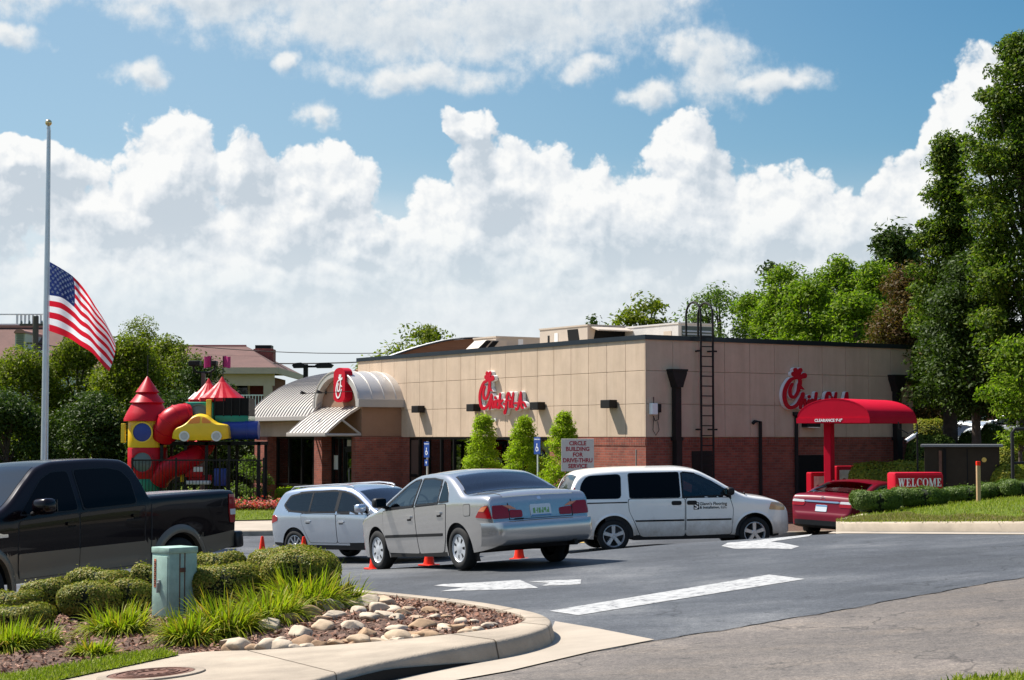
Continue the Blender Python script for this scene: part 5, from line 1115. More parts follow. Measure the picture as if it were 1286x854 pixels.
# ---- silver sedan
silver = paintmat('silver_paint', (.50, .485, .47), .78, .24); silver2 = paintmat('silver_blue_paint', (.50, .55, .62), .75, .23)
def sedan():
    root = empty('silver_sedan', (0, 0, 0), 0, 'silver four door sedan with green licence plate turning in behind the cones', 'car')
    c = Car(top=[(-2.44, .50), (-2.43, .58), (-2.38, .635), (-2.325, .66), (-2.30, .80), (-2.27, .95), (-2.22, 1.03), (-2.05, 1.055), (-1.66, 1.065), (-1.56, 1.08), (-1.28, 1.215), (-.98, 1.345), (-.75, 1.405), (-.3, 1.435), (.08, 1.425), (.34, 1.375), (.8, 1.165), (1.2, .975), (1.36, .93), (1.9, .83), (2.13, .73), (2.24, .62), (2.31, .48)],
        plan=[(-2.44, .60), (-2.40, .72), (-2.33, .79), (-2.15, .84), (-1.7, .875), (-1.0, .89), (0, .892), (1.0, .888), (1.5, .87), (1.85, .83), (2.1, .74), (2.24, .62), (2.31, .46)],
        sill=[(-2.44, .36), (-2.2, .30), (-1.75, .25), (-.9, .21), (.9, .20), (1.75, .2), (2.2, .22), (2.31, .28)], belt=[(-2.44, .92), (-1.2, .95), (1.2, .88), (2.31, .70)], tum=.50, wheels=(-1.357, 1.357), wr=.315, arch=.375, fillet=.07, crown=.045)
    WIN = [[(.95, .955), (-.015, .975), (-.015, 1.36), (.16, 1.352), (.33, 1.30)], [(-.105, .98), (-.83, .995), (-.75, 1.32), (-.45, 1.36), (-.105, 1.365)], [(-.88, .998), (-1.16, 1.005), (-1.08, 1.14), (-.93, 1.265), (-.84, 1.30)]]
    c.body(root, silver, holes=WIN[:2], tops=[(.38, 1.20, lambda t: .93 - .02 * t), (-1.54, -.96, lambda t: .97 - .09 * t)]); c.cabin(root, .02, -.76, .62, 1.10, .89, 1.15)
    mb = MB(); P = []                                                   # bumper skin standing proud, with a shelf on top
    for i in range(41):
        a = i / 40; y = (2 * a - 1); yy = math.copysign(abs(y) ** .8, y) * .875
        xb = -2.50 + .035 * (yy / .87) ** 2 + (.36 * max(0, abs(yy) - .70) / .175 * max(0, (abs(yy) - .70) / .175)); P.append([(xb + .10, yy * .97, .665), (xb + .01, yy, .655), (xb - .004, yy * 1.004, .62), (xb - .012, yy * 1.008, .56), (xb - .004, yy * 1.008, .47), (xb + .02, yy, .38), (xb + .07, yy * .985, .335), (xb + .16, yy * .97, .33)])
    mb.grid(P); bp = mb.build('rear_bumper', silver, root, smooth=True, ang=50)
    door(c, root, [(1.03, .915), (1.05, .62), (.97, .27), (-.07, .25), (-.07, .945)], silver, None, .12, .80)
    door(c, root, [(-.09, .946), (-.09, .25), (-.86, .26), (-.98, .46), (-1.05, .72), (-1.10, .965)], silver, None, -.86, .835)
    for poly, r in (([(.95, .955), (-.015, .975), (-.015, 1.36), (.16, 1.352), (.33, 1.30)], .03), ([(-.105, .98), (-.83, .995), (-.75, 1.32), (-.45, 1.36), (-.105, 1.365)], .03), ([(-.88, .998), (-1.16, 1.005), (-1.08, 1.14), (-.93, 1.265), (-.84, 1.30)], .02)):
        cx = sum(p[0] for p in poly) / len(poly); cz = sum(p[1] for p in poly) / len(poly)
        for sg in (1, -1):
            w = c.ring([(cx + (x - cx) * 1.05 + .0, cz + (z - cz) * 1.09) for x, z in poly], [(cx + (x - cx) * .975, cz + (z - cz) * .955) for x, z in poly], .006, sg, r=r).build('window', 'blacktrim', root, smooth=True, ang=40); c.side(poly, .002, sg, r=r, skirt=.001).build('pane', 'autoglass' if len(poly) != 5 or poly[0][0] > -.5 else 'carglass', w, smooth=True, ang=40)
    c.topp(.38, 1.20, lambda t: .93 - .02 * t, .004, skirt=.001).build('windscreen', 'autoglass', root, smooth=True, ang=40); c.topp(-1.555, -.93, lambda t: .985 - .09 * t, .005, skirt=.001).build('rear_window', 'autoglass', root, smooth=True, ang=40)
    sides(c, root, 'side_moulding', [(1.0, .50), (-.07, .50), (-.07, .545), (1.0, .545)], .014, 'blacktrim', r=.01); sides(c, root, 'side_moulding', [(-.09, .50), (-.90, .50), (-.92, .545), (-.09, .545)], .014, 'blacktrim', r=.01)
    sides(c, root, 'sill_trim', [(.95, .20), (-.95, .20), (-.95, .265), (.95, .265)], .003, 'underbody', r=0)
    f = c.side([(-1.60, .78), (-1.78, .78), (-1.80, .94), (-1.62, .94)], .004, 1, r=.04).build('fuel_flap', silver, root, smooth=True); c.side([(-1.595, .772), (-1.787, .772), (-1.808, .948), (-1.612, .948)], .002, 1, r=.04).build('fuel_flap_seal', 'seal', f)
    for sg in (1, -1):
        o = c.side([(-2.30, .715), (-1.93, .745), (-2.0, .81), (-2.10, .89), (-2.24, .905)], .009, sg, r=.02).build('tail_light', 'taillight', root, smooth=True, ang=40)
        c.end([(sg * .52, .71), (sg * .80, .71), (sg * .785, .90), (sg * .60, .90), (sg * .54, .865)], .010, -1, ny=18).build('lens', 'taillight', o, smooth=True, ang=40)
        c.end([(sg * .31, .715), (sg * .515, .712), (sg * .515, .83), (sg * .31, .815)], .010, -1).build('lens', 'taillight', o, smooth=True, ang=40)
        c.end([(sg * .40, .835), (sg * .515, .842), (sg * .62, .895), (sg * .50, .89)], .013, -1, r=.01).build('lens', 'amber', o, smooth=True, ang=40)
        c.side([(-2.15, .82), (-2.02, .83), (-2.11, .885), (-2.24, .895)], .012, sg, r=.012).build('lens', 'amber', o, smooth=True, ang=40)
    t = MB()                                                            # boot shut lines
    for sg in (1, -1): c.end([(sg * .528, .69), (sg * .522, .69), (sg * .522, .925), (sg * .528, .925)], .011, -1, mb=t, r=0, ny=2)
    c.end([(-.53, .684), (.53, .684), (.53, .692), (-.53, .692)], .004, -1, mb=t, r=0)
    c.topp(-2.24, -1.60, lambda t_: .80, .0035, mb=t); bl = t.build('boot_seal', 'seal', root); c.topp(-2.243, -1.612, lambda t_: .788, .006).build('boot_lid', silver, root, smooth=True, ang=40)
    pl = c.end([(-.17, .715), (.17, .715), (.17, .885), (-.17, .885)], .012, -1, r=.01).build('number_plate', 'plate_white', root, smooth=False)
    mb = MB()
    for k in range(6):
        y_ = -.135 + .046 * k; c.end([(y_, .755), (y_ + .013, .755), (y_ + .013, .835), (y_, .835)], .014, -1, mb=mb, r=.004, ny=2, nz=2); c.end([(y_ + .016, .755 + .03 * (k % 3 == 1)), (y_ + .034, .755 + .03 * (k % 3 == 1)), (y_ + .034, .80 + .03 * (k % 2)), (y_ + .016, .80 + .03 * (k % 2))], .014, -1, mb=mb, r=.004, ny=2, nz=2)
    mb.build('plate_characters', 'plate_green', pl); mb = MB(); c.end([(-.165, .717), (.165, .717), (.165, .737), (-.165, .737)], .015, -1, mb=mb, r=0); mb.build('plate_band', 'plate_blue', pl)
    mb = MB(); c.end([(-.03, .955), (.03, .955), (.03, .992), (-.03, .992)], .008, -1, mb=mb, r=.015); mb.build('badge', 'chrome', root); mb = MB()
    for k in range(5): c.end([(.30 + .030 * k, .684), (.322 + .030 * k, .684), (.322 + .030 * k, .704), (.30 + .030 * k, .704)], .016, -1, mb=mb, r=.004, ny=3, nz=2)
    mb.build('model_badge', 'blacktrim', root)
    for sg in (1, -1): c.end([(sg * .36, .56), (sg * .68, .60), (sg * .70, .70), (sg * .40, .68)], .006, 1).build('headlight', 'lens', root, smooth=True)
    mirror(c, root, .90, .97, silver if False else M['blacktrim'], big=.95); mb = MB(); mb.tube([(-2.42, -.5, .30), (-2.2, -.5, .30)], .035, 10); mb.build('exhaust', 'iron', root)
    sides(c, root, 'mud_flap', [(-1.66, .12), (-1.78, .12), (-1.78, .33), (-1.70, .33)], -.04, 'blacktrim', r=.01)
    add_wheels(root, c, .89, 'hubcap', .205); return root
sed = sedan(); orient(sed, -.69, 27.3, -.50, .866, 2.715)
# ---- white van
whitep = paintmat('white_van_paint', (.88, .86, .81), .0, .35, dirt=.75)
def van():
    root = empty('white_minivan', (0, 0, 0), 0, 'dirty white minivan lettered for a flooring firm, beside the brick wall', 'minivan')
    c = Car(top=[(-2.62, .46), (-2.61, .62), (-2.56, .70), (-2.53, .80), (-2.50, 1.0), (-2.42, 1.25), (-2.27, 1.56), (-2.12, 1.66), (-1.8, 1.705), (-1.0, 1.735), (-.1, 1.735), (.25, 1.70), (.6, 1.55), (1.05, 1.29), (1.30, 1.165), (1.45, 1.13), (1.9, 1.055), (2.2, .955), (2.36, .82), (2.42, .66), (2.45, .48)],
        plan=[(-2.62, .66), (-2.58, .78), (-2.50, .85), (-2.2, .90), (-1.5, .925), (0, .93), (1.2, .925), (1.7, .90), (2.05, .82), (2.28, .68), (2.40, .52), (2.45, .40)],
        sill=[(-2.62, .42), (-2.3, .32), (-1.9, .27), (-1.0, .24), (1.0, .24), (1.9, .25), (2.45, .34)], belt=[(-2.62, 1.05), (0, 1.05), (2.45, .85)], tum=.27, wheels=(-1.535, 1.535), wr=.34, arch=.43, fillet=.09, crown=.05)
    FD = [(1.06, 1.16), (-.03, 1.13), (-.03, 1.645), (.22, 1.625), (.60, 1.46)]; c.body(root, whitep, lower=M['blacktrim'], lowz=.30, holes=[FD], tops=[(.34, 1.26, lambda t: .94)]); c.cabin(root, .05, -.95, .80, 1.32, .93, 1.15)
    door(c, root, [(.99, 1.10), (1.06, .85), (1.02, .33), (.03, .31), (.03, 1.10)], whitep, None, .155, 1.005, 'oval', r=.05)
    door(c, root, [(.0, 1.10), (.0, .31), (-.95, .31), (-1.08, .62), (-1.20, .85), (-1.22, 1.10)], whitep, None, -.18, 1.005, 'oval', r=.05)
    for poly, r, g in (([(-1.38, 1.13), (-1.36, 1.62), (-2.08, 1.59), (-2.22, 1.40), (-2.24, 1.13)], .10, 'carglass2'), ([(-.10, 1.13), (-.10, 1.645), (-1.18, 1.635), (-1.18, 1.13)], .05, 'carglass2'), ([(1.06, 1.16), (-.03, 1.13), (-.03, 1.645), (.22, 1.625), (.60, 1.46)], .05, 'carglass')):
        cx = sum(p[0] for p in poly) / len(poly); cz = sum(p[1] for p in poly) / len(poly)
        for sg in (1, -1):
            if g == 'carglass': w = c.ring([(cx + (x - cx) * 1.03, cz + (z - cz) * 1.06) for x, z in poly], [(cx + (x - cx) * .98, cz + (z - cz) * .96) for x, z in poly], .006, sg, r=r).build('window', 'blacktrim', root, smooth=True, ang=40); c.side(poly, .002, sg, r=r, skirt=.001).build('pane', 'autoglass', w, smooth=True, ang=40); continue
            w = c.side([(cx + (x - cx) * 1.03, cz + (z - cz) * 1.06) for x, z in poly], .004, sg, r=r).build('window', 'blacktrim', root, smooth=True, ang=40); c.side(poly, .008, sg, r=r).build('pane', g, w, smooth=True, ang=40)
    c.topp(.32, 1.28, lambda t: .95, .004, skirt=.001).build('windscreen', 'autoglass', root, smooth=True, ang=40); c.topp(-2.41, -2.25, lambda t: .86, .005, nx=10).build('rear_window', 'carglass', root, smooth=True, ang=40)
    sides(c, root, 'side_moulding', [(1.02, .625), (.04, .625), (.04, .66), (1.02, .66)], .012, 'blacktrim', r=.01); sides(c, root, 'side_moulding', [(-.01, .625), (-1.06, .625), (-1.08, .66), (-.01, .66)], .012, 'blacktrim', r=.01)
    sides(c, root, 'door_track', [(-1.24, 1.025), (-2.12, 1.02), (-2.12, 1.045), (-1.24, 1.05)], .003, 'blacktrim', r=.0)
    for sg in (1, -1):
        c.side([(1.86, .83), (2.26, .80), (2.28, .90), (2.14, .97), (1.92, .985)], .008, sg, r=.03).build('headlight', 'amberlens', root, smooth=True, ang=40)
        c.side([(-2.49, .98), (-2.42, .98), (-2.33, 1.36), (-2.36, 1.36)], .008, sg, r=.01).build('tail_light', 'taillight', root, smooth=True, ang=40)
        # wheel-arch lips
        for wx in c.wheels:
            P = [[(wx + q * math.cos(a), sg * (c.w(wx + q * math.cos(a), .34 + q * math.sin(a)) + o_), .34 + q * math.sin(a)) for q, o_ in ((.425, -.01), (.428, .016), (.45, .014), (.475, .0))] for a in (math.pi * k / 24 for k in range(25))]
            b = MB(); b.grid(P); b.build('arch_lip', whitep, root, smooth=True)
    mb = MB(); mb.tube([(1.35, -.80, 1.15), (1.33, -.82, 1.20)], .02, 6); mb.build('antenna_base', 'blacktrim', root)
    y = -(c.w(.55, .95) + .0075); m_ = frame_mtx((.62, y, .975), (1, 0, 0), (0, 0, 1))
    text_mesh('door_lettering', "Glenn's Flooring", .090, 'iron', root, m_, .001, bold=.0015); m_ = frame_mtx((.62, y - .001, .90), (1, 0, 0), (0, 0, 1)); text_mesh('door_lettering', '& Installation, LLC', .080, 'iron', root, m_, .001, bold=.0012)
    mb = MB(); fn = lambda u, v, d: (.19 + u, y - d, .86 + v); mb.prism([(0, 0), (.12, 0), (.12, .15), (0, .15)], fn, 0, .0015); lg = mb.build('door_logo', 'iron', root); mb = MB()
    ribbon(mb, [(.095, .12), (.05, .125), (.03, .095), (.06, .075), (.09, .055), (.06, .025), (.025, .03)], [.012], lambda u, v, d: fn(u, v, .002 + d), 0, .0012); mb.build('logo_mark', whitep, lg)
    mirror(c, root, .98, 1.15, M['blacktrim'], L_=.10, big=1.0); add_wheels(root, c, .93, 'five', .235, .215); return root
v_ = van(); orient(v_, 3.50, 38.25, .985, .17, 3.07)
# ---- silver suv
def suv_shape(): return Car(top=[(-2.31, .50), (-2.30, .72), (-2.26, .85), (-2.20, 1.02), (-2.10, 1.25), (-2.0, 1.46), (-1.90, 1.56), (-1.6, 1.615), (-.8, 1.655), (-.1, 1.65), (.25, 1.61), (.5, 1.53), (.9, 1.31), (1.2, 1.135), (1.38, 1.09), (1.9, 1.01), (2.15, .92), (2.28, .76), (2.33, .52)],
        plan=[(-2.31, .68), (-2.27, .79), (-2.15, .86), (-1.7, .915), (-.8, .935), (0, .94), (1.0, .935), (1.6, .91), (1.95, .84), (2.2, .70), (2.30, .58), (2.33, .5)],
        sill=[(-2.31, .44), (-2.0, .36), (-1.0, .29), (1.0, .28), (2.0, .30), (2.33, .36)], belt=[(-2.31, 1.02), (0, 1.0), (2.33, .85)], tum=.42, wheels=(-1.405, 1.405), wr=.355, arch=.425, fillet=.08, crown=.04)
def suv(paint, label, name='silver_suv'):
    root = empty(name, (0, 0, 0), 0, label, 'car'); c = suv_shape(); PANES = ([(1.0, 1.115), (.04, 1.12), (.04, 1.545), (.20, 1.515), (.45, 1.43)], [(-.05, 1.12), (-.86, 1.125), (-.86, 1.535), (-.2, 1.552), (-.05, 1.548)], [(-.90, 1.125), (-1.54, 1.155), (-1.75, 1.275), (-1.60, 1.455), (-1.2, 1.518), (-.90, 1.532)]); c.body(root, paint, lower=M['blacktrim'], lowz=.42, holes=PANES, tops=[(.50, 1.18, lambda t: .94)]); c.cabin(root, .02, -.88, .80, 1.30, .93, 1.12)
    door(c, root, [(1.0, 1.03), (1.08, .80), (1.0, .44), (.02, .43), (.02, 1.05)], paint, None, .18, .885, r=.05, hm=M['alloy']); door(c, root, [(.0, 1.05), (.0, .43), (-.88, .44), (-.99, .62), (-1.10, .84), (-1.14, 1.07)], paint, None, -.90, .905, r=.05, hm=M['alloy'])
    allp = [(1.02, 1.10), (-1.0, 1.105), (-1.55, 1.14), (-1.78, 1.27), (-1.62, 1.47), (-1.2, 1.535), (-.2, 1.565), (.18, 1.53), (.45, 1.45)]
    for sg in (1, -1):
        w = c.ring([(x * 1.015 - .002, 1.31 + (z - 1.31) * 1.10) for x, z in allp], [(x * .985 - .004, 1.32 + (z - 1.32) * .93) for x, z in allp], .005, sg, r=.06).build('window', 'blacktrim', root, smooth=True, ang=40)
        for pil in ([(.045, 1.12), (-.055, 1.12), (-.055, 1.55), (.045, 1.55)], [(-.855, 1.12), (-.905, 1.12), (-.905, 1.535), (-.855, 1.535)]): c.side(pil, .005, sg, r=0, nx=4).build('pillar', 'blacktrim', w)
        for poly in ([(1.0, 1.115), (.04, 1.12), (.04, 1.545), (.20, 1.515), (.45, 1.43)], [(-.05, 1.12), (-.86, 1.125), (-.86, 1.535), (-.2, 1.552), (-.05, 1.548)], [(-.90, 1.125), (-1.54, 1.155), (-1.75, 1.275), (-1.60, 1.455), (-1.2, 1.518), (-.90, 1.532)]): c.side(poly, .002, sg, r=.03, skirt=.001).build('pane', 'autoglass', w, smooth=True, ang=40)
        o = c.side([(-2.24, .86), (-1.97, .92), (-1.95, 1.0), (-2.06, 1.06), (-2.18, 1.04)], .008, sg, r=.03).build('tail_light', 'taillight', root, smooth=True, ang=40); c.end([(sg * .55, .88), (sg * .84, .86), (sg * .84, 1.05), (sg * .60, 1.03)], .008, -1).build('lens', 'taillight', o, smooth=True, ang=40)
        c.end([(sg * .42, .74), (sg * .72, .76), (sg * .75, .90), (sg * .45, .88)], .008, 1).build('headlight', 'lens', root, smooth=True)
        b = MB(); b.tube([(-1.75, sg * .62, 1.60), (-1.65, sg * .62, 1.665), (-.2, sg * .635, 1.70), (.2, sg * .635, 1.665), (.3, sg * .63, 1.63)], .016, 8); b.build('roof_rail', 'alloy', root, smooth=True)
    c.topp(.48, 1.20, lambda t: .95, .004, skirt=.001).build('windscreen', 'autoglass', root, smooth=True, ang=40); c.topp(-2.09, -1.99, lambda t: .86, .004, nx=8).build('rear_window', 'carglass', root, smooth=True, ang=40)
    mirror(c, root, .93, 1.10, paint, big=1.1); add_wheels(root, c, .935, 'ten', .245, .235); return root
sv = suv(silver2, 'silver blue estate SUV facing the shrubs, half hidden by the sedan'); orient(sv, -3.2, 39.4, .75, -.66, 2.81)
# ---- red sedan under the canopy
redp = paintmat('red_paint', (.15, .002, .012), .0, .3, coat=.25); redp.node_tree.nodes['Principled BSDF'].inputs['Specular IOR Level'].default_value = .25
def red_sedan():
    root = empty('red_sedan', (0, 0, 0), 0, 'dark red sedan at the order canopy, seen from behind past the hedge', 'car')
    c = Car(top=[(-2.45, .46), (-2.44, .58), (-2.40, .66), (-2.36, .80), (-2.32, .96), (-2.26, 1.05), (-2.1, 1.085), (-1.78, 1.10), (-1.4, 1.235), (-1.0, 1.36), (-.7, 1.42), (-.2, 1.45), (.15, 1.44), (.45, 1.37), (.9, 1.17), (1.3, .99), (1.45, .95), (2.0, .85), (2.25, .74), (2.38, .6), (2.43, .46)],
        plan=[(-2.45, .64), (-2.41, .77), (-2.3, .85), (-1.8, .895), (-1, .91), (0, .912), (1, .908), (1.6, .89), (2.0, .84), (2.25, .72), (2.38, .58), (2.43, .48)], sill=[(-2.45, .34), (-2, .26), (-1, .2), (1, .2), (2, .2), (2.43, .26)], belt=[(-2.45, .98), (0, .96), (2.43, .75)], tum=.52, wheels=(-1.41, 1.41), wr=.335, arch=.395, fillet=.07, crown=.045)
    RW_ = [[(.98, .98), (.0, .995), (.0, 1.365), (.2, 1.36), (.4, 1.30)], [(-.08, 1.0), (-1.0, 1.015), (-1.30, 1.08), (-1.05, 1.26), (-.75, 1.34), (-.3, 1.372), (-.08, 1.372)]]
    c.body(root, redp, holes=RW_, tops=[(.5, 1.27, lambda t: .92), (-1.71, -.95, lambda t: .94 - .07 * t)]); c.cabin(root, .02, -.78, .64, 1.12, .91, 1.2)
    door(c, root, [(1.05, .94), (1.07, .6), (1.0, .27), (-.05, .25), (-.05, .965)], redp, None, .14, .84); door(c, root, [(-.07, .965), (-.07, .25), (-.9, .26), (-1.0, .48), (-1.1, .74), (-1.14, .985)], redp, None, -.9, .865)
    for poly in ([(.98, .98), (.0, .995), (.0, 1.365), (.2, 1.36), (.4, 1.30)], [(-.08, 1.0), (-1.0, 1.015), (-1.30, 1.08), (-1.05, 1.26), (-.75, 1.34), (-.3, 1.372), (-.08, 1.372)]):
        cx = sum(p[0] for p in poly) / len(poly); cz = sum(p[1] for p in poly) / len(poly)
        for sg in (1, -1): w = c.ring([(cx + (x - cx) * 1.04, cz + (z - cz) * 1.08) for x, z in poly], [(cx + (x - cx) * .98, cz + (z - cz) * .96) for x, z in poly], .005, sg).build('window', 'chrome', root, smooth=True, ang=40); c.side(poly, .002, sg, skirt=.001).build('pane', 'autoglass', w, smooth=True, ang=40)
    c.topp(.47, 1.30, lambda t: .93, .004, skirt=.001).build('windscreen', 'autoglass', root, smooth=True, ang=40); c.topp(-1.74, -.92, lambda t: .96 - .07 * t, .005, skirt=.001).build('rear_window', 'autoglass', root, smooth=True, ang=40)
    c.end([(-.50, .90), (.50, .90), (.50, .94), (-.50, .94)], .012, -1).build('chrome_strip', 'chrome', root, smooth=True)
    for sg in (1, -1):
        o = c.end([(sg * .50, .80), (sg * .84, .80), (sg * .83, .885), (sg * .46, .885)], .009, -1, ny=18).build('tail_light', 'taillight', root, smooth=True, ang=40); c.end([(sg * .48, .888), (sg * .83, .888), (sg * .82, .95), (sg * .50, .945)], .009, -1, ny=18).build('lens', 'lens', o, smooth=True, ang=40)
        o2 = c.side([(-2.32, .80), (-2.02, .84), (-2.0, .885), (-2.3, .885)], .007, sg, r=.01); o2.build('lens', 'taillight', o, smooth=True, ang=40); c.side([(-2.3, .888), (-2.0, .888), (-2.04, .95), (-2.26, .95)], .007, sg, r=.01).build('lens', 'lens', o, smooth=True, ang=40)
        c.end([(sg * .4, .6), (sg * .7, .64), (sg * .72, .74), (sg * .44, .70)], .006, 1).build('headlight', 'lens', root)
    pl = c.end([(-.155, .68), (.155, .68), (.155, .84), (-.155, .84)], .012, -1, r=.008).build('number_plate', 'plate_white', root); mb = MB(); c.end([(-.15, .80), (.15, .80), (.15, .835), (-.15, .835)], .014, -1, mb=mb, r=0); mb.build('plate_band', 'plate_blue', pl)
    mb = MB(); mb.lathe([(.045, 0), (.05, .006), (.058, .006), (.062, 0)], 20, 'x', c=(c.endx(0, .99, -1) - .008, 0, .99)); mb.build('badge', 'chrome', root)
    b = c.end([(-.78, .34), (.78, .34), (.80, .46), (-.80, .46)], .01, -1).build('lower_valance', 'blacktrim', root, smooth=True); mirror(c, root, .92, 1.0, redp); add_wheels(root, c, .91, 'five', .225, .215); return root
rs = red_sedan(); orient(rs, 9.05, 45.3, .63, .776, 2.82)
# ---- black pickup with tan lower body
blackp = paintmat('black_cherry_paint', (.005, .0025, .0035), .0, .22, coat=.32); blackp.node_tree.nodes['Principled BSDF'].inputs['Specular IOR Level'].default_value = .12; tanp = paintmat('tan_paint', (.165, .135, .095), .4, .4, coat=.3)
def pickup():
    root = empty('black_pickup', (0, 0, 0), 0, 'black crew cab pickup with tan sills behind the clipped boxwoods', 'pickup truck')
    c = Car(top=[(-2.98, .62), (-2.965, .80), (-2.955, 1.34), (-2.92, 1.385), (-2.6, 1.395), (-1.24, 1.395), (-1.20, 1.40), (-1.165, 1.46), (-1.10, 1.66), (-1.0, 1.84), (-.85, 1.905), (-.3, 1.935), (.3, 1.925), (.58, 1.87), (.85, 1.70), (1.30, 1.385), (1.42, 1.335), (1.6, 1.30), (2.3, 1.22), (2.58, 1.16), (2.70, 1.0), (2.74, .6)],
        plan=[(-2.98, .94), (-2.95, .965), (-2.6, .985), (-1, .995), (0, 1.0), (1.2, .995), (2.0, .985), (2.4, .95), (2.62, .86), (2.74, .78)], sill=[(-2.98, .60), (-2.3, .52), (-1.2, .46), (1.2, .44), (2.4, .45), (2.74, .5)], belt=[(-2.98, 1.30), (-1.2, 1.30), (1.0, 1.22), (2.74, 1.05)], tum=.36, wheels=(-1.765, 1.765), wr=.40, arch=.485, fillet=.06, crown=.03)
    c.body(root, blackp, lower=tanp, lowz=.80)
    door(c, root, [(1.14, 1.20), (1.16, .83), (1.14, .50), (.13, .50), (.13, 1.24)], blackp, None, .27, 1.12, r=.05); door(c, root, [(.11, 1.24), (.11, .50), (-.90, .50), (-1.08, .72), (-1.10, 1.27)], blackp, None, -.92, 1.15, r=.05)
    for poly in ([(1.10, 1.285), (.15, 1.29), (.15, 1.79), (.42, 1.785), (.62, 1.70)], [(.03, 1.295), (-.92, 1.31), (-.92, 1.62), (-.80, 1.755), (-.55, 1.80), (.03, 1.80)]):
        cx = sum(p[0] for p in poly) / len(poly); cz = sum(p[1] for p in poly) / len(poly)
        for sg in (1, -1): w = c.side([(cx + (x - cx) * 1.05, cz + (z - cz) * 1.07) for x, z in poly], .004, sg, r=.05).build('window', 'blacktrim', root, smooth=True, ang=40); c.side(poly, .008, sg, r=.05).build('pane', 'carglass2', w, smooth=True, ang=40)
    sides(c, root, 'door', [(1.145, .495), (.125, .495), (.125, .80), (1.155, .80)], .0095, tanp, r=.02); sides(c, root, 'door', [(.115, .495), (-.90, .495), (-1.09, .715), (-1.09, .80), (.115, .80)], .0095, tanp, r=.02)
    c.topp(.60, 1.36, lambda t: .94, .004).build('windscreen', 'carglass', root, smooth=True, ang=40); c.topp(-1.15, -1.0, lambda t: .88, .004).build('rear_window', 'carglass2', root, smooth=True)
    tn = MB(); c.topp(-2.90, -1.26, lambda t: .93, .012, mb=tn, skirt=.03); tn.build('bed_cover', mat('bed_cover', (.42, .42, .44), .22, .2, coat=.5), root, smooth=True, ang=40)
    for sg in (1, -1): c.side([(-1.222, .50), (-1.208, .50), (-1.208, 1.39), (-1.222, 1.39)], .004, sg, r=0, nx=2, skirt=.004).build('cab_gap', 'seal', root)
    for sg in (1, -1):
        for wx in c.wheels:
            P = [[(wx + q * math.cos(a), sg * (c.w(wx + q * math.cos(a), max(.5, .40 + q * math.sin(a))) + o_), .40 + q * math.sin(a)) for q, o_ in ((.46, -.03), (.465, .045), (.50, .05), (.555, .028), (.575, .002))] for a in (math.pi * (k / 28 * 1.06 - .03) for k in range(29))]
            b = MB(); b.grid(P); b.build('arch_flare', tanp, root, smooth=True)
        o = c.side([(-2.955, .93), (-2.83, .93), (-2.80, 1.10), (-2.815, 1.33), (-2.95, 1.33)], .012, sg, r=.015).build('tail_light', 'taillight', root, smooth=True, ang=40); c.side([(-2.952, 1.04), (-2.83, 1.04), (-2.822, 1.12), (-2.952, 1.12)], .016, sg, r=.01).build('lens', 'lens', o, smooth=True)
        c.end([(sg * .74, .93), (sg * .92, .93), (sg * .92, 1.33), (sg * .78, 1.33)], .008, -1).build('lens', 'taillight', o, smooth=True)
        c.end([(sg * .50, .86), (sg * .84, .86), (sg * .84, 1.12), (sg * .50, 1.10)], .008, 1).build('headlight', 'lens', root, smooth=True)
        b = MB(); c.side([(1.33, 1.02), (1.58, 1.02), (1.58, 1.055), (1.50, 1.085), (1.40, 1.06), (1.33, 1.06)], .014, sg, mb=b, r=.012); b.build('fender_badge', 'chrome', root)
    b = MB(); b.box(-3.12, -2.95, -.97, .97, .56, .80, bev=.04); b.build('rear_bumper', mat('bumper_dark', (.03, .03, .032), .3, .6), root, smooth=True, ang=40)
    b = MB(); b.box(2.66, 2.82, -.9, .9, .50, .80, bev=.05); b.build('front_bumper', 'chrome', root, smooth=True, ang=40); b = MB(); c.end([(-.45, .84), (.45, .84), (.45, 1.10), (-.45, 1.10)], .012, 1, mb=b); b.build('grille', 'chrome', root, smooth=True)
    mirror(c, root, .98, 1.28, blackp, L_=.20, big=1.25); add_wheels(root, c, .99, 'five', .26, .26); return root
pk = pickup(); orient(pk, -6.25, 23.3, -.52, -.854, 3.53)
# ---- pale cars beyond the trees on the rising ground
pale = paintmat('pale_paint', (.62, .66, .68), .2, .35)
far1 = suv(pale, 'pale blue white car parked behind the dark tree trunk', 'parked_car'); far2 = copy_tree(far1); tag(far2, 'pale car cut off by the picture edge, up the bank behind the rail')
def put(o, px, py, Y, hx, hy):
    p_ = at(px, py, Y); h = Vector((hx, hy, 0)).normalized(); m = Matrix((h, Vector((-h.y, h.x, 0)), Vector((0, 0, 1)))).transposed().to_4x4(); m.translation = Vector((p_.x, Y, terrain_z(p_.x, Y))); o.matrix_world = m
put(far1, 1198, 560, 69, -.55, .83); put(far2, 1292, 560, 64, -.75, .66)
for o in (far1, far2): tag(o, group='pale cars parked beyond the trees')
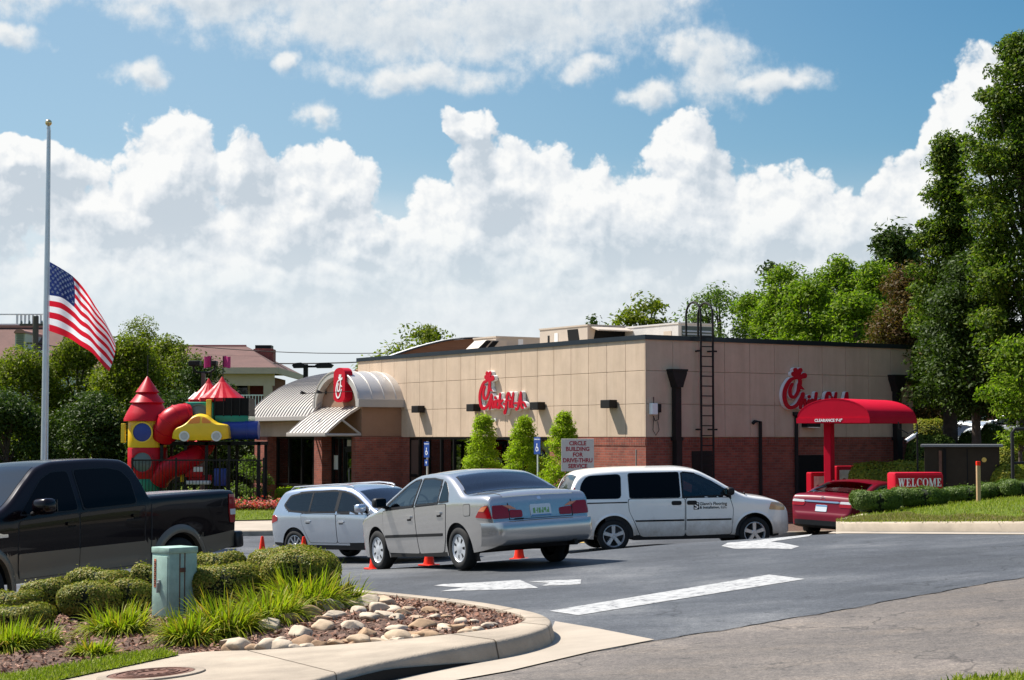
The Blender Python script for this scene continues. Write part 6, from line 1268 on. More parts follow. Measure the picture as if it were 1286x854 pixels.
# ---------------------------------------------------------------- cones
def cone(label):
    root = empty('traffic_cone', (0, 0, 0), 0, label, 'traffic cone', 'orange cones in a line across the car park'); mb = MB(); mb.box(-.18, .18, -.18, .18, 0, .035, bev=.01); mb.build('base', 'cone', root)
    mb = MB(); mb.lathe([(.135, .035), (.115, .10), (.03, .69), (.022, .71), (.0, .712)], 24); mb.build('cone_body', 'cone', root, smooth=True, ang=40); return root
for k, (px, Y, lab) in enumerate([(330, 36.6, 'orange cone above the end boxwood, next to the pickup tailgate'), (382, 36.0, 'orange cone in front of the silver SUV rear wheel'), (471, 33.6, 'orange cone between sedan nose and SUV, mostly covered'), (539, 34.4, 'orange cone whose base shows under the middle of the sedan'), (652, 35.0, 'orange cone showing under the sedan rear bumper')]):
    o = cone(lab); x = at(px, 600, Y).x; o.location = (x, Y, ground(x, Y) + .004); o.rotation_euler.z = .3 * k
    if k > 1: o.scale = (.85, .85, .85)
# ---------------------------------------------------------------- lawn island by the order lane
A_, B_, C_ = gp(1051, 667.5), gp(1150, 668), gp(1286, 668.5)
D_ = C_ + (C_ - B_) * 1.6
front = [A_, A_.lerp(B_, .5), B_, B_.lerp(C_, .5), C_, D_]
backl = [Vector((13.5, 37.5, 0)), Vector((10.8, 37.2, 0)), Vector((8.8, 36.0, 0)), Vector((7.2, 33.9, 0)), Vector((6.05, 31.6, 0)), Vector((5.58, 30.5, 0))]
right = [D_ + Vector((6, 3, 0)), Vector((17, 33, 0)), Vector((16, 37, 0))]
lawn = [Vector(q) for q in smooth_line([Vector((q.x, q.y, 0)) for q in front], 4)] + right + [Vector(q) for q in smooth_line(backl, 4)]
def ldist(x, y): return min((Vector((x, y, 0)) - Vector((q.x, q.y, 0))).length for q in lawn)
def lawn_z(x, y): return plane_z(x, y) + KH - .01 + .09 * sm(ldist(x, y) / 3.2)
ctr = Vector((11, 32, 0)); rows = []
for q in lawn + [lawn[0]]:
    i_ = q + (ctr - q).normalized() * .16; z = plane_z(q.x, q.y) + KH; e = q + (ctr - q).normalized() * .03
    rows.append([(q.x, q.y, min(ground(q.x, q.y), plane_z(q.x, q.y)) - .1), (q.x, q.y, z - .03), (e.x, e.y, z), (i_.x, i_.y, z + .003), (i_.x, i_.y, z - .2)])
mb = MB(); mb.grid(rows); struct(mb.build('lawn_kerb', 'concrete', smooth=True, ang=50))
mb = MB(); P = [[(lambda q, t: (q.x, q.y, lawn_z(q.x, q.y) if t > .02 else plane_z(q.x, q.y) + KH - .012))(q + (ctr - q).normalized() * .16 + (ctr - q - (ctr - q).normalized() * .16) * t, t) for t in [k / 10 for k in range(11)]] for q in lawn + [lawn[0]]]
mb.grid(P); struct(mb.build('order_lane_lawn', 'grassbase', smooth=True))
vis = [q for q in lawn]
dry_m = leafmat('dry_grass', [(.24, .19, .08), (.30, .23, .11), (.18, .16, .04), (.15, .17, .03)], .3); M['lf_dry'] = dry_m
turf('lane_grass', [q for q in vis], lawn_z, 30000, .075, 'sunlit mown grass on the bank above the tan kerb')
def bare(x, y): return ldist(x, y) > 1.5 + .6 * math.sin(x * 2.3) + .3 * math.sin(x * 7) or ldist(x, y) < .2 or y > 31 or x > 11
turf('dry_grass', vis, lambda x, y: lawn_z(x, y) + .006, 22000, .06, 'straw coloured worn grass along the tan kerb', skip=bare, mat_='lf_dry')
mb = MB(); q0 = gp(1040, 669.2); struct_pts = [(1046, 667.6), (1150, 668.2), (1290, 668.8), (1290, 671), (1150, 670.2), (1040, 669.6)]
flat('gutter_strip', struct_pts, .012, 'concrete_pale')
M['lf_hedge'] = leafmat('hedge_leaf', [(.045, .085, .012), (.08, .13, .02), (.12, .17, .03), (.06, .10, .015)], .25, .45)
M['lf_gold'] = leafmat('golden_leaf', [(.22, .24, .02), (.34, .30, .03), (.14, .20, .02), (.27, .26, .05)], .35)
for k, (a, b, yt, Y, lab) in enumerate([(1070, 1130, 617, 32.6, 'clipped hedge block at the lawn tip, with a bare brown side'), (1120, 1190, 613, 33.4, 'clipped hedge block directly below the WELCOME sign'), (1184, 1238, 612, 34.2, 'dark hedge block between WELCOME sign and wooden stake'), (1228, 1268, 611, 34.4, 'dark hedge block behind the wooden stake'), (1254, 1300, 604, 34.0, 'rounded hedge block under the black handrail')]):
    x = at((a + b) / 2, yt, Y).x; zb = lawn_z(x, Y) - .03; w = (b - a) / F * Y / 2; h = at(a, yt, Y).z - zb
    clipped('hedge_block', x, Y, zb, w, .45, max(.3, h), lab, 81 + k, 'hedge', 'clipped hedge blocks on the order lane lawn', 'lf_hedge', ls=1.35, e1=.5)
# wooden stake, welcome sign
q = at(1229, 628, 33.2); z = lawn_z(q.x, 33.2); zt = at(1229, 580, 33.2).z; st = empty('survey_stake', (q.x, 33.2, z - .05), .2, 'wooden survey stake with orange painted tip in the grass', 'stake'); mb = MB(); mb.box(-.035, .035, -.03, .03, 0, zt - z - .02, bev=.006); mb.build('shaft', 'stake', st); mb = MB(); mb.box(-.037, .037, -.032, .032, zt - z - .02, zt - z + .06, bev=.008); mb.build('painted_tip', 'cone', st)
def serif_word(mb, word, h, fn, gap=.16, d0=0, d1=.004):
    """roman capitals built from stems, serifs and bowls; returns width"""
    x = 0; th, tn, sf = .20 * h, .09 * h, .07 * h
    def bx(a, b, c, d, o=0): mb.prism([(a, c), (b, c), (b, d), (a, d)], fn, d0, d1 + o)
    def sl(x0, y0, x1, y1, t, o=0): mb.prism([(x0 - t / 2, y0), (x0 + t / 2, y0), (x1 + t / 2, y1), (x1 - t / 2, y1)], fn, d0, d1 + o)
    for ch in word:
        if ch == 'W':
            w = 1.12 * h; sl(x + .20 * h, h, x + .36 * h, 0, th, .0002); sl(x + .36 * h, 0, x + .56 * h, h, tn, .0004); sl(x + .56 * h, h, x + .74 * h, 0, th, .0006); sl(x + .74 * h, 0, x + .95 * h, h, tn, .0008)
            for c in (.20, .56, .95): bx(x + (c - .16) * h, x + (c + .16) * h, h - sf, h, .0012 + c * .001)
        elif ch == 'M':
            w = 1.10 * h; bx(x + .12 * h, x + .12 * h + tn, 0, h, .0002); bx(x + .80 * h, x + .80 * h + th, 0, h, .0004); sl(x + .20 * h, h, x + .50 * h, 0, th, .0006); sl(x + .50 * h, 0, x + .82 * h, h, tn, .0008)
            for c in (.16, .90): bx(x + (c - .14) * h, x + (c + .14) * h, 0, sf, .001 + c * .001); bx(x + (c - .14) * h, x + (c + .12) * h, h - sf, h, .003 + c * .001)
        elif ch in 'EL':
            w = .74 * h; bx(x + .12 * h, x + .12 * h + th, 0, h, .0002); bx(x, x + .66 * h, 0, sf * 1.2, .0004); bx(x + .66 * h - sf, x + .66 * h, 0, .30 * h, .0006)
            if ch == 'E': bx(x, x + .62 * h, h - sf * 1.2, h, .0008); bx(x + .62 * h - sf, x + .62 * h, .72 * h, h, .001); bx(x + .2 * h, x + .48 * h, .47 * h, .47 * h + sf, .0012); bx(x + .46 * h - sf, x + .46 * h, .38 * h, .62 * h, .0014)
            else: bx(x, x + .44 * h, h - sf, h, .0008)
        elif ch in 'CO':
            w = .86 * h if ch == 'O' else .80 * h; cx, cy = x + .42 * h, .5 * h; a0, a1 = (0, 360) if ch == 'O' else (48, 318); P = []
            for k in range(25):
                a = R(a0 + (a1 - a0) * k / 24); hx = .42 * h - th * abs(math.cos(a)) - .02 * h; P.append(((cx + .42 * h * math.cos(a), cy + .52 * h * math.sin(a)), (cx + (.42 * h - th * .95 * abs(math.cos(a)) - tn * .3) * math.cos(a), cy + (.52 * h - tn) * math.sin(a))))
            for k in range(24): mb.prism([P[k][0], P[k + 1][0], P[k + 1][1], P[k][1]], fn, d0, d1)
            if ch == 'C': bx(x + .70 * h, x + .70 * h + sf, .66 * h, h, .0006)
        x += w + gap * h * .3
    return x
q = at(1149, 616, 36.0); wz = lawn_z(q.x, 36.0); ws = empty('welcome_sign', (q.x + .02, 36.0, wz - .05), R(12), 'low red slab sign reading WELCOME above the clipped hedge', 'sign'); top = at(1149, 593, 36.0).z - wz + .05; hwid = .535
mb = MB(); mb.box(-hwid, hwid, -.16, .24, 0, top, bev=.05); mb.build('slab', 'red', ws, smooth=True, ang=40)
mb = MB(); mb.box(-hwid + .02, hwid - .02, -.175, -.155, top - .34, top - .05, bev=.006); mb.build('panel', 'red', ws)
mb = MB(); wd = serif_word(MB(), 'WELCOME', .165, lambda u, v, d: (u, -.178 - d, v)); serif_word(mb, 'WELCOME', .165, lambda u, v, d: (u * .96 / wd - .47, -.178 - d, v + top - .285)); mb.build('lettering', 'white', ws, recalc=False)
# ---------------------------------------------------------------- order canopy, menu boards, camera, cabinet, rail
AX = Vector((.62, .785, 0)).normalized(); WX = Vector((AX.y, -AX.x, 0)); crz = math.atan2(-AX.x, AX.y)   # local x = across the lane, y = along it
g0 = at(1046, 531, 46.4); cp = empty('order_canopy', (g0.x, 46.4, ground(g0.x, 46.4)), crz, 'red barrel topped clearance canopy on a red post over the order lane', 'canopy'); bz = 2.77 - cp.location.z; wC, lC, rC = 1.06, 2.75, .52
arcC = [(-wC * math.cos(math.pi * k / 20), bz + .13 + rC * math.sin(math.pi * k / 20)) for k in range(21)]
mb = MB(); mb.slab([[(x, y, z) for x, z in arcC] for y in (0, lC)], (0, 0, -.03)); mb.prism([(-wC, bz + .12)] + arcC + [(wC, bz + .12)], lambda u, w, d: (u, d, w), .004, .03); mb.prism([(-wC, bz + .12)] + arcC + [(wC, bz + .12)], lambda u, w, d: (u, d, w), lC - .03, lC - .004); mb.build('canopy_roof', 'redcloth', cp, smooth=True, ang=30)
mb = MB(); mb.box(-wC - .015, wC + .015, -.02, .05, bz, bz + .135); mb.box(-wC - .015, wC + .015, lC - .05, lC + .02, bz, bz + .135); mb.box(-wC - .015, -wC + .05, .05, lC - .05, bz, bz + .135); mb.box(wC - .05, wC + .015, .05, lC - .05, bz, bz + .135); vl = mb.build('valance', 'redcloth', cp)
text_mesh('clearance_lettering', "CLEARANCE 9'-0\"", .105, 'white', vl, frame_mtx((-.12, -.024, bz + .068), (1, 0, 0), (0, 0, 1)), .002, bold=.004)
mb = MB(); mb.box(-.66, -.44, .7, .92, -.1, bz + .5, bev=.02); po = mb.build('post', 'redcloth', cp); mb = MB()
for k in range(7): mb.box(-.58, -.53, .688, .697, .75 + .06 * k, .785 + .06 * k)
mb.build('post_lettering', 'white', po)
mb = MB(); mb.box(-.44, -.20, .75, .85, 1.02, 1.40, bev=.01); mb.box(-.44, -.20, .75, .85, .58, .96, bev=.01); sp_ = mb.build('order_speaker', 'menu', cp); mb = MB(); mb.box(-.36, -.28, .743, .749, 1.14, 1.28); mb.build('speaker_grille', 'dark', sp_)
def board(px0, px1, ytop, Y, rz, label, n):
    a, b = at(px0, ytop, Y), at(px1, ytop, Y); w = (b.x - a.x) / math.cos(rz) / 2; c = (a + b) / 2; zg = ground(c.x, Y); h = c.z - zg; r_ = empty('menu_board', (c.x, Y, zg - .05), rz, label, 'menu board'); mb = MB(); mb.box(-w, w, -.02, .2, 0, h + .05, bev=.03); mb.build('frame', 'red', r_); 
    for k in range(n):
        x0 = -w + .09 + (2 * w - .12) * k / n; x1 = -w + .03 + (2 * w - .12) * (k + 1) / n; mb = MB(); mb.box(x0, x1, -.032, -.018, h - .72, h - .06, bev=.005); pn_ = mb.build('menu_panel', 'menu', r_); mb = MB()
        for j in range(2): cx = x0 + (x1 - x0) * (.3 + .4 * j); mb.lathe([(0, 0), ((x1 - x0) * .16, 0), ((x1 - x0) * .16, .004), (0, .004)], 16, 'y', c=(cx, -.038, h - .36))
        mb.build('dish_picture', 'p_orange' if k % 2 else 'rust', pn_)
    return r_
board(1017, 1042, 593, 48.0, .55, 'narrow red menu board beside the canopy post', 1); board(1048, 1098, 585, 48.4, .45, 'wide red menu board with two pale panels beyond the red sedan', 2)
q = at(1148, 531, 45.8); zg = ground(q.x, 45.8); cm = empty('camera_pole', (q.x, 45.8, zg), 0, 'pole with white bullet camera beside the canopy end', 'security camera'); mb = MB(); mb.tube([(.10, .1, 0), (.10, .1, 2.75 - zg)], .024, 8); mb.tube([(.10, .1, 2.6 - zg), (-.15, .06, 2.5 - zg), (-.38, .04, 2.62 - zg), (-.40, .04, 2.8 - zg)], .018, 8); mb.build('pole', 'iron', cm, smooth=True); mb = MB(); mb.tube([(-.26, -.18, 2.30 - zg), (-.01, -.03, 2.44 - zg)], [.05, .056], 12); mb.tube([(-.02, -.0, 2.43 - zg), (.10, .1, 2.52 - zg)], .02, 8); mb.build('camera_body', 'white', cm, smooth=True, ang=40); mb = MB(); mb.tube([(-.275, -.189, 2.2916 - zg), (-.262, -.181, 2.299 - zg)], .04, 12); mb.build('lens', 'dark', cm)
q = at(1208, 612, 40.5); zg = plane_z(q.x, 34) + .1; tb = empty('transformer_cabinet', (q.x + .05, 40.8, .2), R(-14), 'large dark grey electrical cabinet behind the clipped hedge', 'electrical cabinet'); zt = at(1208, 558, 40.5).z - .2; wT = .78
mb = MB(); mb.box(-wT - .02, wT + .08, -.55, .75, -.6, zt - .06, bev=.01); mb.build('housing', 'cabinet_dark', tb); mb = MB(); mb.box(-wT - .10, wT + .16, -.64, .84, zt - .06, zt, bev=.01); mb.build('lid', mat('cab_lid', (.16, .16, .16), .5), tb); mb = MB(); mb.box(-wT + .40, -wT + .46, -.575, -.548, .0, zt - .1); mb.box(-.01 + .15, .01 + .15, -.56, -.548, .0, zt - .1); mb.build('door_seam', 'dark', tb); mb = MB(); mb.box(-wT + .30, -wT + .37, -.585, -.55, zt - .72, zt - .14, bev=.01); mb.build('warning_strip', 'rust', tb); mb = MB(); mb.lathe([(0, 0), (.055, 0), (.055, .012), (0, .012)], 16, 'y', c=(.52, -.565, zt - .35)); mb.build('warning_disc', 'yellow_paint', tb)
hr = empty('handrail', (at(1272, 600, 39).x, 39, terrain_z(10.9, 39)), 0, 'black pipe handrail on the bank beyond the grey cabinet', 'handrail'); z0 = 1.0 - hr.location.z; zt = at(1272, 539, 39).z - hr.location.z; mb = MB(); mb.tube([(0, 0, 0), (0, 0, zt - .08), (.06, .02, zt), (4, 1.0, zt + .15), (6, 1.5, zt + .2)], .04, 8); mb.tube([(0, 0, zt - .75), (6, 1.5, zt - .55)], .03, 8); mb.tube([(3.0, .76, -.5), (3.0, .76, zt + .1)], .035, 8); mb.build('rail', 'iron', hr, smooth=True)
# bank of mulch and golden shrubs behind the cabinet
mb = MB(); P = [[(x, y, max(terrain_z(x, y), .9 + .09 * (x - 10)) + .03 if y < 50 else terrain_z(x, y) + .03) for y in frange(39.5, 60, 1.2)] for x in frange(11.2, 24, .8)]; mb.grid(P); struct(mb.build('mulch_bank', 'mulch', smooth=True))
for k, (px, py, Y, w, h, lab, lm) in enumerate([(1100, 581, 47.0, .75, .4, 'golden shrub on the wall side of the order lane', 'lf_gold'), (1138, 580, 46.6, .8, .4, 'golden shrub between menu board and grey cabinet', 'lf_gold'), (1268, 584, 40.2, .5, .4, 'golden shrub below the black handrail', 'lf_gold'), (1270, 562, 50, .5, .3, 'small golden shrub up on the mulch bank', 'lf_gold'), (1168, 527, 58, .8, .4, 'light green rounded shrub left of the dark tree trunk', 'lf_gold'), (1170, 546, 54, .8, .4, 'dark clipped shrub behind the grey cabinet', 'lf_hedge'), (1222, 542, 56, .5, .4, 'dark rounded shrub right of the tree trunk', 'lf_hedge'), (1247, 534, 55, .45, .4, 'tallest dark shrub hiding part of the parked cars', 'lf_hedge'), (1240, 530, 78, 1.1, .4, 'sunny shrub beyond the parked cars', 'lf_gold')]):
    x = at(px, py, Y).x; zb = terrain_z(x, Y) - .05; zt = at(px, py, Y).z
    clipped('garden_shrub', x, Y, zb, w, w * .9, max(h, zt - zb), lab.replace('left of', 'beside').replace('right of', 'past'), 140 + k, 'shrub', None, lm, dens=.55, ls=2.6, e1=.9)
# ---------------------------------------------------------------- trees
def tree(name, label, x, y, zg, h, rx, base, shape, n, ls, lm, seed, clumps=70, tr=.18, cr=.75, cat='tree', group=None, limb=10, ry=None, lean=0):
    rg = np.random.default_rng(seed); root = empty(name, (x, y, zg), 0, label, cat, group); ry = ry or rx
    cz = []; hc = h - base
    while len(cz) < clumps:
        t = rg.random(); a = rg.uniform(0, 2 * np.pi)
        if shape == 'cone': env = (1 - t) ** .75 * .95 + .08
        elif shape == 'column': env = min(1, (1 - t) * 2.6 + .12) ** .7 * min(1, .45 + t * 3)
        elif shape == 'round': env = math.sqrt(max(.02, 1 - (2 * t - .9) ** 2 / 1.25))
        else: env = math.sqrt(max(.02, 1 - (2 * t - .75) ** 2 / 1.6)) * (1 - .25 * t)
        env *= 1 + (.06 if cat == 'shrub' else .22) * math.sin(3 * a + seed + 4 * t) + rg.normal() * .07
        r_ = env * math.sqrt(rg.uniform(.45 if cat == 'shrub' else .18, 1)); cz.append((rx * r_ * math.cos(a) + lean * t, ry * r_ * math.sin(a), base + hc * t))
    cz = np.array(cz); per = n // clumps; size = cr * rg.uniform(.6, 1.3, clumps)
    P = []; NN = []
    for c, s_ in zip(cz, size):
        d = unit(rg.normal(size=(per, 3))); rr = s_ * (rg.random((per, 1)) ** .45); q = d * rr * [1, 1, .62]; q[:, 2] -= .12 * (q[:, 0] ** 2 + q[:, 1] ** 2) / max(.2, s_)
        P.append(c + q); NN.append(unit(d * .5 + rg.normal(size=(per, 3)) * .6 + [0, 0, .55]))
    P, NN = np.concatenate(P), np.concatenate(NN); k = len(P)
    v, f = leaves(P, NN, rg.uniform(.7, 1.35, k) * ls, rg.uniform(.45, .75, k) * ls * .75, rg); fast_mesh('crown', v, f, lm, root)
    mb = MB(); top = Vector((lean * .8, 0, base + hc * .8)); tl = smooth_line([(0, 0, -.3), (.03 * h * rg.normal() * .2, 0, base * .6 + .3), (lean * .4, 0, base + hc * .35), top], 5); m_ = len(tl); mb.tube(tl, [tr * (1.25 if i == 0 else 1) * (1 - .85 * i / (m_ - 1)) for i in range(m_)], 9)
    for i in rg.choice(clumps, min(limb, clumps), replace=False):
        c = Vector(cz[i]); z0 = max(base * .8, c.z - .35 * abs(c.z - base) - rx * .35); fr = min(1, max(0, (z0) / top.z)); s0 = Vector((lean * .8 * fr * fr, 0, z0)); md = s0.lerp(c, .5) + Vector((0, 0, rx * .08)); r0 = tr * .42; mb.tube(smooth_line([s0, md, c], 4), [r0 * (1 - .8 * j / 8) for j in range(9)], 6)
    mb.build('trunk', 'bark', root, smooth=True); return root
def lm(name, cols, t=.4): M[name] = leafmat(name, cols, t)
lm('lf_dark', [(.022, .04, .008), (.045, .075, .012), (.07, .105, .018), (.032, .055, .012)], .3); lm('lf_mid', [(.07, .10, .008), (.15, .175, .014), (.23, .24, .02), (.09, .125, .01)], .45); lm('lf_bright', [(.085, .14, .010), (.17, .245, .016), (.26, .32, .03), (.11, .18, .013), (.05, .09, .008)], .5); lm('lf_pale', [(.10, .15, .03), (.15, .20, .05), (.08, .13, .025)], .5); lm('lf_copper', [(.085, .045, .018), (.14, .07, .025), (.06, .05, .016), (.16, .10, .03), (.05, .06, .015)], .35); lm('lf_olive', [(.03, .055, .006), (.085, .145, .012), (.22, .26, .03), (.02, .04, .005), (.045, .085, .009), (.14, .19, .02)], .42); lm('lf_arb', [(.21, .29, .012), (.33, .42, .02), (.43, .48, .03), (.13, .20, .01)], .5)
def tr_at(px, ytop, Y, zg=None):
    p_ = at(px, ytop, Y); zg = terrain_z(p_.x, Y) if zg is None else zg; return p_.x, Y, zg, p_.z - zg
def T(name, label, px, ytop, Y, rpx, base, shape, n, ls, m, seed, **k):
    x, y, zg, h = tr_at(px, ytop, Y); return tree(name, label, x, y, zg, h, rpx * Y / F, base, shape, n, ls, m, seed, **k)
T('tall_tree', 'tallest dark olive tree rising past the top edge clouds', 1284, 48, 51, 70, 3.3, 'column', 96000, .135, 'lf_olive', 1, clumps=460, tr=.16, cr=.5, limb=30)
T('tall_tree', 'slim pointed dark tree beside the tallest one, thick trunk', 1190, 176, 56, 58, 3.2, 'cone', 56000, .14, 'lf_olive', 2, clumps=230, tr=.34, cr=.5, limb=24)
T('tall_tree', 'broad dark lower tree shading the parked pale cars', 1222, 330, 53, 62, 3.3, 'oval', 30000, .14, 'lf_dark', 25, clumps=90, tr=.2, cr=.75, limb=16)
T('tall_tree', 'dark full tree behind the restaurant end wall', 1172, 350, 62, 46, 2.2, 'oval', 26000, .15, 'lf_dark', 26, clumps=80, tr=.2, cr=.85, limb=16)
T('copper_tree', 'brown leaved tree between bright green trees and dark tall ones', 1140, 338, 60, 42, 1.8, 'oval', 28000, .14, 'lf_copper', 3, clumps=80, tr=.2, cr=.78)
T('young_tree', 'bright green young tree low at the picture edge by handrail', 1282, 430, 47, 44, 2.3, 'oval', 7000, .13, 'lf_bright', 4, clumps=26, tr=.08, cr=.55)
T('broadleaf_tree', 'bright green tree behind the parapet, highest of the green group', 1052, 326, 78, 62, 2.5, 'oval', 28000, .18, 'lf_bright', 5, clumps=130, tr=.25, cr=.72)
T('broadleaf_tree', 'bright green tree over the hooped ladder end of the group', 985, 340, 80, 50, 2.5, 'oval', 20000, .18, 'lf_bright', 6, clumps=95, tr=.22, cr=.72)
T('broadleaf_tree', 'bright green tree touching the brown leaved tree', 1102, 335, 76, 40, 2.5, 'oval', 18000, .18, 'lf_bright', 7, clumps=90, tr=.22, cr=.72)
T('broadleaf_tree', 'bright green tree low over the parapet past the ladder', 945, 374, 82, 44, 2.5, 'round', 15000, .18, 'lf_bright', 15, clumps=80, tr=.2, cr=.7)
T('broadleaf_tree', 'yellow green tree between the two highest bright trees', 1018, 356, 74, 40, 2.5, 'round', 15000, .18, 'lf_bright', 16, clumps=80, tr=.2, cr=.7)
T('broadleaf_tree', 'bright green tree low behind the script sign parapet', 1076, 372, 72, 40, 2.5, 'round', 15000, .18, 'lf_bright', 17, clumps=80, tr=.2, cr=.7)
T('broadleaf_tree', 'thin pale green tree showing through the ladder hoops', 905, 368, 84, 52, 3, 'round', 9000, .19, 'lf_pale', 8, clumps=55, tr=.2, cr=.9, limb=24)
T('broadleaf_tree', 'sparse green tree above the tall tan rooftop unit', 806, 372, 82, 40, 4, 'round', 3600, .25, 'lf_mid', 9, clumps=38, tr=.15, cr=.75, limb=24)
T('small_conifer', 'tiny dark conifer top peeking over the tan rooftop unit', 746, 396, 95, 15, 4, 'round', 700, .26, 'lf_dark', 10, clumps=12, tr=.12, cr=.5)
T('pine_tree', 'thin dark pine with bare twigs behind the bright trees', 969, 332, 96, 18, 6, 'round', 1200, .3, 'lf_dark', 11, clumps=20, tr=.14, cr=.6, limb=20)
T('pine_tree', 'dark pine behind the brown leaved tree', 1122, 288, 98, 34, 6, 'oval', 6500, .34, 'lf_dark', 12, clumps=40, tr=.25, cr=1.1)
T('broadleaf_tree', 'small green treetop beyond the entrance end of the parapet', 522, 412, 92, 58, 3, 'round', 4200, .25, 'lf_mid', 13, clumps=42, tr=.2, cr=.85, limb=24)
T('broadleaf_tree', 'little tree far off between house porch and curved roof', 347, 486, 140, 14, 1, 'round', 900, .4, 'lf_mid', 14, clumps=12, tr=.1, cr=.9)
for k, (px, yt, Y, rp, m, n, lab) in enumerate([(28, 448, 76, 62, 'lf_mid', 15000, 'dark green tree at the picture edge behind the flagpole foot'), (98, 428, 78, 60, 'lf_mid', 17000, 'wide green tree behind the flag'), (158, 424, 74, 52, 'lf_mid', 15000, 'green tree behind the playground tower point'), (214, 432, 77, 50, 'lf_mid', 14000, 'green tree between tower and red tent roofs'), (176, 404, 98, 26, 'lf_mid', 4500, 'rounded treetop showing above the tree mass'), (258, 458, 73, 40, 'lf_dark', 9000, 'dark tree directly behind the red tent roofs'), (120, 500, 70, 66, 'lf_dark', 12000, 'low dark tree under the flag, shading the fence line'), (10, 500, 70, 60, 'lf_dark', 10000, 'low dark tree below the house dormer'), (222, 505, 69, 60, 'lf_dark', 9000, 'low dark tree filling the gap behind the slides'), (300, 520, 71, 40, 'lf_dark', 6000, 'low dark tree beside the brick pier and blue tube')]):
    T('broadleaf_tree', lab, px, yt, Y, rp, .9 if yt > 440 else 1.6, 'oval', int(n * 1.8), .155, m, 60 + k, clumps=max(20, n // 190), tr=.2, cr=.85)
for k, (px, yt, Y, lab) in enumerate([(607, 527, 52.5, 'conical evergreen shrub nearest the entrance'), (657, 530, 50.6, 'conical evergreen shrub in the middle of three'), (708, 524, 49.4, 'conical evergreen shrub behind the CIRCLE BUILDING sign')]):
    x, y, zg, h = tr_at(px, yt, Y); tree('conical_shrub', lab, x, y, zg - .1, h + .2, .86, .0, 'cone', 20000, .07, 'lf_arb', 30 + k, clumps=330, tr=.06, cr=.20, cat='shrub', group='conical evergreen shrubs along the wall', limb=6)
x, y, zg, h = tr_at(317, 580, 64); tree('variegated_shrub', 'tall pale leaved shrub against the brick pier', x, y, kz(x, y) + .1, 1.75, .62, .1, 'oval', 2600, .11, 'lf_pale', 35, clumps=34, tr=.05, cr=.3, cat='shrub')
x = at(362, 620, 62).x; clipped('garden_shrub', x, 62.6, kz(x, 62) + .1, .55, .5, .62, 'low light green shrub under the dining window', 171, 'shrub', None, 'lf_arb', dens=.5, ls=2.4, e1=.9)
# flowers (stuff)
M['lf_flower'] = leafmat('flower', [(.62, .04, .05), (.72, .20, .18), (.55, .02, .03), (.78, .38, .34), (.08, .14, .02), (.10, .16, .03)], .3)
pts = []
for _ in range(5200):
    t = random.random(); x = -10.6 + t * 3.6; y = 59.2 + random.uniform(-.5, .55); pts.append((x, y, kz(x, 62) + .16 + abs(random.gauss(0, .12))))
p = np.array(pts); n_ = unit(rng.normal(size=p.shape) * .6 + [0, -.3, 1]); v, f = leaves(p, n_, rng.uniform(.06, .12, len(p)), rng.uniform(.05, .10, len(p)), rng); tag(fast_mesh('flower_bed', v, f, 'lf_flower'), 'red and pink bedding flowers in front of the brick pier', 'flowers', kind='stuff')

# wood on the far side of the street, behind the photographer (seen only mirrored in paint and glass)
rg = np.random.default_rng(77); cen = np.stack([rg.uniform(-90, 90, 420), rg.uniform(-52, -34, 420), rg.uniform(.5, 9.5, 420)], 1); cen[:, 2] *= .7 + .3 * np.sin(cen[:, 0] * .21 + 1) ; per = 70
d = unit(rg.normal(size=(420, per, 3)).reshape(-1, 3)); p = np.repeat(cen, per, 0) + d * (rg.random((len(d), 1)) ** .4) * [2.6, 2.2, 1.7]; v, f = leaves(p, unit(d + rg.normal(size=d.shape) * .5 + [0, 0, .3]), rg.uniform(.5, 1.0, len(p)), rg.uniform(.35, .6, len(p)), rg)
tag(fast_mesh('wood', v, f, 'lf_dark'), 'mass of dark woodland across the street behind the viewpoint', 'wood', kind='stuff')
# the same wood runs on beyond both edges of the view
for sgn, lab in ((-1, 'dark woodland running on beyond the gabled house'), (1, 'dark woodland running on beyond the parked cars')):
    cen = np.stack([sgn * rg.uniform(40, 125, 170), rg.uniform(92, 122, 170), rg.uniform(.6, 9.5, 170)], 1); cen[:, 2] *= .72 + .28 * np.sin(cen[:, 0] * .3 + 1)
    d = unit(rg.normal(size=(170 * 60, 3))); p = np.repeat(cen, 60, 0) + d * (rg.random((len(d), 1)) ** .4) * [2.6, 2.4, 1.8]; v, f = leaves(p, unit(d + rg.normal(size=d.shape) * .5 + [0, 0, .3]), rg.uniform(.45, .9, len(p)), rg.uniform(.3, .55, len(p)), rg)
    tag(fast_mesh('wood', v, f, 'lf_mid'), lab, 'wood', kind='stuff')
# ---------------------------------------------------------------- flagpole and flag
YF = 45.0; b = at(54.5, 600, YF); zg = ground(b.x, YF); fp = empty('flagpole', (b.x, YF, zg - .05), 0, 'tall silver flagpole with gold ball behind the pickup', 'flagpole'); zt = at(58, 158, YF).z - zg
mb = MB(); mb.tube([(0, 0, 0), (0, 0, zt * .5), (0, 0, zt)], [.080, .066, .042], 16); mb.build('pole', 'alu', fp, smooth=True); mb = MB(); mb.lathe([(.05, -.02), (.05, .03), (.02, .05), (.0, .05)], 12, c=(0, 0, zt)); mb.build('truck_cap', 'alu', fp)
mb = MB(); mb.lathe([(.085 * math.sin(math.pi * k / 12), zt + .13 - .085 * math.cos(math.pi * k / 12)) for k in range(13)], 16); mb.build('finial_ball', 'brassball', fp, smooth=True); mb = MB(); mb.tube([(.10, -.03, 1.2), (.07, -.03, zt * .6), (.055, -.02, zt - .05)], .008, 5); mb.tube([(.115, -.03, 1.2), (.10, -.03, 5), (.06, -.03, zt - .05)], .008, 5); mb.build('halyard', 'plastic' if False else 'white', fp)
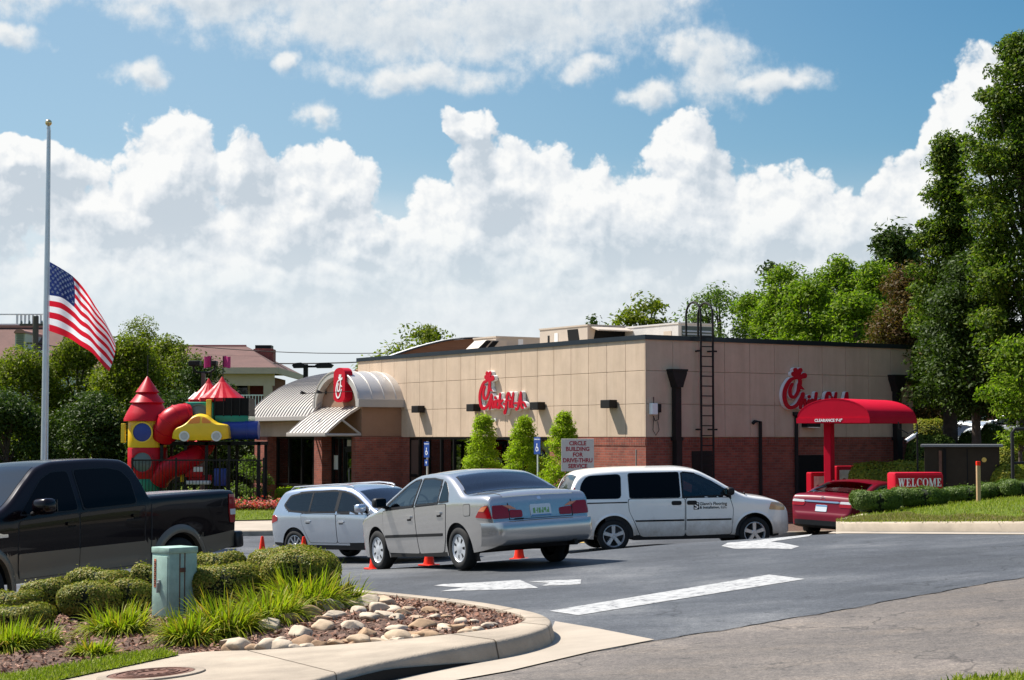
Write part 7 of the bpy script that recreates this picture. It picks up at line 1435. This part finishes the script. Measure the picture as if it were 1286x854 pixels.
cols_ = {0.0: [(57.5, 326), (56, 370), (54.5, 413)], .2: [(75, 336), (75, 373), (69, 418)], .4: [(92, 347.5), (93.5, 386), (87, 425)], .55: [(102, 358), (102, 396), (101, 434)], .7: [(111.5, 371), (110, 402), (116, 443.5)], .8: [(119.5, 384), (121, 415), (123.5, 452)], .9: [(131, 402), (136, 430), (130, 460)], 1.0: [(143, 425), (144.2, 444), (137, 466)]}
us = sorted(cols_); ch = [[PC([(u, cols_[u][j][c]) for u in us]) for c in (0, 1)] for j in range(3)]
def flag_pt(u, v):
    q = [[ch[j][c](u) for c in (0, 1)] for j in range(3)]; tm = .54; w0 = (v - tm) * (v - 1) / (tm); w1 = v * (v - 1) / (tm * (tm - 1)); w2 = v * (v - tm) / (1 - tm)
    px, py = [w0 * q[0][c] + w1 * q[1][c] + w2 * q[2][c] for c in (0, 1)]
    dep = YF - .0 + u * (.25 * math.sin(u * 9 + v * 1.5) + .10 * math.sin(u * 21 - v * 4)) + .75 * u
    return at(px, py, dep)
NU, NV = 60, 26; mb = MB(); P = [[flag_pt(i / NU, j / NV) for j in range(NV + 1)] for i in range(NU + 1)]; o0 = P[0][0].copy(); P = [[p - o0 for p in r] for r in P]; mb.v = [tuple(p) for r in P for p in r]
for i in range(NU):
    for j in range(NV):
        st = j // 2; blue = i < NU * .4 and st < 7; mb.f.append((i * (NV + 1) + j, (i + 1) * (NV + 1) + j, (i + 1) * (NV + 1) + j + 1, i * (NV + 1) + j + 1)); mb.m.append(2 if blue else (0 if st % 2 == 0 else 1))
fl = mb.build('flag', ['flag_red', 'flag_white', 'flag_blue'], None, loc=o0, smooth=True, ang=180, recalc=False); tag(fl, 'stars and stripes flag at half mast, drooping in the breeze', 'flag', None)
mb = MB()
for r_ in range(9):
    for c_ in range(6 if r_ % 2 == 0 else 5):
        u = (.4 / 12) * (2 * c_ + 1 + (r_ % 2)); v = (7 / 13) / 10 * (r_ + 1); cpt = flag_pt(u, v) - o0; du = (flag_pt(u + .01, v) - flag_pt(u - .01, v)).normalized(); dv = (flag_pt(u, v + .01) - flag_pt(u, v - .01)).normalized(); nn = du.cross(dv).normalized()
        if nn.y > 0: nn = -nn
        for s_ in (1, -1): mb.add([cpt + nn * .006 * s_ + (du * math.cos(a) - dv * math.sin(a)) * (.052 if k % 2 == 0 else .021) for k, a in enumerate(math.pi / 2 + math.pi * q / 5 for q in range(10))], [tuple(range(10))])
mb.build('stars', 'flag_white', fl, recalc=False)
# ---------------------------------------------------------------- playground
YP = 61.5; pr = at(184, 600, YP); zg = ground(pr.x, 50) + .1; pg = empty('play_structure', (pr.x, YP, zg), 0, 'playground castle with red cone tower, tube slides, yellow car and tent roofs', 'play structure')
def lp_(px, py, dy=0): q = at(px, py, YP + dy); return Vector((q.x - pr.x, dy, q.z - zg))
S_ = YP / F; zz = lambda py, dy=0: lp_(184, py, dy).z
def cyl(name, px, y0, y1, rpx, m, dy=0, n=28):
    c = lp_(px, y1, dy); mb = MB(); r_ = rpx * S_; z0, z1 = zz(y1, dy), zz(y0, dy); mb.lathe([(r_ * .97, z0), (r_, z0 + .04), (r_, z1 - .04), (r_ * .97, z1)], n, c=(c.x, c.y, 0)); return mb.build(name, m, pg, smooth=True, ang=40)
tw = cyl('tower_upper', 185, 528, 562, 24, 'p_yellow'); cyl('tower_lower', 185, 562, 601, 24.5, 'p_red'); cyl('tower_base', 185, 601, 622, 24, 'p_green')
mb = MB(); mb.lathe([(0, zz(472)), (.03, zz(473)), (.40, zz(492.5)), (.33, zz(493.5)), (.60, zz(505.5)), (.52, zz(506.5)), (.70, zz(518)), (.80, zz(526)), (.80, zz(529)), (.0, zz(529))], 28, c=(lp_(185, 500).x, 0, 0)); mb.build('cone_roof', 'p_red', pg, smooth=True, ang=25); mb = MB(); x0 = lp_(185, 500).x; mb.tube([(x0, 0, zz(473)), (x0, 0, zz(446))], .02, 6); mb.build('roof_spike', 'iron', pg)
def porthole(px, py, rpx, m, rim, par=tw):
    c = lp_(px, py); r_ = rpx * S_; y = -math.sqrt(max(.02, (24.3 * S_) ** 2 - (c.x - lp_(185, 0).x) ** 2)) - .03; mb = MB(); mb.lathe([(r_, 0), (r_ * 1.14, .0), (r_ * 1.16, -.05), (r_, -.05)], 28, 'y', c=(c.x, y, c.z)); w = mb.build('porthole', rim, par, smooth=True, ang=40); a = math.atan2(c.x - lp_(185, 0).x, -y); mb = MB(); mb.lathe([(0, -.06), (r_ * .5, -.05), (r_, -.02), (r_, .04)], 24, 'y', c=(c.x, y, c.z)); mb.build('porthole_dome', m, w, smooth=True)
porthole(184, 543, 11.5, 'p_blue', 'p_yellow'); porthole(184, 580, 12, 'p_grey', 'p_red')
mb = MB(); mb.box(lp_(164, 0).x - .02, lp_(168, 0).x, -.62, -.40, zz(556), zz(532), bev=.02); mb.build('corner_post', 'p_yellow', pg)
def tube(name, pts, rpx, m, rings=True):
    P_ = smooth_line([lp_(*p) for p in pts], 8); mb = MB(); r_ = rpx * S_; mb.tube(P_, r_, 20); o = mb.build(name, m, pg, smooth=True, ang=50)
    mb = MB()
    for k in range(4, len(P_) - 1, 7): d = (P_[k + 1] - P_[k - 1]).normalized() * .03; mb.tube([P_[k] - d, P_[k] + d], r_ * 1.06, 20)
    if rings and mb.v: mb.build('tube_flange', m, o, smooth=True, ang=40)
    return o
tube('elbow_tube', [(236, 523, -.3), (226, 523, -.45), (215, 528, -.55), (209, 538, -.5), (206, 548, -.3)], 15.5, 'p_red')
tube('tube_slide', [(258, 556, .6), (250, 566, .1), (238, 577, -.4), (222, 585, -.6), (209, 591, -.5), (199, 603, -.3)], 13, 'p_red'); tube('slide_drop', [(246, 530, .6), (247, 545, .5), (251, 560, .4)], 13, 'p_red')
tube('crawl_tube', [(280, 541, -.3), (300, 540.5, -.3), (325, 540, -.3)], 11.5, 'p_blue')
def pbox(name, a, b, dy0, dy1, m, bev=.05, par=None):
    p_, q_ = lp_(a[0], a[1]), lp_(b[0], b[1]); mb = MB(); mb.box(min(p_.x, q_.x), max(p_.x, q_.x), dy0, dy1, min(p_.z, q_.z), max(p_.z, q_.z), bev=bev); return mb.build(name, m, par or pg, smooth=True, ang=30)
cu = pbox('climbing_cube', (234, 535), (271, 505), -.4, .6, 'p_green', .08); c = lp_(252, 522); mb = MB(); mb.lathe([(0, -.10), (.18, -.08), (.36, 0)], 24, 'y', c=(c.x, -.42, c.z)); mb.lathe([(.36, 0), (.41, 0), (.41, -.04), (.36, -.04)], 24, 'y', c=(c.x, -.42, c.z)); mb.build('bubble_window', 'p_grey', cu, smooth=True)
pbox('corner_post', (262, 536), (268.5, 502), -.55, -.35, 'p_yellow', .02)
def tent(px, ya, yb, rpx, dy):
    c = lp_(px, yb, dy); r_ = rpx * S_; zt_, zb_ = zz(ya, dy), zz(yb, dy); mb = MB(); n = 32; V = []
    for t in (0, .25, .55, .85, 1.0):
        for k in range(n):
            a = 2 * math.pi * k / n + math.pi / 4; sq = 1 / max(abs(math.cos(a)), abs(math.sin(a))); rr = max(.015, r_ * (t ** 1.25) * (.5 * sq + .5)) * (1 + .05 * (k % 2) * t); V.append((c.x + rr * math.cos(a), c.y + rr * math.sin(a), zt_ + (zb_ - zt_) * t))
    mb.add(V, [(i * n + k, i * n + (k + 1) % n, (i + 1) * n + (k + 1) % n, (i + 1) * n + k) for i in range(4) for k in range(n)]); mb.add([V[4 * n + k] for k in range(n)] + [(v[0], v[1], v[2] - .12) for v in V[4 * n:]], [(k, (k + 1) % n, (k + 1) % n + n, k + n) for k in range(n)]); mb.build('tent_roof', 'p_red', pg)
tent(279, 473, 500, 27, .4); tent(262, 475, 502, 24, 1.6)
pbox('mesh_cage', (272, 523), (314, 500), -.35, 1.2, 'dark', .0); pbox('cage_panel', (272, 532), (314, 522), -.4, 1.25, 'p_green', .03)
mb = MB()
for px in (272, 283, 293, 303, 314): q = lp_(px, 523); mb.box(q.x - .02, q.x + .02, -.40, -.34, q.z, zz(500))
mb.build('cage_post', 'iron', pg)
dk = pbox('deck', (204, 559), (330, 554.5), -.5, 1.4, 'dark', .0)
for px in (206, 236, 262, 290, 327):
    for dy in (-.45, 1.3): q = lp_(px, 600); mb = MB(); mb.box(q.x - .05, q.x + .05, dy - .05, dy + .05, -.2, zz(555) - .01); mb.build('deck_post', 'iron', pg)
for a, b, m in (((229, 605), (240, 580), 'p_yellow'), ((271, 610), (287, 588), 'p_blue'), ((166, 617), (170, 560), 'p_green'), ((235, 606), (268, 596), 'p_red')): pbox('play_panel', a, b, -.42, -.25, m, .03)
tk = pbox('toy_truck_panel', (236, 599), (258, 585), -.6, -.44, 'p_red', .04); pbox('toy_truck_bumper', (237, 608), (268, 603), -.62, -.44, 'p_white', .03); pbox('toy_truck_window', (247, 592), (259, 586), -.62, -.595, 'p_white', .0, tk)
# the yellow play car is a crawl-through shell
yc_ = Car(top=[(-.95, .32), (-.93, .48), (-.86, .58), (-.55, .62), (-.40, .70), (-.15, .88), (.08, .92), (.28, .86), (.48, .66), (.62, .56), (.85, .46), (.96, .34), (1.0, .2)], plan=[(-.95, .30), (-.85, .38), (-.5, .42), (.5, .42), (.85, .36), (1.0, .22)], sill=[(-.95, .12), (-.5, .06), (.6, .06), (1.0, .12)], belt=[(-.95, .58), (1.0, .50)], tum=.35, wheels=(), wr=.15, arch=.1, fillet=.06, crown=.05)
q = lp_(254, 555, -.75); yo = empty('play_car', q, math.pi, None); yo.parent = pg; yc_.body(yo, 'p_yellow'); bpy.data.objects.remove(yo)
yo = bpy.data.objects[[o.name for o in bpy.data.objects if o.name.startswith('body')][-1]]; yo.name = 'play_car'; yo.parent = pg; yo.location = q; yo.rotation_euler.z = math.pi
for poly, m in (([(.02, .64), (.44, .62), (.36, .78), (.22, .85), (.02, .86)], 'p_orange'), ([(-.05, .64), (-.05, .85), (-.14, .84), (-.36, .70), (-.36, .64)], 'p_orange')): yc_.side(poly, .006, 1, r=.04).build('play_car_window', m, yo, smooth=True)
yc_.topp(.32, .56, lambda t: .85, .005).build('play_car_window', 'p_grey', yo, smooth=True)
for x in (-.55, .55):
    mb = MB(); y = yc_.w(x, .2); mb.lathe([(0, y + .02), (.12, y + .02), (.13, y + .03), (.175, y + .03), (.18, y - .02)], 24, 'y', c=(x, 0, .20)); mb.build('play_car_wheel', 'p_white', yo, smooth=True, ang=40); mb = MB(); mb.lathe([(0, y + .028), (.12, y + .028)], 20, 'y', c=(x, 0, .2)); mb.build('play_car_hub', 'steel', yo)
for px, dy, x0_, lab in ((265, 1.6, 259.5, 'short'), (280, .4, 273, 'tall')):
    p0 = lp_(px, 475, dy); mb = MB(); mb.tube([(p0.x, dy, p0.z - .1), (p0.x, dy, zz(447, dy))], .018, 6); pl = mb.build('pennant_pole', 'iron', pg); w_ = .26; P = [[(p0.x + (i / 6) * w_ * (1 if px > 270 else -1), dy + .05 * math.sin(i * 1.1), zz(447.5, dy) - (.40) * j / 4 + .02 * math.sin(i)) for j in range(5)] for i in range(7)]; mb = MB(); mb.grid(P); mb.build('pennant', 'purple', pl, smooth=True)
fe = empty('playground_fence', (0, 60.4, kz(-11, 60) + .02), 0, 'black metal picket fence before the playground', 'fence'); z0 = fe.location.z; xa, xb = at(166, 600, 60.4).x, at(331, 600, 60.4).x; zt = at(250, 577, 60.4).z - z0; mb = MB(); mb.box(xa, xb, -.015, .015, zt - .05, zt); mb.box(xa, xb, -.015, .015, .10, .15); mb.build('rail', 'iron', fe); mb = MB(); x = xa
while x < xb: mb.box(x - .009, x + .009, -.009, .009, .0, zt - .003); x += .115
mb.build('pickets', 'iron', fe); 
for k in range(4): x = xa + (xb - xa) * k / 3; mb = MB(); mb.box(x - .03, x + .03, -.03, .03, -.1, zt + .06); mb.build('post', 'iron', fe)
# ---------------------------------------------------------------- lamp posts
def post_at(px, Y, ytop, name, label, cat):
    b = at(px, ytop, Y); zg = terrain_z(b.x, Y); return empty(name, (b.x, Y, zg), 0, label, cat), b.z - zg
lo, h = post_at(255.5, 66, 468, 'floodlight_post', 'bronze post with U-shaped arms, box floodlights and a tilted pale panel behind the tents', 'floodlight post'); s = 66 / F; mb = MB(); mb.box(-.07, .07, -.07, .07, 0, h, bev=.01); mb.build('post', mat('bronze_pole', (.09, .06, .05), .5), lo)
mb = MB(); mb.tube(smooth_line([(-12.5 * s, 0, h + 11 * s), (-12 * s, 0, h + 4 * s), (-8 * s, 0, h + .5 * s), (0, 0, h), (8 * s, 0, h + .5 * s), (14 * s, 0, h + 5 * s), (14.5 * s, 0, h + 12 * s)], 5), .045, 8); mb.build('arm', M['bronze_pole'] if 'bronze_pole' in M else 'iron', lo, smooth=True)
mb = MB(); mb.box(-18 * s, -.5 * s - 3 * s, -.25, .25, h + 8 * s, h + 15 * s, bev=.04); mb.build('lamp_head', M['iron'], lo); mb = MB(); mb.box(10 * s, 17 * s, -.2, .3, h + 9 * s, h + 15 * s, bev=.04); mb.build('lamp_head', M['iron'], lo); mb = MB(); P = [[(x, y, z) for x, y, z in ((-18 * s, -.2, h - 33 * s), (-8 * s, -.2, h - 31 * s))], [(-12 * s, .2, h - 25 * s), (-2 * s, .2, h - 22 * s)]]; mb.slab(P, (0, .05, -.05)); mb.build('solar_panel', 'plate_white', lo)
lo, h = post_at(384, 86, 459, 'parking_light', 'double headed dark parking light behind the curved roof', 'street light'); s = 86 / F; mb = MB(); mb.box(-.11, .11, -.11, .11, 0, h + .06, bev=.02); mb.build('post', 'iron', lo); mb = MB(); mb.box(-8 * s, 16 * s, -.04, .04, h - .10, h + .0); mb.build('arm', 'iron', lo)
for x0, x1 in ((-17, -3), (12, 32)): mb = MB(); mb.prism([(x0 * s, .02), (x0 * s + .08, -.13), (x1 * s, -.12), (x1 * s + .12, .02), (x1 * s - .1, .14), (x0 * s + .2, .12)], lambda u, w, d: (u, d, h + w), -.2, .2); mb.build('lamp_head', 'iron', lo)
up, h = post_at(45, 100, 397, 'utility_pole', 'weathered timber utility pole with transformer beside the flagpole', 'utility pole'); mb = MB(); mb.tube([(0, 0, 0), (0, 0, h)], [.22, .17], 12); mb.build('pole', 'pole_wood', up, smooth=True); mb = MB(); mb.box(-.9, .9, -.06, .06, h - .55, h - .43); mb.box(-.5, .5, -.05, .05, h - 1.6, h - 1.5); mb.build('crossarm', 'pole_wood', up); mb = MB()
for x in (-.8, -.35, .35, .8): mb.lathe([(.05, h - .43), (.06, h - .35), (.03, h - .25), (0, h - .24)], 8, c=(x, 0, 0))
mb.build('insulator', 'p_grey', up); mb = MB(); mb.lathe([(0, h - 4.0), (.30, h - 4.0), (.32, h - 3.9), (.32, h - 3.1), (.28, h - 3.0), (0, h - 2.95)], 14, c=(-.55, -.1, 0)); mb.build('transformer', 'p_grey', up, smooth=True, ang=40); mb = MB(); mb.box(.1, 1.0, -.06, .0, h - 2.1, h - 1.95); mb.build('brace', 'white', up)
for k, (y0, y1, lab) in enumerate([(397, 431, 'upper thin power cable crossing the sky from the utility pole'), (402, 436, 'lower thick power cable crossing the sky from the utility pole')]):
    a, e = at(45, y0, 100), at(640, y1 - 4, 96); a.z = up.location.z + h - (.4 if k == 0 else 1.55); mb = MB(); e2 = at(620, 436 + 5 * k, 96); pts = [a.lerp(e2, t / 16) - Vector((0, 0, .9 * 4 * (t / 16) * (1 - t / 16))) for t in range(17)]; mb.tube(pts, .022 + .014 * k, 5); tag(mb.build('power_cable', 'iron'), lab, 'cable', None)
# ---------------------------------------------------------------- houses beyond the trees
def H(px, py, Y): return at(px, py, Y)
YH = 96; e = H(352, 463, YH); s = YH / F; zg = terrain_z(e.x, YH); hs = empty('red_house', (e.x, YH, zg), 0, 'dark red house with mauve hip roof, chimney and cream porch beyond the playground', 'house'); ze = e.z - zg; zr = H(300, 429, YH).z - zg; px_ = lambda p: (p - 352) * s
mb = MB(); ov = 0; V = [(px_(352), -1.2, ze), (px_(100), -1.2, ze), (px_(100), 11, ze), (px_(352), 11, ze), (px_(292), 4.9, zr), (px_(150), 4.9, zr)]; mb.add(V, [(0, 1, 5, 4), (0, 4, 3), (2, 3, 4, 5), (1, 2, 5), (0, 3, 2, 1)]); rf = mb.build('roof', 'shingle', hs)
mb = MB(); mb.tube([V[5], V[4]], .09, 6); mb.build('ridge_cap', M['siding_red'], rf); mb = MB(); mb.box(px_(100), px_(352) + .05, -1.3, -1.2, ze - .32, ze + .02); mb.box(px_(352) - .05, px_(352) + .06, -1.2, 11, ze - .32, ze + .02); mb.build('fascia', 'cream', rf); mb = MB(); mb.box(px_(303), px_(329), 4.4, 5.6, zr - 1.3, H(300, 433, YH).z - zg, bev=.02); ch_ = mb.build('chimney', 'brick_far', rf); mb = MB(); mb.box(px_(305), px_(326), 4.5, 5.5, H(300, 433, YH).z - zg, H(300, 428, YH).z - zg); mb.build('chimney_cap', 'iron', ch_)
mb = MB(); mb.box(px_(100), px_(329), 1.2, 10, -1, ze - .30); mb.build('wall', 'siding_red', hs); mb = MB(); mb.box(px_(100), px_(347), -.9, -.6, ze - .95, ze - .32); mb.box(px_(334), px_(344), -.9, -.5, 0, ze - .95); mb.box(px_(286), px_(346), -.9, 1.2, H(0, 514, YH).z - zg - .15, H(0, 510, YH).z - zg); mb.build('porch_frame', 'cream', hs); mb = MB(); zr0, zr1 = H(0, 510, YH).z - zg, H(0, 496, YH).z - zg; mb.box(px_(286), px_(334), -.82, -.76, zr1 - .06, zr1)
x = px_(287)
while x < px_(334): mb.box(x - .02, x + .02, -.81, -.77, zr0, zr1 - .06); x += .16
mb.build('porch_rail', 'white', hs); mb = MB(); mb.box(px_(291), px_(310), 1.15, 1.25, H(0, 505, YH).z - zg, H(0, 479, YH).z - zg); w = mb.build('window', 'cream', hs); mb = MB(); mb.box(px_(294), px_(307), 1.10, 1.16, H(0, 503, YH).z - zg, H(0, 482, YH).z - zg); mb.build('pane', 'carglass', w)
YL = 118; e = H(62, 454, YL); s = YL / F; zg = terrain_z(e.x, YL); hl = empty('gabled_house', (e.x, YL, zg), 0, 'brown roofed house with louvred dormer and white roof balustrade behind the flag', 'house'); q_ = lambda p: (p - 62) * s; zq = lambda y: H(0, y, YL).z - zg
mb = MB(); V = [(q_(62), 0, zq(454)), (q_(-160), 0, zq(454)), (q_(-160), 5.5, zq(404)), (q_(62), 5.5, zq(404)), (q_(62), 11, zq(454)), (q_(-160), 11, zq(454))]; mb.add(V, [(0, 1, 2, 3), (3, 2, 5, 4), (0, 3, 4), (1, 5, 2)]); rf = mb.build('roof', 'shingle', hl); mb = MB(); mb.box(q_(-160), q_(60), .5, 10.5, -1, zq(455)); mb.build('wall', 'siding', hl); mb = MB(); mb.box(q_(-160), q_(64), 5.2, 5.8, zq(405.5), zq(402)); mb.build('ridge_cap', 'shingle_pink', rf)
mb = MB(); mb.box(q_(-160), q_(53), 5.4, 5.55, zq(388.5), zq(387)); mb.box(q_(-160), q_(53), 5.4, 5.55, zq(401.5), zq(400)); mb.box(q_(27), q_(30.5), 5.3, 5.65, zq(402), zq(385)); x = q_(-8)
while x < q_(53): mb.box(x - .07, x + .07, 5.42, 5.5, zq(400), zq(388)); x += 5.2 * s
mb.build('balustrade', 'white', rf)
mb = MB(); mb.box(q_(20), q_(33), -.3, 4.5, zq(440), zq(418)); dmr = mb.build('dormer', 'siding', hl); mb = MB(); arcd = [(q_(26.5) + 7.2 * s * math.cos(a), zq(419) + 5.5 * s * math.sin(a)) for a in (math.pi * k / 12 for k in range(13))]; mb.prism(arcd, lambda u, w_, d: (u, d, w_), -.5, 5.0); mb.build('dormer_roof', 'shingle_pink', dmr); mb = MB()
for k in range(9): mb.box(q_(22), q_(31), -.42, -.31, zq(438 - 2.3 * k), zq(436.6 - 2.3 * k))
mb.build('louvre', mat('louvre_green', (.18, .21, .15), .7), dmr)
YB_ = 90; e = H(1230, 560, YB_); bb = empty('brick_building', (e.x, YB_, terrain_z(e.x, YB_)), 0, 'distant brick building with white framed windows behind the parked cars', 'building'); zb = H(1230, 500, YB_).z - bb.location.z; mb = MB(); mb.box(-8, 9, 0, 8, -1, zb + 1.5); mb.build('wall', 'brick_far', bb); s = YB_ / F; mb = MB(); mb.box(-8.3, 9.3, -.3, 8.3, zb + 1.5, zb + 1.8); mb.build('roof', 'shingle', bb)
for px in (1182, 1230, 1276): x = (px - 1230) * s; mb = MB(); z0, z1 = H(0, 533, YB_).z - bb.location.z, H(0, 516, YB_).z - bb.location.z; mb.box(x - .32, x + .32, -.04, .0, z0, z1); w = mb.build('window', 'white', bb); mb = MB(); [mb.box(x + a, x + a + .26, -.06, -.04, zz_, zz_ + (z1 - z0) * .40) for a in (-.28, .02) for zz_ in (z0 + .05, z0 + (z1 - z0) * .52)]; mb.build('pane', 'carglass', w)
# ---------------------------------------------------------------- signs in front of the restaurant
def pole_sign(px, Y, name, label): b = at(px, 600, Y); zg = lane(b.x, 49) + .12; return empty(name, (b.x, Y, zg), 0, label, 'sign', None), zg
for px, Y, yt, lab, two in ((536.5, 54.5, 555, 'blue disabled parking sign on a white post nearer the entrance door', True), (675.5, 49.6, 549, 'blue disabled parking sign on a white post between two conical shrubs', False)):
    r_, zg = pole_sign(px, Y, 'parking_sign', lab); r_.rotation_euler.z = BA - math.pi / 2; zt = at(px, yt, Y).z - zg; tag(r_, group='blue disabled parking signs'); W_, H_ = .165, .48       # local -y faces the sunlit lot
    mb = MB(); mb.box(-W_, W_, -.025, -.018, zt - H_, zt, bev=.003); pl_ = mb.build('sign_plate', 'blue_sign', r_); mb = MB(); fn = lambda u, v, d: (u, -.0255 - d, zt - H_ * .62 + v)
    for k, (p_, rr) in enumerate([([(-.01, .10), (-.01, .101)], [.022]), ([(-.008, .07), (-.004, .0)], [.014]), ([(-.004, .0), (.045, -.002)], [.013]), ([(.045, -.002), (.062, -.07)], [.012]), ([(-.02, .03), (-.055, .0), (-.062, -.05), (-.03, -.09), (.01, -.09), (.035, -.06)], [.010])]): ribbon(mb, p_, rr, fn, 0, .002 + .0003 * k)
    mb.build('wheelchair_symbol', 'white', pl_, recalc=False); mb = MB(); [mb.box(-W_ + .02 + .03 * k + (.01 if k % 3 == 0 else 0), -W_ + .04 + .03 * k, -.0275, -.025, zt - .075, zt - .045) for k in range(10)]; mb.build('sign_lettering', 'white', pl_)
    if two: mb = MB(); mb.box(-.13, .10, -.025, -.018, zt - H_ - .26, zt - H_ - .06); p2 = mb.build('small_plate', 'blue_sign', r_); mb = MB(); ribbon(mb, [(.0, .06), (.0, -.02)], [.012], lambda u, v, d: (u - .015, -.0255 - d, zt - H_ - .18 + v), 0, .002); ribbon(mb, [(-.04, .03), (.03, .035)], [.01], lambda u, v, d: (u - .015, -.026 - d, zt - H_ - .18 + v), 0, .0024); mb.build('van_symbol', 'white', p2, recalc=False)
    mb = MB(); mb.box(-.03, .03, -.015, .02, -.3, zt + .02); mb.build('post', 'alu', r_)
    mb = MB(); mb.lathe([(.0, -.1), (.07, -.1), (.07, .9), (.05, .93), (.0, .93)], 14); mb.build('bollard_sleeve', 'p_white', r_, smooth=True, ang=40)
r_, zg = pole_sign(725.5, 46.5, 'directions_sign', 'beige sign reading CIRCLE BUILDING FOR DRIVE-THRU SERVICE above the van roof'); s = 46.5 / F; zt, zb = at(725, 551, 46.5).z - zg, at(725, 592, 46.5).z - zg; W_ = 20.5 * s; mb = MB(); mb.box(-W_, W_, -.03, -.01, zb, zt, bev=.008); pl_ = mb.build('sign_plate', 'plate_beige', r_)
for k, line in enumerate(['CIRCLE', 'BUILDING', 'FOR', 'DRIVE-THRU', 'SERVICE']): text_mesh('lettering', line, .150, 'letter_red', pl_, frame_mtx((0, -.032, zt - (zt - zb) * (.145 + .174 * k)), (1, 0, 0), (0, 0, 1)), .002, bold=.005, sx=.92)
mb = MB(); mb.box(-.03, .03, -.008, .04, -.3, zt - .05); mb.build('post', 'steel', r_)
